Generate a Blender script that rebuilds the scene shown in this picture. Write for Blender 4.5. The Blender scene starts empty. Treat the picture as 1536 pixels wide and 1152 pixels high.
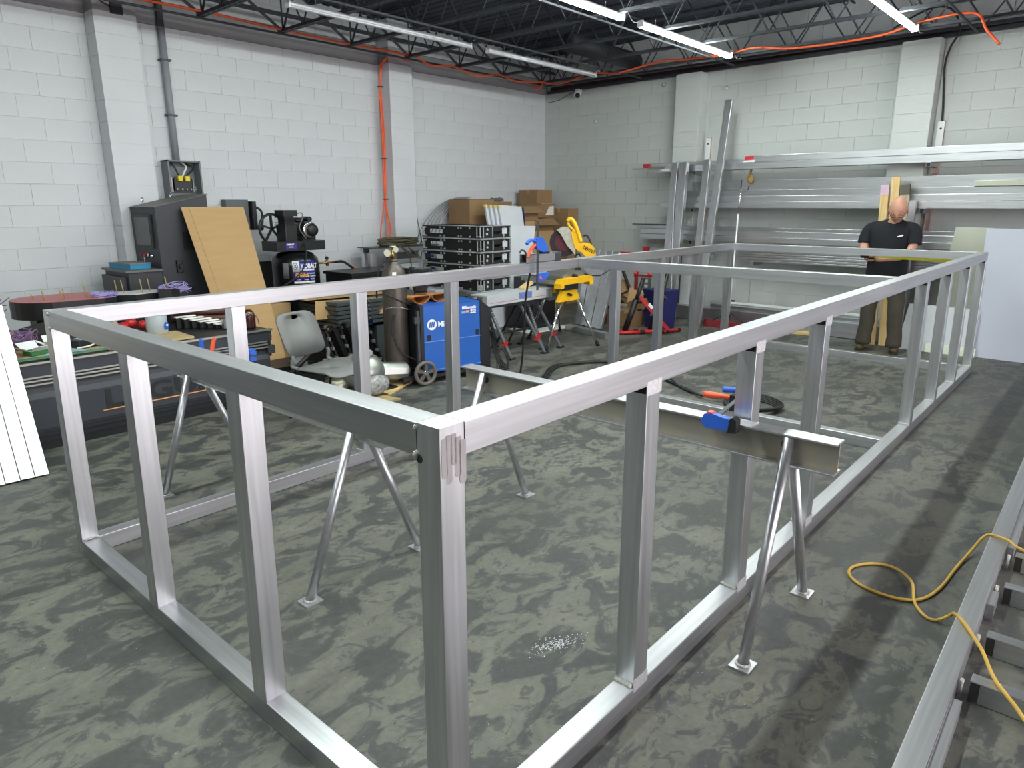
import bpy, bmesh, math, random
from mathutils import Vector, Matrix, Quaternion
random.seed(7)
S = bpy.context.scene
COL = S.collection
R = math.radians

# ------------------------------------------------------------------ camera
cam_data = bpy.data.cameras.new('camera')
cam = bpy.data.objects.new('camera', cam_data)
COL.objects.link(cam)
_yaw, _pitch, _roll = 0.7224, -0.2539, -0.0026
_f = Vector((math.cos(_pitch) * math.cos(_yaw), math.cos(_pitch) * math.sin(_yaw), math.sin(_pitch)))
_r = Vector((math.sin(_yaw), -math.cos(_yaw), 0.0))
_u = _r.cross(_f)
_c, _s = math.cos(_roll), math.sin(_roll)
_r2, _u2 = _c * _r + _s * _u, -_s * _r + _c * _u
_m = Matrix((_r2, _u2, -_f)).transposed().to_4x4()
_m.translation = Vector((-0.9334, -1.0361, 1.6894))
cam.matrix_world = _m
cam_data.sensor_fit = 'HORIZONTAL'
cam_data.sensor_width = 36.0
cam_data.lens = 36.0 * 1039.164 / 1536.0
cam_data.clip_start = 0.05
cam_data.clip_end = 200
S.camera = cam

# ------------------------------------------------------------------ world, exposure
W = bpy.data.worlds.new('daylight')
S.world = W
W.use_nodes = True
W.node_tree.nodes['Background'].inputs[0].default_value = (1.0, 0.955, 0.985, 1)
W.node_tree.nodes['Background'].inputs[1].default_value = 5.8
S.view_settings.view_transform = 'Standard'
S.view_settings.look = 'None'
S.view_settings.gamma = 1.0
S.view_settings.use_curve_mapping = False
S.view_settings.exposure = 0.12
TUBE_STRENGTH = 105.0      # the LED shop lights under the joists

# ------------------------------------------------------------------ materials
MATS = {}
def lin(h):
    def c(v):
        v = v / 255.0
        return v / 12.92 if v <= 0.04045 else ((v + 0.055) / 1.055) ** 2.4
    if isinstance(h, str):
        h = h.lstrip('#'); h = [int(h[i:i + 2], 16) for i in (0, 2, 4)]
    return tuple(c(v) for v in h) + (1.0,)

def mat(name, col, rough=0.6, metal=0.0, var=0.06, scale=8.0, stretch=(1, 1, 1), bump=0.0, bscale=None,
        emit=None, estr=0.0, col2=None, thresh=None, coords='Object', alpha=None, trans=0.0, coat=0.0, rvar=0.0, ior=None):
    """procedural: base colour varied by stretched noise, optional second colour patches, optional bump"""
    if name in MATS: return MATS[name]
    m = bpy.data.materials.new(name); m.use_nodes = True
    nt = m.node_tree; N = nt.nodes; L = nt.links
    b = N['Principled BSDF']
    base = lin(col) if not isinstance(col, tuple) or len(col) == 3 else col
    tc = N.new('ShaderNodeTexCoord'); mp = N.new('ShaderNodeMapping')
    L.new(tc.outputs[coords], mp.inputs[0]); mp.inputs['Scale'].default_value = stretch
    nz = N.new('ShaderNodeTexNoise'); nz.inputs['Scale'].default_value = scale; nz.inputs['Detail'].default_value = 4
    L.new(mp.outputs[0], nz.inputs['Vector'])
    cr = N.new('ShaderNodeValToRGB')
    if col2 is not None:
        c2 = lin(col2)
        lo, hi = thresh or (0.4, 0.6)
        cr.color_ramp.elements[0].position = lo; cr.color_ramp.elements[1].position = hi
        cr.color_ramp.elements[0].color = base; cr.color_ramp.elements[1].color = c2
    else:
        cr.color_ramp.elements[0].position = 0.3; cr.color_ramp.elements[1].position = 0.7
        cr.color_ramp.elements[0].color = tuple(max(0, x * (1 - var)) for x in base[:3]) + (1,)
        cr.color_ramp.elements[1].color = tuple(min(1, x * (1 + var)) for x in base[:3]) + (1,)
    L.new(nz.outputs['Fac'], cr.inputs[0]); L.new(cr.outputs[0], b.inputs['Base Color'])
    b.inputs['Roughness'].default_value = rough; b.inputs['Metallic'].default_value = metal
    if rvar:
        mr = N.new('ShaderNodeMapRange'); mr.inputs['To Min'].default_value = rough - rvar; mr.inputs['To Max'].default_value = rough + rvar
        L.new(nz.outputs['Fac'], mr.inputs[0]); L.new(mr.outputs[0], b.inputs['Roughness'])
    if bump:
        nb = N.new('ShaderNodeTexNoise'); nb.inputs['Scale'].default_value = bscale or scale * 4; nb.inputs['Detail'].default_value = 3
        L.new(mp.outputs[0], nb.inputs['Vector'])
        bp = N.new('ShaderNodeBump'); bp.inputs['Strength'].default_value = bump; bp.inputs['Distance'].default_value = 0.01
        L.new(nb.outputs['Fac'], bp.inputs['Height']); L.new(bp.outputs[0], b.inputs['Normal'])
    if emit is not None:
        b.inputs['Emission Color'].default_value = lin(emit) if not (isinstance(emit, tuple) and len(emit) == 4) else emit
        b.inputs['Emission Strength'].default_value = estr
    if trans: b.inputs['Transmission Weight'].default_value = trans
    if coat: b.inputs['Coat Weight'].default_value = coat
    if ior: b.inputs['IOR'].default_value = ior
    MATS[name] = m
    return m

def brushed(name, col, axis, rough=0.36, var=0.10, metal=1.0):
    st = [26, 26, 26]; st['xyz'.index(axis)] = 0.7
    return mat(name, col, rough=rough, metal=metal, var=var, scale=2.2, stretch=tuple(st), bump=0.003, bscale=5, rvar=0.05)

ALX = brushed('aluminium_along_x', (190, 190, 193), 'x', rough=0.42)
ALY = brushed('aluminium_along_y', (206, 207, 210), 'y')
ALZ = brushed('aluminium_along_z', (206, 207, 210), 'z')
DULLX = brushed('dull_aluminium_x', (190, 192, 192), 'x', rough=0.45)
DULLY = brushed('dull_aluminium_y', (190, 192, 194), 'y', rough=0.33)
GALV = mat('galvanised_pipe', (196, 196, 200), rough=0.38, metal=0.9, var=0.08, scale=30)
STEELBEAM = mat('weathered_beam_web', (150, 146, 136), rough=0.55, metal=0.5, col2=(166, 150, 128), thresh=(0.5, 0.75), scale=9, bump=0.1)
CHROME = mat('chrome', (210, 210, 212), rough=0.18, metal=1.0, var=0.03)
SHEET = mat('mill_finish_sheet', (205, 206, 190), rough=0.3, metal=1.0, var=0.05, scale=2)
WELD = mat('weld_bead', (196, 194, 190), rough=0.45, metal=0.9, var=0.25, scale=160, bump=0.6, bscale=200)
SOOT = mat('weld_soot', (38, 34, 32), rough=0.8, var=0.3, scale=60)
GROUND = mat('ground_flush_metal', (222, 221, 224), rough=0.5, metal=0.9, var=0.12, scale=90, stretch=(1, 3, 1))
BLACK = mat('black_plastic', (22, 22, 24), rough=0.45, var=0.15)
BLACKM = mat('black_painted_metal', (26, 27, 30), rough=0.4, var=0.1)
DARKGREY = mat('dark_grey_metal', (58, 60, 64), rough=0.5, var=0.06)
RUBBER = mat('black_rubber', (20, 20, 21), rough=0.75, var=0.2)
GREYP = mat('grey_plastic', (112, 113, 112), rough=0.5, var=0.04)
CARD = mat('cardboard', (176, 144, 100), rough=0.85, var=0.05, scale=3, bump=0.05, bscale=60, stretch=(1, 1, 6))
CARDD = mat('brown_cardboard', (146, 116, 82), rough=0.85, var=0.07, scale=5)
CARDT = mat('packing_tape', (170, 136, 92), rough=0.35, var=0.05)
PINE = mat('pine_wood', (214, 184, 126), rough=0.7, var=0.14, scale=3, stretch=(14, 14, 1), bump=0.05)
PINEG = mat('grey_stained_pine', (176, 162, 140), rough=0.75, var=0.14, scale=3, stretch=(14, 14, 1))
PINK = mat('pink_marked_wood', (206, 178, 196), rough=0.75, var=0.08)
PLY = mat('plywood', (172, 150, 108), rough=0.75, var=0.14, scale=4, stretch=(2, 9, 1))
WHITE = mat('white_paint', (226, 227, 228), rough=0.55, var=0.03)
WHITEG = mat('white_board', (212, 216, 222), rough=0.4, var=0.02)
BLUE = mat('blue_tool_plastic', (42, 98, 205), rough=0.4, var=0.06)
BLUEW = mat('blue_painted_steel', (34, 92, 176), rough=0.35, var=0.05, scale=3, coat=0.2)
ORANGE = mat('orange_plastic', (236, 92, 52), rough=0.45, var=0.05)
HOSEO = mat('orange_hose_rubber', (232, 92, 44), rough=0.5, var=0.06)
RED = mat('red_paint', (184, 34, 36), rough=0.4, var=0.06)
REDT = mat('red_tape', (198, 38, 58), rough=0.6, var=0.12, scale=40)
DRED = mat('dark_red_bristle', (128, 38, 44), rough=0.85, var=0.3, scale=60)
YEL = mat('yellow_tool_paint', (240, 184, 20), rough=0.42, var=0.05)
YCORD = mat('yellow_hose_rubber', (204, 164, 66), rough=0.5, var=0.12, scale=12)
NAVY = mat('navy_plastic', (26, 30, 88), rough=0.5, var=0.08)
WIREL = mat('lilac_wire', (168, 158, 214), rough=0.5, var=0.1, scale=30)
BAMBOO = mat('bamboo_stick', (176, 146, 84), rough=0.6, var=0.15, scale=30)
REDF = mat('red_acrylic_face', (176, 92, 92), rough=0.4, var=0.04)
CABLE = mat('black_cable', (24, 24, 25), rough=0.55, var=0.1)
BROWN = mat('brown_glaze', (66, 34, 28), rough=0.15, var=0.1, coat=0.6)
SKIN = mat('skin', (198, 148, 124), rough=0.5, var=0.06, scale=25)
SHIRT = mat('black_cotton', (22, 24, 30), rough=0.9, var=0.15, scale=12, bump=0.1)
TROUS = mat('olive_canvas', (68, 64, 54), rough=0.9, var=0.16, scale=10, bump=0.2, bscale=14)
BOOT = mat('tan_boot_leather', (92, 80, 54), rough=0.75, var=0.15, scale=20)
GREEN = mat('green_card', (62, 128, 74), rough=0.6, var=0.05)
TEAL = mat('green_glass_edge', (60, 122, 104), rough=0.25, var=0.05)
LEATHER = mat('tan_leather', (176, 120, 64), rough=0.8, var=0.12, scale=20)
CYL = mat('brown_grey_steel_bottle', (92, 84, 78), rough=0.38, metal=0.5, var=0.12, scale=3, stretch=(6, 6, 1))
BRASS = mat('brass', (186, 150, 82), rough=0.3, metal=1.0, var=0.08)
PAPER = mat('white_paper', (228, 226, 220), rough=0.8, var=0.03)
SILVER = mat('cast_silver_metal', (176, 178, 172), rough=0.38, metal=0.85, var=0.06)
SHADEM = mat('helmet_smoke_shell', (44, 46, 48), rough=0.3, var=0.1)
BRISTLE = mat('straw_bristle', (150, 124, 70), rough=0.9, var=0.3, scale=70)
PRIMER = mat('pinkish_strut_metal', (206, 178, 170), rough=0.5, metal=0.4, var=0.1)
COPPER = PRIMER
JOIST = mat('joist_black_paint', (48, 51, 58), rough=0.6, var=0.15, scale=10)
DECK = mat('deck_black_paint', (40, 43, 55), rough=0.7, var=0.1)
LGREY = mat('light_grey_conduit', (136, 139, 146), rough=0.5, var=0.05)
INK = mat('black_ink', (20, 20, 22), rough=0.6, var=0.05)
WINK = mat('white_ink', (235, 236, 238), rough=0.6, var=0.02)
YINK = mat('yellow_ink', (238, 178, 40), rough=0.6, var=0.02)
BINK = mat('blue_violet_ink', (44, 42, 132), rough=0.5, var=0.04)
OINK = mat('orange_stripe', (232, 160, 96), rough=0.5, var=0.02)
HAIR = mat('grey_stubble', (150, 132, 120), rough=0.9, var=0.2, scale=60)

def wall_paint(name, c1, c2, bump=0.25):
    return mat(name, c1, rough=0.62, col2=c2, thresh=(0.3, 0.75), scale=1.3, bump=bump, bscale=55)
PAINT = wall_paint('block_wall_paint', (199, 200, 204), (208, 210, 213))
PAINTB = wall_paint('mortar_joint_paint', (190, 192, 195), (198, 200, 203))
PAINTBK = wall_paint('back_wall_paint', (188, 192, 189), (196, 200, 197))
BAND = wall_paint('grey_bond_beam_paint', (142, 138, 142), (152, 149, 152), bump=0.1)
UPPER = wall_paint('upper_wall_grey', (178, 179, 181), (188, 189, 191))

def floor_material():
    m = bpy.data.materials.new('stained_concrete'); m.use_nodes = True
    nt = m.node_tree; N = nt.nodes; L = nt.links; b = N['Principled BSDF']
    tc = N.new('ShaderNodeTexCoord')
    def noise(scale, detail, rough, dist=0.0, st=(1, 1, 1), rot=0.0):
        mp = N.new('ShaderNodeMapping'); mp.inputs['Scale'].default_value = st; mp.inputs['Rotation'].default_value = (0, 0, rot)
        L.new(tc.outputs['Object'], mp.inputs[0])
        n = N.new('ShaderNodeTexNoise'); n.inputs['Scale'].default_value = scale; n.inputs['Detail'].default_value = detail
        n.inputs['Roughness'].default_value = rough; n.inputs['Distortion'].default_value = dist
        L.new(mp.outputs[0], n.inputs['Vector']); return n.outputs['Fac']
    def ramp(fac, *els):
        r = N.new('ShaderNodeValToRGB'); e = r.color_ramp.elements
        while len(e) < len(els): e.new(0.5)
        for i, (p, c) in enumerate(els): e[i].position = p; e[i].color = c
        L.new(fac, r.inputs[0]); return r.outputs[0]
    def mix(f, a, c, mode='MIX'):
        x = N.new('ShaderNodeMix'); x.data_type = 'RGBA'; x.blend_type = mode
        if isinstance(f, float): x.inputs[0].default_value = f
        else: L.new(f, x.inputs[0])
        for s, v in ((6, a), (7, c)):
            if isinstance(v, tuple): x.inputs[s].default_value = v
            else: L.new(v, x.inputs[s])
        return x.outputs[2]
    k = lambda *v: lin(v)
    g = lambda v: (v, v, v, 1)
    blot = noise(4.2, 8, 0.6, 0.9, st=(1.0, 1.45, 1), rot=0.35)
    base = ramp(blot, (0.42, k(62, 63, 62)), (0.475, k(74, 75, 73)), (0.50, k(100, 100, 91)), (0.72, k(118, 116, 104)))
    blot2 = noise(7.5, 6, 0.6, 1.4, st=(1.0, 1.6, 1), rot=0.5)
    base = mix(ramp(blot2, (0.56, g(0.0)), (0.60, g(0.75))), base, k(68, 69, 68))
    big = noise(0.55, 4, 0.5, 0.4)
    base = mix(ramp(big, (0.38, g(0.0)), (0.66, g(0.6))), base, k(74, 74, 70))
    fine = noise(30, 8, 0.75)
    base = mix(0.6, base, ramp(fine, (0.3, g(0.34)), (0.7, g(0.66))), 'OVERLAY')
    # pale grinding dust and small chips
    vo = N.new('ShaderNodeTexVoronoi'); vo.inputs['Scale'].default_value = 38; L.new(tc.outputs['Object'], vo.inputs['Vector'])
    dust = ramp(vo.outputs['Distance'], (0.045, g(1)), (0.09, g(0)))
    dpatch = ramp(noise(2.2, 6, 0.8, 0.5), (0.45, g(0)), (0.60, g(0.9)))
    mul = N.new('ShaderNodeMath'); mul.operation = 'MULTIPLY'; L.new(dust, mul.inputs[0]); L.new(dpatch, mul.inputs[1])
    base = mix(mul.outputs[0], base, k(176, 176, 170))
    L.new(base, b.inputs['Base Color'])
    rr = N.new('ShaderNodeMapRange'); rr.inputs['To Min'].default_value = 0.45; rr.inputs['To Max'].default_value = 0.7
    L.new(blot, rr.inputs[0]); L.new(rr.outputs[0], b.inputs['Roughness'])
    bp = N.new('ShaderNodeBump'); bp.inputs['Strength'].default_value = 0.12; bp.inputs['Distance'].default_value = 0.01
    L.new(fine, bp.inputs['Height']); L.new(bp.outputs[0], b.inputs['Normal'])
    return m
FLOOR = floor_material()
# ------------------------------------------------------------------ mesh builder
class MB:
    def __init__(s): s.v = []; s.f = []; s.sm = []
    def add(s, vs, fs, smooth=False):
        o = len(s.v); s.v += [tuple(v) for v in vs]; s.f += [tuple(i + o for i in f) for f in fs]; s.sm += [smooth] * len(fs)
        return s
    def hexa(s, b, t):
        """b, t: four bottom and four top corners (same order)"""
        return s.add(list(b) + list(t), [(3, 2, 1, 0), (4, 5, 6, 7), (0, 1, 5, 4), (1, 2, 6, 5), (2, 3, 7, 6), (3, 0, 4, 7)])
    def box(s, x0, x1, y0, y1, z0, z1, ch=0.0):
        if ch <= 0:
            return s.hexa([(x0, y0, z0), (x1, y0, z0), (x1, y1, z0), (x0, y1, z0)], [(x0, y0, z1), (x1, y0, z1), (x1, y1, z1), (x0, y1, z1)])
        return s.beam(((x0 + x1) / 2, (y0 + y1) / 2, z0), ((x0 + x1) / 2, (y0 + y1) / 2, z1), x1 - x0, y1 - y0, up=(0, 1, 0), ch=ch)
    def beam(s, p0, p1, w, h, up=(0, 0, 1), ch=0.0):
        """bar from p0 to p1; w across, h along up"""
        p0, p1 = Vector(p0), Vector(p1); d = (p1 - p0).normalized(); up = Vector(up)
        side = d.cross(up)
        if side.length < 1e-5: side = d.cross(Vector((1, 0, 0)))
        side.normalize(); u = side.cross(d).normalized()
        if ch <= 0:
            q = [(-w / 2, -h / 2), (w / 2, -h / 2), (w / 2, h / 2), (-w / 2, h / 2)]
        else:
            q = []
            for cx, cy, a0 in ((1, -1, -90), (1, 1, 0), (-1, 1, 90), (-1, -1, 180)):
                for a in (0, 45, 90):
                    t = R(a0 + a); q.append((cx * (w / 2 - ch) + ch * math.cos(t), cy * (h / 2 - ch) + ch * math.sin(t)))
        n = len(q)
        vs = [p + side * a + u * b for p in (p0, p1) for a, b in q]
        fs = [tuple(range(n)), tuple(range(2 * n - 1, n - 1, -1))] + [((i + 1) % n, i, n + i, n + (i + 1) % n) for i in range(n)]
        return s.add(vs, fs)
    def tube(s, pts, r, n=8, smooth=True, closed=False, caps=True):
        pts = [Vector(p) for p in pts]
        rr = r if isinstance(r, (list, tuple)) else [r] * len(pts)
        m = len(pts); ref = None; vs = []
        for i, p in enumerate(pts):
            if closed: d = pts[(i + 1) % m] - pts[i - 1]
            else: d = pts[min(i + 1, m - 1)] - pts[max(i - 1, 0)]
            d.normalize()
            if ref is None:
                ref = Vector((0, 0, 1)) if abs(d.z) < 0.9 else Vector((1, 0, 0))
            a = ref - d * ref.dot(d)
            if a.length < 1e-4: a = Vector((0, 1, 0)) - d * d.y
            a.normalize(); ref = a; b = d.cross(a)
            for k in range(n):
                t = 2 * math.pi * k / n
                vs.append(p + (a * math.cos(t) + b * math.sin(t)) * rr[i])
        fs = []
        for i in range(m if closed else m - 1):
            j = (i + 1) % m
            for k in range(n):
                k2 = (k + 1) % n
                fs.append((i * n + k, i * n + k2, j * n + k2, j * n + k))
        s.add(vs, fs, smooth)
        if not closed and caps:
            o = len(s.v) - m * n
            s.f += [tuple(o + k for k in range(n - 1, -1, -1)), tuple(o + (m - 1) * n + k for k in range(n))]; s.sm += [False, False]
        return s
    def lathe(s, base, axis, prof, n=20, smooth=True):
        """prof: list of (distance along axis, radius)"""
        base = Vector(base); d = Vector(axis).normalized()
        a = d.orthogonal().normalized(); b = d.cross(a); vs = []
        for h, r in prof:
            for k in range(n):
                t = 2 * math.pi * k / n
                vs.append(base + d * h + (a * math.cos(t) + b * math.sin(t)) * max(r, 1e-4))
        fs = [(i * n + k, i * n + (k + 1) % n, (i + 1) * n + (k + 1) % n, (i + 1) * n + k) for i in range(len(prof) - 1) for k in range(n)]
        s.add(vs, fs, smooth)
        o = len(s.v) - len(prof) * n
        s.f += [tuple(o + k for k in range(n - 1, -1, -1)), tuple(o + (len(prof) - 1) * n + k for k in range(n))]; s.sm += [False, False]
        return s
    def prism(s, poly, o, ax, ay, dep, smooth=False):
        """polygon (2D) in the plane o + x*ax + y*ay, extruded by vector dep"""
        o, ax, ay, dep = Vector(o), Vector(ax), Vector(ay), Vector(dep); n = len(poly)
        vs = [o + ax * x + ay * y for x, y in poly] + [o + ax * x + ay * y + dep for x, y in poly]
        s.add(vs, [tuple(range(n - 1, -1, -1)), tuple(range(n, 2 * n))])
        s.f += [tuple(len(s.v) - 2 * n + q for q in (i, (i + 1) % n, n + (i + 1) % n, n + i)) for i in range(n)]; s.sm += [smooth] * n
        return s
    def plate(s, q, t):
        """four corners of one face, thickness t along its normal"""
        q = [Vector(p) for p in q]; nrm = (q[1] - q[0]).cross(q[3] - q[0]).normalized() * t
        return s.hexa(q, [p + nrm for p in q])
    def ball(s, c, r, nu=12, nv=8):
        rx, ry, rz = r if isinstance(r, (tuple, list)) else (r, r, r); c = Vector(c)
        vs = [c + Vector((0, 0, -rz))]
        for j in range(1, nv):
            ph = -math.pi / 2 + math.pi * j / nv
            for i in range(nu):
                t = 2 * math.pi * i / nu
                vs.append(c + Vector((rx * math.cos(ph) * math.cos(t), ry * math.cos(ph) * math.sin(t), rz * math.sin(ph))))
        vs.append(c + Vector((0, 0, rz))); fs = []
        for i in range(nu):
            i2 = (i + 1) % nu
            fs.append((0, 1 + i2, 1 + i)); fs.append((len(vs) - 1, 1 + (nv - 2) * nu + i, 1 + (nv - 2) * nu + i2))
            for j in range(nv - 2):
                fs.append((1 + j * nu + i, 1 + j * nu + i2, 1 + (j + 1) * nu + i2, 1 + (j + 1) * nu + i))
        return s.add(vs, fs, True)
    def shift(s, fn): s.v = [tuple(fn(Vector(v))) for v in s.v]; return s
    def mesh(s, name, m):
        me = bpy.data.meshes.new(name); me.from_pydata(s.v, [], s.f)
        me.polygons.foreach_set('use_smooth', s.sm)
        bm = bmesh.new(); bm.from_mesh(me); bmesh.ops.recalc_face_normals(bm, faces=bm.faces); bm.to_mesh(me); bm.free()
        if m: me.materials.append(m)
        me.update(); return me

def obj(name, mb, m, parent=None, loc=None):
    me = mb.mesh(name, m) if isinstance(mb, MB) else mb
    o = bpy.data.objects.new(name, me); COL.objects.link(o)
    if parent is not None: o.parent = parent
    if loc is not None: o.location = loc
    return o

def tag(o, label, cat, group=None):
    o['label'] = label; o['category'] = cat
    if group: o['group'] = group
    return o
def thing(name, label, cat, group=None, loc=(0, 0, 0), rz=0.0, rot=None):
    o = bpy.data.objects.new(name, None); COL.objects.link(o); o.location = loc
    o.empty_display_size = 0.1
    o.rotation_euler = rot if rot else (0, 0, rz)
    return tag(o, label, cat, group)
def solo(name, mb, m, label, cat, group=None, loc=None):
    return tag(obj(name, mb, m, None, loc), label, cat, group)
def struct(name, mb, m, parent=None, kind='structure'):
    o = obj(name, mb, m, parent)
    if parent is None: o['kind'] = kind
    return o
def part_label(o, label): o['label'] = label; return o
def copy_tree(o, parent=None):
    c = o.copy(); COL.objects.link(c)
    if parent is not None: c.parent = parent
    for ch in list(o.children): copy_tree(ch, c)
    return c
def text(name, s, size, m, parent, o, ax, ay, depth=0.0015, align='LEFT', bold=0.0, sx=1.0, shear=0.0):
    """real lettering on a surface: origin o, reading direction ax, up ay"""
    cu = bpy.data.curves.new(name, 'FONT'); cu.body = s; cu.size = size; cu.extrude = depth; cu.align_x = align; cu.offset = bold; cu.shear = shear
    cu.resolution_u = 3
    tmp = bpy.data.objects.new('tmp_text', cu); COL.objects.link(tmp)
    dg = bpy.context.evaluated_depsgraph_get(); me = bpy.data.meshes.new_from_object(tmp.evaluated_get(dg))
    bpy.data.objects.remove(tmp)
    ax, ay = Vector(ax).normalized(), Vector(ay).normalized(); az = ax.cross(ay)
    M = Matrix((ax * sx, ay, az)).transposed().to_4x4(); M.translation = Vector(o)
    me.transform(M); me.materials.clear(); me.materials.append(m)
    ob = bpy.data.objects.new(name, me); COL.objects.link(ob)
    if parent is not None: ob.parent = parent
    return ob
def curve_pts(P, n=6):
    """Catmull-Rom through P"""
    P = [Vector(p) for p in P]; out = []
    for i in range(len(P) - 1):
        a, b, c, d = P[max(i - 1, 0)], P[i], P[i + 1], P[min(i + 2, len(P) - 1)]
        for k in range(n):
            t = k / n
            out.append(0.5 * ((2 * b) + (c - a) * t + (2 * a - 5 * b + 4 * c - d) * t * t + (3 * b - a - 3 * c + d) * t ** 3))
    out.append(P[-1]); return out

# ------------------------------------------------------------------ room shell
XF, YR, ZT = -6.0, -4.6, 4.12           # front wall, right wall, roof deck
struct('floor', MB().add([(XF, YR, 0), (9.4, YR, 0), (9.4, 7.3, 0), (XF, 7.3, 0)], [(0, 1, 2, 3)]), FLOOR)
yard = mat('yard_concrete', (196, 190, 188), rough=0.8, var=0.05, scale=2)
struct('yard_ground', MB().add([(XF - 8, YR - 14, -0.02), (14, YR - 14, -0.02), (14, YR - 0.2, -0.02), (XF - 8, YR - 0.2, -0.02)], [(0, 1, 2, 3)]), yard)  # unseen pale yard outside the daylight opening in the right wall

def masonry(wall, L0, L1, ztop, holes, limit_z, pieces=300, vis=None, PAINT=PAINT):
    """running-bond blocks in the wall's own frame: x along, z up, faces at y=0 looking to -y"""
    joint, rec, dep = 0.0045, 0.003, 0.008
    def blk(w, h):
        b = MB(); e = 0.0022; f = 0.0010
        a0, a1, c0, c1 = -w / 2, w / 2, -h / 2, h / 2
        b.add([(a0, dep, c0), (a1, dep, c0), (a1, dep, c1), (a0, dep, c1), (a0, e, c0), (a1, e, c0), (a1, e, c1), (a0, e, c1),
               (a0 + f, 0, c0 + e), (a1 - f, 0, c0 + e), (a1 - f, 0, c1 - e), (a0 + f, 0, c1 - e)],
              [(8, 9, 10, 11), (4, 5, 9, 8), (5, 6, 10, 9), (6, 7, 11, 10), (7, 4, 8, 11), (0, 1, 5, 4), (1, 2, 6, 5), (2, 3, 7, 6), (3, 0, 4, 7)])
        return b
    cache = {}; cells = []
    k = 0
    z = ztop
    while z > 0.0:
        z0 = max(z - 0.2032, 0.0); off = 0.2032 if k % 2 else 0.0
        x = math.floor(L0 / 0.4064) * 0.4064 - off
        while x < L1:
            xa, xb = max(x, L0), min(x + 0.4064, L1); x += 0.4064
            segs = [(xa, xb)]
            for h0, h1 in holes:
                ns = []
                for a, b in segs:
                    if b <= h0 or a >= h1: ns.append((a, b)); continue
                    if a < h0: ns.append((a, h0))
                    if b > h1: ns.append((h1, b))
                segs = ns
            for a, b in segs:
                if b - a > 0.03 and z - z0 > 0.03: cells.append((a, b, z0, z))
        z = z0; k += 1
    cells.sort(key=lambda c: (not vis(c), -c[3] if limit_z else 0)) if vis else None
    rest = MB()
    for i, (a, b, z0, z1) in enumerate(cells):
        w, h = round(b - a - 0.0026, 4), round(z1 - z0 - joint, 4)
        cx, cz = (a + b) / 2, (z0 + z1) / 2; dy = random.uniform(-0.0012, 0.0012)
        if i < pieces and (vis is None or vis((a, b, z0, z1))):
            if (w, h) not in cache: cache[(w, h)] = blk(w, h).mesh('block', PAINT)
            o = obj('block', cache[(w, h)], None, wall, (cx, dy, cz))
        else:
            b2 = blk(w, h); rest.add([(v[0] + cx, v[1] + dy, v[2] + cz) for v in b2.v], b2.f)
    if rest.v:
        o = obj('block', rest, PAINT, wall); o['kind'] = 'stuff'

AL_, AB_ = -0.005, R(87.542)
# left wall: local x = world x (nearly), inward normal -y
wl = obj('wall_left', MB().box(XF, 9.16, 0.005, 0.2, -0.02, 3.516).box(XF, 9.16, 0.03, 0.2, 3.516, ZT), PAINTB); wl['kind'] = 'structure'
wl.location = (0, 7.066, 0); wl.rotation_euler = (0, 0, AL_)
masonry(wl, XF, 9.12, 3.516, [(1.91, 2.31), (5.49, 5.89)], True, 300, vis=lambda c: c[1] > 0.4 and c[3] > 0.85)
obj('bond_beam', MB().add([(XF, -0.012, 3.52), (XF, -0.02, 3.60), (XF, 0.0, 3.64), (XF, 0.0, 3.74), (XF, 0.03, 3.76), (XF, 0.03, 3.50),
                           (9.12, -0.012, 3.52), (9.12, -0.02, 3.60), (9.12, 0.0, 3.64), (9.12, 0.0, 3.74), (9.12, 0.03, 3.76), (9.12, 0.03, 3.50)],
                          [(0, 1, 2, 3, 4, 5), (6, 7, 8, 9, 10, 11)] + [(i, (i + 1) % 6, 6 + (i + 1) % 6, 6 + i) for i in range(6)]), BAND, wl)
ub = MB()
for j, z in enumerate((3.765, 3.968)):
    x = XF - (0.2 if j else 0)
    while x < 9.1:
        ub.box(max(x, XF) + 0.004, min(x + 0.4064, 9.12) - 0.004, 0.022, 0.05, z, min(z + 0.196, ZT)); x += 0.4064
o = obj('upper_block', ub, PAINT, wl); o['kind'] = 'stuff'
def pilaster(wall, x0, x1, dep, ztop, bandz=None, phase=0, PAINT=PAINT):
    p = obj('pilaster', MB().box(x0 + 0.006, x1 - 0.006, -dep + 0.006, 0.03, 0, ztop), PAINTB, wall)
    z = 3.516; k = phase
    zs = [(z + 0.2032 * i, z + 0.2032 * (i + 1)) for i in range(2, -1, -1)] if ztop > 3.6 else []
    while z > 0.03: zs.append((max(z - 0.2032, 0), z)); z -= 0.2032
    for za, zb in zs:
        zb = min(zb, ztop)
        if zb - za < 0.03: continue
        ma = BAND if (bandz and bandz[0] - 0.01 < za < bandz[1]) else PAINT
        obj('block', MB().box(x0, x1, -dep, 0.0, za + 0.003, zb - 0.003, ch=0.004), ma, p)
    return p
pilaster(wl, 1.91, 2.31, 0.237, 4.06, (3.5, 3.7)); pilaster(wl, 5.49, 5.89, 0.24, 4.06, (3.5, 3.7))
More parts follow.
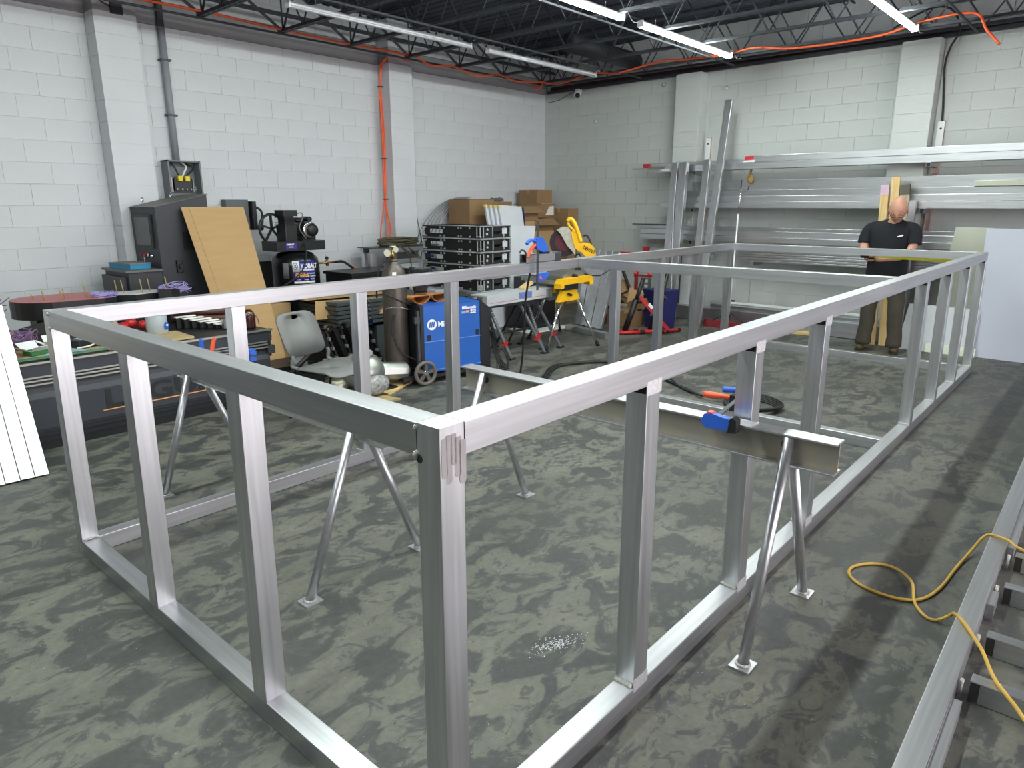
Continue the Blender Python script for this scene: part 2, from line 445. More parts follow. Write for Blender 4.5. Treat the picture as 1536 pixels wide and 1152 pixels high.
# back wall: local x = -(distance along), rotated
wb = obj('wall_back', MB().box(-7.1, 4.9, 0.005, 0.2, -0.02, 3.516).box(-7.1, 4.9, 0.06, 0.2, 3.516, ZT), PAINTB); wb['kind'] = 'structure'
wb.location = (8.801, 0, 0); wb.rotation_euler = (0, 0, AB_ - math.pi)
masonry(wb, -7.03, 4.7, 3.516, [(-4.33, -3.93), (-1.35, -0.95)], True, 300, vis=lambda c: c[0] < 0.7 and c[3] > 0.3, PAINT=PAINTBK)
pilaster(wb, -4.33, -3.93, 0.2, 3.5, PAINT=PAINTBK); pilaster(wb, -1.35, -0.95, 0.2, 3.5, PAINT=PAINTBK)
obj('upper_wall_face', MB().box(-7.1, 4.9, 0.045, 0.06, 3.516, ZT), UPPER, wb)
ub = MB(); x = -7.05
for j, z in enumerate((3.52, 3.723, 3.926)):
    x = -7.05 - (0.2 if j % 2 else 0)
    while x < 4.8:
        ub.box(x + 0.004, x + 0.402, 0.034, 0.05, z, min(z + 0.197, ZT)); x += 0.4064
o = obj('upper_block', ub, UPPER, wb); o['kind'] = 'stuff'
RUST = mat('dark_red_primer_angle', (62, 34, 32), rough=0.7, var=0.25, scale=12)
led = obj('ledger_angle', MB().box(-6.9, 4.8, -0.09, 0.03, 3.53, 3.545).box(-6.9, 4.8, -0.012, 0.03, 3.545, 3.62), RUST, wb)
obj('ledger_lip', MB().box(-6.9, 4.8, -0.1, -0.085, 3.505, 3.545), JOIST, wb)
struct('wall_front', MB().box(XF - 0.2, XF, YR, 7.3, 0, ZT), mat('front_wall_paint', (150, 150, 152), rough=0.7, var=0.05))
rw = MB().box(XF, -0.3, YR - 0.2, YR, 0, ZT).box(6.2, 9.3, YR - 0.2, YR, 0, ZT).box(-0.3, 6.2, YR - 0.2, YR, 3.3, ZT)
struct('wall_right', rw, mat('right_wall_paint', (176, 177, 178), rough=0.7, var=0.05))
# roof deck with ribs running along y
dk = MB(); x = XF
pts = []
while x < 9.5:
    pts += [(x, ZT), (x + 0.03, ZT), (x + 0.05, ZT - 0.015), (x + 0.13, ZT - 0.015)]; x += 0.15
n = len(pts)
dk.add([(a, YR - 0.2, b) for a, b in pts] + [(a, 7.3, b) for a, b in pts], [(i, i + 1, n + i + 1, n + i) for i in range(n - 1)])
dk.box(XF, 9.5, YR - 0.2, 7.3, ZT + 0.01, ZT + 0.06)
struct('ceiling', dk, DECK)
# ------------------------------------------------------------------ bar joists, bridging, lamps
def joist(x, y0, y1, label, zb=3.5, ystart_bottom=None):
    t = thing('bar_joist', label, 'joist', 'black bar joists under the roof deck', (x, 0, 0))
    zt = ZT - 0.055
    obj('top_chord', MB().beam((-0.019, y0, zt), (-0.019, y1, zt), 0.024, 0.03).beam((0.019, y0, zt), (0.019, y1, zt), 0.024, 0.03), JOIST, t)
    ye = ystart_bottom if ystart_bottom else y1
    obj('bottom_chord', MB().beam((-0.018, y0, zb), (-0.018, ye, zb), 0.024, 0.03).beam((0.018, y0, zb), (0.018, ye, zb), 0.024, 0.03), JOIST, t)
    h = zt - zb; p = 0.70
    rod = MB().tube([(0, 0, 0), (0, p / 2, h)], 0.009, 6).mesh('web_rod', JOIST)
    rod2 = MB().tube([(0, 0, 0), (0, -p / 2, h)], 0.009, 6).mesh('web_rod', JOIST)
    y = ye - 0.45
    while y > y0 + 0.3:
        obj('web_rod', rod, None, t, (0, y, zb)); obj('web_rod', rod2, None, t, (0, y, zb)); y -= p
    obj('end_rod', MB().tube([(0, ye - 0.06, zb), (0, ye - 0.06, zt)], 0.010, 6).tube([(0, ye - 0.06, zb), (0, ye - 0.45 - 0.0, zt)], 0.011, 6), JOIST, t)
    return t
ord_ = ['nearest the doors', 'second from the doors', 'third from the doors', 'fourth from the doors', 'second bay ahead of the photographer', 'just left of the first shop light', 'above the left wall pilaster cord', 'beside the sound side of the off lamp', 'one bay before the back wall', 'two bays off the corner', 'last full bay, carrying the orange cord']
jx = [8.0 - 0.885 * k for k in range(0, 10)]
JN = ['last joist before the back wall, carrying the swagged orange cord', 'second joist out from the back wall', 'third joist out from the back wall', 'fourth joist out from the back wall',
      'fifth joist out from the back wall', 'sixth joist out from the back wall', 'seventh joist out from the back wall', 'eighth joist out from the back wall']
for k, x in enumerate(jx):
    lab = 'black zigzag bar joist, ' + (JN[k] if k < len(JN) else ['ninth', 'tenth'][k - 8] + ' joist out from the back wall')
    joist(x, YR + 0.05, 6.98, lab, ystart_bottom=6.27)
joist(8.62, YR + 0.05, 6.9, 'black steel bar joist tight against the back wall above the ledger', zb=3.56, ystart_bottom=6.6)
b = MB().tube([(XF + 0.1, 6.22, 3.47), (8.15, 6.22, 3.47)], 0.012, 6)
solo('bridging_rod', b, JOIST, 'thin black rod under the joist ends along the left wall', 'rod')
solo('bridging_angle', MB().beam((XF + 0.1, 6.68, 3.79), (8.9, 6.68, 3.79), 0.035, 0.04), JOIST, 'thick black bar running along the left wall above the joist ends', 'bar')
for y, z, l in ((4.78, 3.475, 'low black bridging rod above the unlit lamp row'), (6.5, 3.98, 'high black bridging rod close to the left wall'), (3.35, 3.475, 'low black bridging rod beside the lit lamp row'),
                (4.2, 3.98, 'high black bridging rod between the lamp rows'), (0.6, 3.475, 'low black bridging rod right of the nearest lit row'), (1.9, 3.98, 'high black bridging rod over the middle of the room')):
    solo('bridging_rod', MB().beam((XF + 0.1, y, z), (8.55, y, z), 0.018, 0.018), JOIST, l, 'rod')
cb = thing('cross_bridging', 'black crossed braces between joist ends by the left wall', 'brace')
for x in jx[:9]:
    obj('brace', MB().beam((x, 6.22, 3.5), (x - 0.885, 6.22, 4.05), 0.02, 0.025), JOIST, cb)
for x0, y0, z0, x1, y1, z1, l in ((8.0, 5.0, 3.5, 8.62, 6.3, 3.62, 'black diagonal brace down to the corner camera'), (8.0, 2.6, 3.5, 8.75, 2.3, 3.6, 'black diagonal brace near the middle of the back wall')):
    solo('brace', MB().beam((x0, y0, z0), (x1, y1, z1), 0.03, 0.03), JOIST, l, 'brace')
dt = solo('roof_duct', MB().lathe((7.0, 4.95, 3.74), (1, 0.02, 0), [(0, 0.0), (0, 0.12), (1.7, 0.12), (1.7, 0.0)], 18), mat('duct_black', (44, 46, 52), rough=0.6), 'short round dark duct up between joists near the back corner', 'duct')

LED = mat('lit_led_tube', (255, 255, 255), rough=0.5, emit=(0.91, 1.0, 0.955, 1.0), estr=TUBE_STRENGTH)
OFF = mat('unlit_tube_diffuser', (214, 216, 220), rough=0.35, var=0.02)
LBODY = mat('lamp_white_housing', (215, 217, 222), rough=0.4, var=0.02)
def lamp(x0, x1, y, lit, label, group):
    t = thing('strip_light', label, 'lamp', group, (0, 0, 0))
    z = 3.455
    obj('housing', MB().prism([(-0.020, 0.0), (-0.020, 0.022), (-0.012, 0.036), (0.012, 0.036), (0.020, 0.022), (0.020, 0.0)], (x0, y, z), (0, 1, 0), (0, 0, 1), (x1 - x0, 0, 0)), LBODY, t)
    if lit:
        obj('diffuser', MB().prism([(-0.022, -0.0005), (-0.03, -0.008), (-0.022, -0.024), (0.022, -0.024), (0.03, -0.008), (0.022, -0.0005)], (x0 + 0.012, y, z), (0, 1, 0), (0, 0, 1), (x1 - x0 - 0.024, 0, 0)), LED, t)
    else:
        obj('diffuser', MB().tube([(x0 + 0.012, y - 0.014, z - 0.011), (x1 - 0.012, y - 0.014, z - 0.011)], 0.011, 8), OFF, t)
        obj('diffuser', MB().tube([(x0 + 0.012, y + 0.014, z - 0.011), (x1 - 0.012, y + 0.014, z - 0.011)], 0.011, 8), OFF, t)
    for x in (x0, x1 - 0.012):
        obj('end_cap', MB().box(x - 0.002, x + 0.014, y - 0.034, y + 0.034, z - 0.024, z + 0.038), WHITE, t)
    for x in (x0 + 0.3, x1 - 0.3):
        obj('hanger', MB().tube([(x, y, z + 0.034), (x, y, 3.62)], 0.003, 5), CHROME, t)
    if not lit:
        obj('link_cable', MB().tube(curve_pts([(x1, y, z + 0.02), (x1 + 0.07, y, z + 0.08), (x1 + 0.15, y, z + 0.05), (x1 + 0.28, y, z + 0.02)], 4), 0.004, 5), WHITE, t)
    else:
        obj('link_cable', MB().tube(curve_pts([(x1, y, z + 0.02), (x1 + 0.02, y, z + 0.07), (x1 + 0.1, y, z + 0.06), (x1 + 0.2, y, z + 0.0), (x1 + 0.32, y, z + 0.02)], 4), 0.004, 5), WHITE, t)
SEGS = [(5.73, 7.84), (3.2, 5.40), (0.75, 2.95), (-1.7, 0.5), (-4.15, -1.95)]
for ri, (y, rn) in enumerate(((3.09, 'centre'), (1.05, 'right'))):
    for i, (a, b_) in enumerate(SEGS):
        w = ['end lamp by the back wall', 'second lamp from the back wall', 'third lamp from the back wall', 'fourth lamp from the back wall', 'fifth lamp from the back wall'][i]
        lamp(a, b_, y, True, 'glowing white strip light, %s row, %s' % (rn, w), 'lit strip lights in rows')
lamp(5.61, 7.83, 5.1, False, 'unlit white strip light nearest the back corner', 'unlit strip lights')
lamp(2.95, 5.31, 5.1, False, 'unlit white strip light above the compressor side', 'unlit strip lights')

# orange air line slung along the joists
t = thing('orange_hose', 'orange air hose slung under the joists along the left and back walls', 'hose')
p1 = [(-1.0, 6.2, 3.5), (0.6, 6.2, 3.50), (2.53, 6.2, 3.53), (3.45, 6.2, 3.51), (4.4, 6.2, 3.50), (5.2, 6.2, 3.51), (5.47, 6.2, 3.5), (5.7, 6.2, 3.44), (6.1, 6.2, 3.48), (6.55, 6.2, 3.42), (7.02, 6.2, 3.49), (7.4, 6.2, 3.45), (7.95, 6.1, 3.49)]
obj('hose_run', MB().tube(curve_pts(p1, 6), 0.012, 6), HOSEO, t)
obj('hose_run', MB().tube(curve_pts([(a, b_ + 0.03, c + 0.01) for a, b_, c in p1[:7]], 6), 0.012, 6), HOSEO, t)
p2 = [(7.95, 6.1, 3.49), (7.95, 6.08, 3.40), (7.95, 6.2, 3.35), (7.95, 6.25, 3.43), (7.95, 6.1, 3.46), (7.95, 5.75, 3.44), (7.95, 5.4, 3.52), (7.95, 5.2, 3.6)]
obj('hose_loop', MB().tube(curve_pts(p2, 6), 0.011, 6), HOSEO, t)
p2 = [(7.95, 6.31, 3.50), (7.95, 6.34, 3.45), (7.95, 6.26, 3.40), (7.95, 6.16, 3.45), (7.95, 6.19, 3.51)]
ob_ = [o for o in bpy.data.objects if o.name.startswith('hose_loop')]
for o in ob_: bpy.data.objects.remove(o)
obj('hose_loop', MB().tube(curve_pts(p2, 6), 0.011, 6), HOSEO, t)
p3 = [(7.95, 6.18, 3.5), (7.95, 5.82, 3.44), (7.95, 5.45, 3.49), (7.95, 5.27, 3.53), (7.94, 4.82, 3.47), (7.94, 4.39, 3.51), (7.94, 4.03, 3.54), (7.94, 3.83, 3.52), (7.94, 3.27, 3.5), (7.94, 3.01, 3.52), (7.94, 2.8, 3.53), (7.94, 2.43, 3.47),
      (7.94, 2.05, 3.45), (7.94, 1.76, 3.45), (7.94, 1.35, 3.47), (7.94, 1.04, 3.54), (7.94, 0.56, 3.55), (7.94, 0.42, 3.37), (7.94, 0.29, 3.22)]
obj('hose_run', MB().tube(curve_pts(p3, 5), 0.013, 6), HOSEO, t)
t = thing('orange_cord_bundle', 'bundle of orange cords dropping down the left wall pillar', 'cord')
base = [(5.62, 6.55, 3.52), (5.55, 6.78, 3.60), (5.45, 6.86, 3.52), (5.40, 6.88, 3.35), (5.40, 6.9, 3.05), (5.42, 6.9, 2.63), (5.42, 6.9, 2.02), (5.41, 6.9, 1.75)]
for k, (dx, end) in enumerate(((-0.014, [(5.34, 6.9, 1.5), (5.28, 6.88, 1.3), (5.27, 6.85, 1.18)]), (0.002, [(5.42, 6.9, 1.5), (5.42, 6.88, 1.35), (5.36, 6.85, 1.18)]), (0.016, [(5.44, 6.9, 1.55), (5.46, 6.88, 1.4), (5.43, 6.86, 1.18)]))):
    pts_ = [(a + dx * (1 + 0.6 * math.sin(i * 1.3 + k)), b_, c) for i, (a, b_, c) in enumerate(base)] + end
    obj('cord', MB().tube(curve_pts(pts_, 5), 0.009, 6), HOSEO, t)
for z in (3.22, 2.3, 1.76):
    obj('cable_tie', MB().box(5.38, 5.445, 6.87, 6.93, z - 0.006, z + 0.006), BLACK, t)
solo('wall_cable', MB().tube(curve_pts([(8.70, 1.62, 3.56), (8.70, 1.5, 3.66), (8.70, 1.14, 3.82), (8.70, 0.91, 3.78), (8.70, 0.80, 3.56), (8.76, 0.88, 3.40), (8.80, 0.92, 3.2), (8.81, 0.88, 2.77), (8.81, 0.86, 2.45)], 5), 0.011, 6), CABLE,
     'loose dark cable hanging beside the right back wall pillar', 'cable')

# ------------------------------------------------------------------ the big welded aluminium frame
FX, FY, FH = 0.028, 0.0206, 1.22
def lean(v): return Vector((v.x + FX * v.z / FH, v.y + FY * v.z / FH, v.z))
T, RH, FW, FL, TP = 0.076, 0.079, 2.699, 7.351, 0.082
XS = [0.8716, 1.7109, 2.5433, 4.7444, 5.5904, 6.4307]; XM, XMB = 4.115, 4.24; YS = [1.7391, 0.8843]
fr = thing('tube_framework', 'large welded aluminium tube frame filling the middle of the floor', 'frame')
def fpart(name, mb, m, parent=None): return obj(name, mb.shift(lean), m, parent or fr)
C_ = 0.0025
for z0, nm in ((0, 'bottom_rail'), (FH - RH, 'top_rail')):
    z1 = z0 + RH; xm = XMB if z0 == 0 else XM
    g = 0.0012
    fpart(nm, MB().box(T if z0 else 0, FL, 0, T, z0, z1, ch=C_) if False else MB().beam((T + g, T / 2, (z0 + z1) / 2), (FL, T / 2, (z0 + z1) / 2), T, RH, ch=C_), ALX)
    fpart(nm, MB().beam((T + g, FW - T / 2, (z0 + z1) / 2), (FL, FW - T / 2, (z0 + z1) / 2), T, RH, ch=C_), ALX)
    fpart(nm, MB().beam((T / 2, T + g, (z0 + z1) / 2), (T / 2, FW - T - g, (z0 + z1) / 2), T, RH, ch=C_), DULLY if z0 else DULLY)
    fpart('cross_rail', MB().beam((xm + T / 2, T + g, (z0 + z1) / 2), (xm + T / 2, FW - T - g, (z0 + z1) / 2), T, RH - 0.001, ch=C_), ALY)
    fpart('end_rail', MB().beam((FL - T / 2, T + g, (z0 + z1) / 2), (FL - T / 2, FW - T - g, (z0 + z1) / 2), T, RH, ch=C_), ALY)
def post(x0, y0, z0, z1, w=TP, d=T):
    return fpart('post', MB().beam((x0 + w / 2, y0 + d / 2, z0), (x0 + w / 2, y0 + d / 2, z1), w, d, up=(0, 1, 0), ch=C_), ALZ)
cornerN = post(0, 0, 0, FH, T, T); cornerL = post(0, FW - T, 0, FH, T, T)
posts = []
for y0 in (0, FW - T):
    for x in XS: posts.append(post(x, y0, RH, FH - RH))
    posts.append(post(FL - T, y0, RH, FH - RH, T, T))
for y in YS: post(0, y, RH, FH - RH, T, TP)
def bead(p0, p1, r=0.006, par=None):
    p0, p1 = Vector(p0), Vector(p1); L_ = (p1 - p0).length; n = max(3, int(L_ / 0.006)); b = MB()
    pts_ = [p0 + (p1 - p0) * (i / n) for i in range(n + 1)]
    b.tube(pts_, [r * (0.85 + 0.3 * (i % 2)) for i in range(n + 1)], 6)
    return fpart('weld_bead', b, WELD, par)
for p, x in zip(posts[:7], XS + [FL - T]):
    bead((x - 0.003, 0.006, RH + 0.003), (x - 0.003, T - 0.002, RH + 0.003), 0.0095, p)
    fpart('heat_mark', MB().box(x - 0.0012, x + 0.001, 0.004, T - 0.004, FH - RH - 0.024, FH - RH - 0.001), SOOT, p)
for p, x in zip(posts[:3], XS[:3]):
    fpart('ground_patch', MB().box(x - 0.004, x + TP + 0.004, -0.0015, 0.001, FH - RH - 0.03, FH - RH + 0.016, ch=0.0), GROUND, p)
    fpart('ground_patch', MB().box(x - 0.004, x + TP + 0.004, -0.0015, 0.001, RH - 0.018, RH + 0.03, ch=0.0), GROUND, p)
for p, x in zip(posts[7:], XS + [FL - T]):
    bead((x - 0.003, FW - T + 0.006, RH + 0.003), (x - 0.003, FW - 0.004, RH + 0.003), 0.0065, p)
fpart('tack_weld', MB().ball((-0.002, T + 0.001, FH - 0.012), (0.006, 0.006, 0.008), 8, 6).ball((-0.002, T + 0.001, FH - RH + 0.004), (0.008, 0.008, 0.011), 8, 6), WELD, cornerN)
fpart('scorch_mark', MB().lathe((0.001, T - 0.008, FH - RH - 0.004), (-1, 0, 0), [(0, 0.012), (0.0022, 0.010)], 10), SOOT, cornerN)
fpart('tack_weld', MB().ball((-0.002, FW - T, FH - 0.012), (0.007, 0.007, 0.009), 8, 6).ball((-0.002, FW - T, FH - RH), (0.007, 0.007, 0.009), 8, 6), WELD, cornerL)
bead((T + 0.002, FW - T + 0.0, RH + 0.004), (0.006, FW - T - 0.001, RH + 0.004), 0.006, cornerL)
# primer brushed onto the near corner
smear = mat('grey_primer_smear', (176, 171, 171), rough=0.7, metal=0.1, var=0.06, scale=30)
b = MB()
for x0, x1, z0, z1 in ((0.006, 0.020, 1.10, 1.195), (0.020, 0.034, 1.085, 1.20), (0.034, 0.048, 1.125, 1.20), (0.046, 0.062, 1.095, 1.19), (0.060, 0.078, 1.075, 1.18)):
    xc, w = (x0 + x1) / 2, (x1 - x0) / 2 + 0.0015
    poly = [(xc + w * math.cos(a), z0 + 0.01 + w * math.sin(a)) for a in [R(q) for q in (180, 220, 270, 320, 360)]] + [(xc + w, z1), (xc - w, z1)]
    b.prism(poly, (0, 0.0003, 0), (1, 0, 0), (0, 0, 1), (0, -0.0011, 0))
fpart('primer_smear', b, smear, cornerN)

# ------------------------------------------------------------------ I-beam stands inside the frame
def ibeam_stand(x, y0, y1, ztop, legs, label, plate_label=None):
    t = thing('beam_stand', label, 'stand')
    w, h, tk = 0.085, 0.125, 0.008
    obj('beam_web', MB().beam((x, y0, ztop - h / 2), (x, y1, ztop - h / 2), 0.007, h - 2 * tk + 0.001), STEELBEAM, t)
    for z in (ztop - tk / 2, ztop - h + tk / 2):
        obj('beam_flange', MB().beam((x, y0, z), (x, y1, z), w, tk, ch=0.001), GALV, t)
    for fx, fy, tx, ty, tz in legs:
        lg = obj('leg', MB().tube([(fx, fy, 0.006), (tx, ty, tz)], 0.0205, 14), GALV, t)
        obj('foot_plate', MB().beam((fx, fy - 0.04, 0.004), (fx, fy + 0.04, 0.004), 0.085, 0.008), GALV, lg)
        obj('weld_collar', MB().tube([(fx + 0.024 * math.cos(a), fy + 0.024 * math.sin(a), 0.012) for a in [i * 0.7 for i in range(9)]], 0.006, 6, closed=True), WELD, lg)
        s_ = 1 if fx > x else -1
        obj('scorch_mark', MB().lathe((x + s_ * 0.003, ty + 0.015, ztop - 0.055), (s_, 0, 0), [(0, 0.026), (0.0012, 0.022)], 9), SOOT, lg)
    return t
ibeam_stand(1.67, -0.35, 1.59, 0.84, [(1.34, -0.19, 1.638, -0.175, 0.825), (2.0, -0.18, 1.70, -0.175, 0.735), (2.01, 1.45, 1.70, 1.43, 0.735), (1.33, 1.45, 1.638, 1.43, 0.825)],
            'right aluminium I-beam on four pipe legs with blue clamp on its top flange')
ibeam_stand(0.84, 1.22, 3.22, 0.80, [(0.51, 1.42, 0.81, 1.43, 0.78), (1.16, 1.44, 0.87, 1.43, 0.7), (0.58, 3.07, 0.81, 3.04, 0.78), (1.16, 3.07, 0.87, 3.04, 0.7)],
            'left aluminium I-beam on four pipe legs behind the short frame side')

def trigger_clamp(label, loc, rot, bar=0.34):
    """bar clamp: bar along local z, body at its foot, jaw near the top"""
    t = thing('bar_clamp', label, 'clamp', None, loc, 0, rot)
    obj('bar', MB().box(-0.004, 0.004, -0.010, 0.010, -0.05, bar), DARKGREY, t)
    body = MB().prism([(-0.028, -0.02), (0.03, -0.03), (0.05, 0.02), (0.035, 0.075), (0.0, 0.09), (-0.035, 0.05)], (-0.0, -0.016, 0), (1, 0, 0), (0, 0, 1), (0, 0.032, 0))
    obj('clamp_body', body, BLUE, t)
    obj('grip', MB().tube(curve_pts([(-0.02, 0, 0.06), (-0.07, 0, 0.065), (-0.12, 0, 0.045), (-0.145, 0, 0.03)], 3), [0.016] * 10, 8), BLUE, t)
    obj('trigger', MB().tube(curve_pts([(-0.02, 0, 0.025), (-0.06, 0, 0.005), (-0.10, 0, -0.04), (-0.125, 0, -0.075)], 3), [0.015] * 10, 8), ORANGE, t)
    obj('jaw', MB().prism([(-0.016, 0), (0.05, 0.0), (0.085, -0.008), (0.09, 0.012), (0.05, 0.045), (-0.01, 0.05)], (0, -0.016, bar - 0.04), (1, 0, 0), (0, 0, 1), (0, 0.032, 0)), BLUE, t)
    obj('jaw_pad', MB().box(0.055, 0.095, -0.018, 0.018, bar - 0.062, bar - 0.04), RUBBER, t)
    obj('jaw_pad', MB().box(0.035, 0.075, -0.018, 0.018, 0.02, 0.05), RUBBER, t)
    return t
# clamp on the right beam, built where it grips the flange
t = thing('bar_clamp', 'blue bar clamp with orange trigger gripping the right I-beam', 'clamp')
obj('bar', MB().beam((1.63, 0.11, 0.862), (1.99, 0.14, 0.885), 0.019, 0.006), DARKGREY, t)
obj('clamp_body', MB().prism([(-0.075, -0.012), (-0.06, 0.022), (-0.03, 0.03), (0.012, 0.022), (0.052, 0.018), (0.07, 0.0), (0.06, -0.026), (0.02, -0.03), (-0.05, -0.034)], (1.612, 0.09, 0.848), (0, -1, 0), (0, 0, 1), (-0.03, 0, 0)), BLUE, t)
obj('jaw_pad', MB().prism([(0.045, -0.034), (0.08, -0.03), (0.078, 0.02), (0.06, 0.03), (0.05, 0.02)], (1.617, 0.09, 0.848), (0, -1, 0), (0, 0, 1), (-0.042, 0, 0)), RUBBER, t)
obj('release_button', MB().box(1.583, 1.613, 0.115, 0.14, 0.866, 0.882), ORANGE, t)
obj('grip', MB().tube(curve_pts([(1.99, 0.13, 0.88), (1.98, 0.18, 0.882), (1.97, 0.25, 0.876)], 4), 0.014, 8), BLUE, t)
obj('trigger', MB().tube(curve_pts([(1.93, 0.18, 0.86), (1.93, 0.24, 0.855), (1.93, 0.32, 0.85)], 4), [0.011] * 5 + [0.015] * 4, 8), ORANGE, t)
obj('moving_jaw', MB().box(1.91, 1.95, 0.09, 0.19, 0.80, 0.872), RUBBER, t)
# clamp on the far end of the left beam
t = thing('bar_clamp', 'blue clamp with orange trigger on the far end of the left I-beam', 'clamp')
obj('bar', MB().beam((0.92, 3.16, 0.84), (1.28, 3.12, 0.74), 0.02, 0.006), DARKGREY, t)
obj('trigger', MB().tube(curve_pts([(1.0, 3.10, 0.90), (0.985, 3.10, 0.86), (0.97, 3.10, 0.80)], 4), 0.013, 8), ORANGE, t)
obj('grip', MB().tube(curve_pts([(0.93, 3.12, 0.90), (0.925, 3.12, 0.87), (0.93, 3.12, 0.82)], 4), 0.013, 8), BLUE, t)
obj('clamp_body', MB().prism([(-0.022, -0.03), (0.02, -0.03), (0.026, 0.03), (0.01, 0.05), (-0.02, 0.045)], (1.25, 3.12, 0.74), (1, 0, 0), (0, 0, 1), (0, 0.035, 0)), BLUE, t)

# ------------------------------------------------------------------ second frame lying at the right, with its hose
t = thing('floor_frame', 'unfinished aluminium ladder-like frame lying on the floor at right', 'frame')
obj('side_rail', MB().beam((0.2, -0.80, 0.045), (7.2, -0.745, 0.045), 0.074, 0.088, ch=0.003), ALX, t)
for a, b_ in ((2.3, 2.44), (2.95, 7.0), (0.4, 1.55)):
    k = (-0.745 + 0.80) / 7.0
    obj('inner_channel', MB().beam((a, -0.853 + k * (a - .2), 0.036), (b_, -0.853 + k * (b_ - .2), 0.036), 0.030, 0.07, ch=0.002), ALX, t)
for x in (3.55, 2.87, 2.51, 2.04, 1.70, 0.95):
    rg = obj('rung', MB().beam((x, -0.86, 0.042), (x, -2.05, 0.042), 0.055, 0.08, ch=0.002), ALY, t)
    obj('weld_bead', MB().tube([(x - 0.03, -0.835 - 0.006 * 0, 0.01), (x - 0.031, -0.838, 0.08)], 0.007, 6), WELD, rg)
    obj('heat_mark', MB().box(x - 0.0288, x - 0.0275, -0.89, -0.862, 0.006, 0.078), SOOT, rg)
obj('side_rail', MB().beam((0.2, -2.1, 0.045), (7.2, -2.05, 0.045), 0.074, 0.088, ch=0.003), ALX, t)
hp = [(1.2, -1.35, 0.11), (1.45, -1.08, 0.11), (1.6, -0.99, 0.1), (1.72, -0.92, 0.097), (1.87, -0.865, 0.097), (1.97, -0.815, 0.097), (2.05, -0.77, 0.097), (2.13, -0.735, 0.07), (2.17, -0.715, 0.03), (2.14, -0.675, 0.008),
      (2.15, -0.63, 0.008), (2.24, -0.575, 0.008), (2.39, -0.53, 0.02), (2.49, -0.44, 0.012), (2.48, -0.35, 0.008), (2.39, -0.285, 0.008), (2.30, -0.29, 0.008), (2.23, -0.36, 0.008), (2.21, -0.47, 0.008), (2.24, -0.56, 0.008),
      (2.32, -0.61, 0.008), (2.47, -0.64, 0.008), (2.68, -0.655, 0.008), (2.88, -0.68, 0.02), (3.0, -0.72, 0.08), (2.98, -0.77, 0.1), (2.96, -0.82, 0.1), (2.9, -0.87, 0.1), (2.85, -1.0, 0.1), (2.9, -1.3, 0.1)]
solo('air_hose', MB().tube(curve_pts(hp, 6), 0.0068, 8), YCORD, 'yellow air hose looped on the floor and over the right floor frame', 'hose')
solo('junction_box', MB().box(2.07, 2.18, 6.79, 6.825, 3.50, 3.62, ch=0.004), BLACKM, 'small black box at the top of the left pillar', 'box')
solo('lamp_wire', MB().tube(curve_pts([(2.07, 6.80, 3.56), (1.97, 6.78, 3.60), (1.9, 6.8, 3.72)], 4), 0.006, 5), CABLE, 'short black wire from the small black box', 'wire')
# ------------------------------------------------------------------ left side: router table and what lies on it
# aluminium tubes leaning on the router table at far left
names_ = ['rightmost of the bright aluminium tubes leaning at far left', 'second bright aluminium tube leaning at far left', 'third bright aluminium tube leaning at far left', 'fourth bright aluminium tube leaning at far left', 'fifth tube of the leaning bundle, at the picture edge', 'last tube of the leaning bundle, past the picture edge']
for i in range(6):
    x = 0.193 - 0.0785 * i
    b = MB().beam((x, 4.0 + 0.003 * i, 0.0), (x + 0.06, 4.66, 1.03 + 0.004 * (i % 2)), 0.076, 0.05, up=(0, 1, 0), ch=0.003)
    solo('leaning_tube', b.shift(lambda v: Vector((v.x, v.y, max(v.z, 0.002)))), ALZ, names_[i], 'tube', 'aluminium tubes leaning at far left')
CNCB = mat('router_grey_paint', (50, 53, 60), rough=0.45, var=0.04, scale=3)
CNCL = mat('router_light_stripe', (84, 87, 94), rough=0.45, var=0.03)
CNCT = mat('router_dark_letters', (26, 29, 33), rough=0.5, var=0.03)
t = thing('router_table', 'long dark grey router table standing along the left wall', 'machine')
x0, x1, yf, yb = -1.3, 2.13, 4.5, 6.02
body = obj('body', MB().prism([(0.02, 0.07), (0.0, 0.15), (0.0, 0.42), (0.015, 0.47), (0.015, 0.56), (1.5, 0.56), (1.5, 0.07)], (x0, yf, 0), (0, 1, 0), (0, 0, 1), (x1 - x0, 0, 0)), CNCB, t)
obj('base_rail', MB().box(x0 + 0.02, x1 - 0.3, yf + 0.05, yb - 0.04, 0.0, 0.07).box(x0, x1 - 0.25, yf - 0.004, yf + 0.03, 0.115, 0.135).box(x0, x1 - 0.25, yf - 0.002, yf + 0.03, 0.155, 0.165), BLACKM, t)
obj('stripe', MB().box(x0, x1, yf - 0.0015, yf + 0.01, 0.385, 0.425), CNCL, t)
obj('apron', MB().box(x0, x1 + 0.02, yf - 0.02, yf + 0.02, 0.545, 0.635), CNCB, t)
for z in (0.485, 0.512, 0.535):
    obj('linear_rail', MB().box(x0, x1 - 0.02, yf - 0.022, yf + 0.02, z, z + 0.012, ch=0.002), SILVER, t)
obj('top_frame', MB().box(x0, x1 + 0.03, yf - 0.03, yf + 0.02, 0.633, 0.648), SILVER, t)
obj('bed', MB().box(x0, x1, yf, yb, 0.56, 0.648), BLACKM, t)
obj('rail_end', MB().box(x1 - 0.02, x1 + 0.045, yf - 0.02, yf + 0.05, 0.43, 0.50).box(x1 - 0.01, x1 + 0.02, yf - 0.025, yf, 0.57, 0.60), DARKGREY, t)
obj('cable_tray', MB().box(x1 - 0.02, x1 + 0.03, yf + 0.02, yf + 0.5, 0.40, 0.56), BLACKM, t)
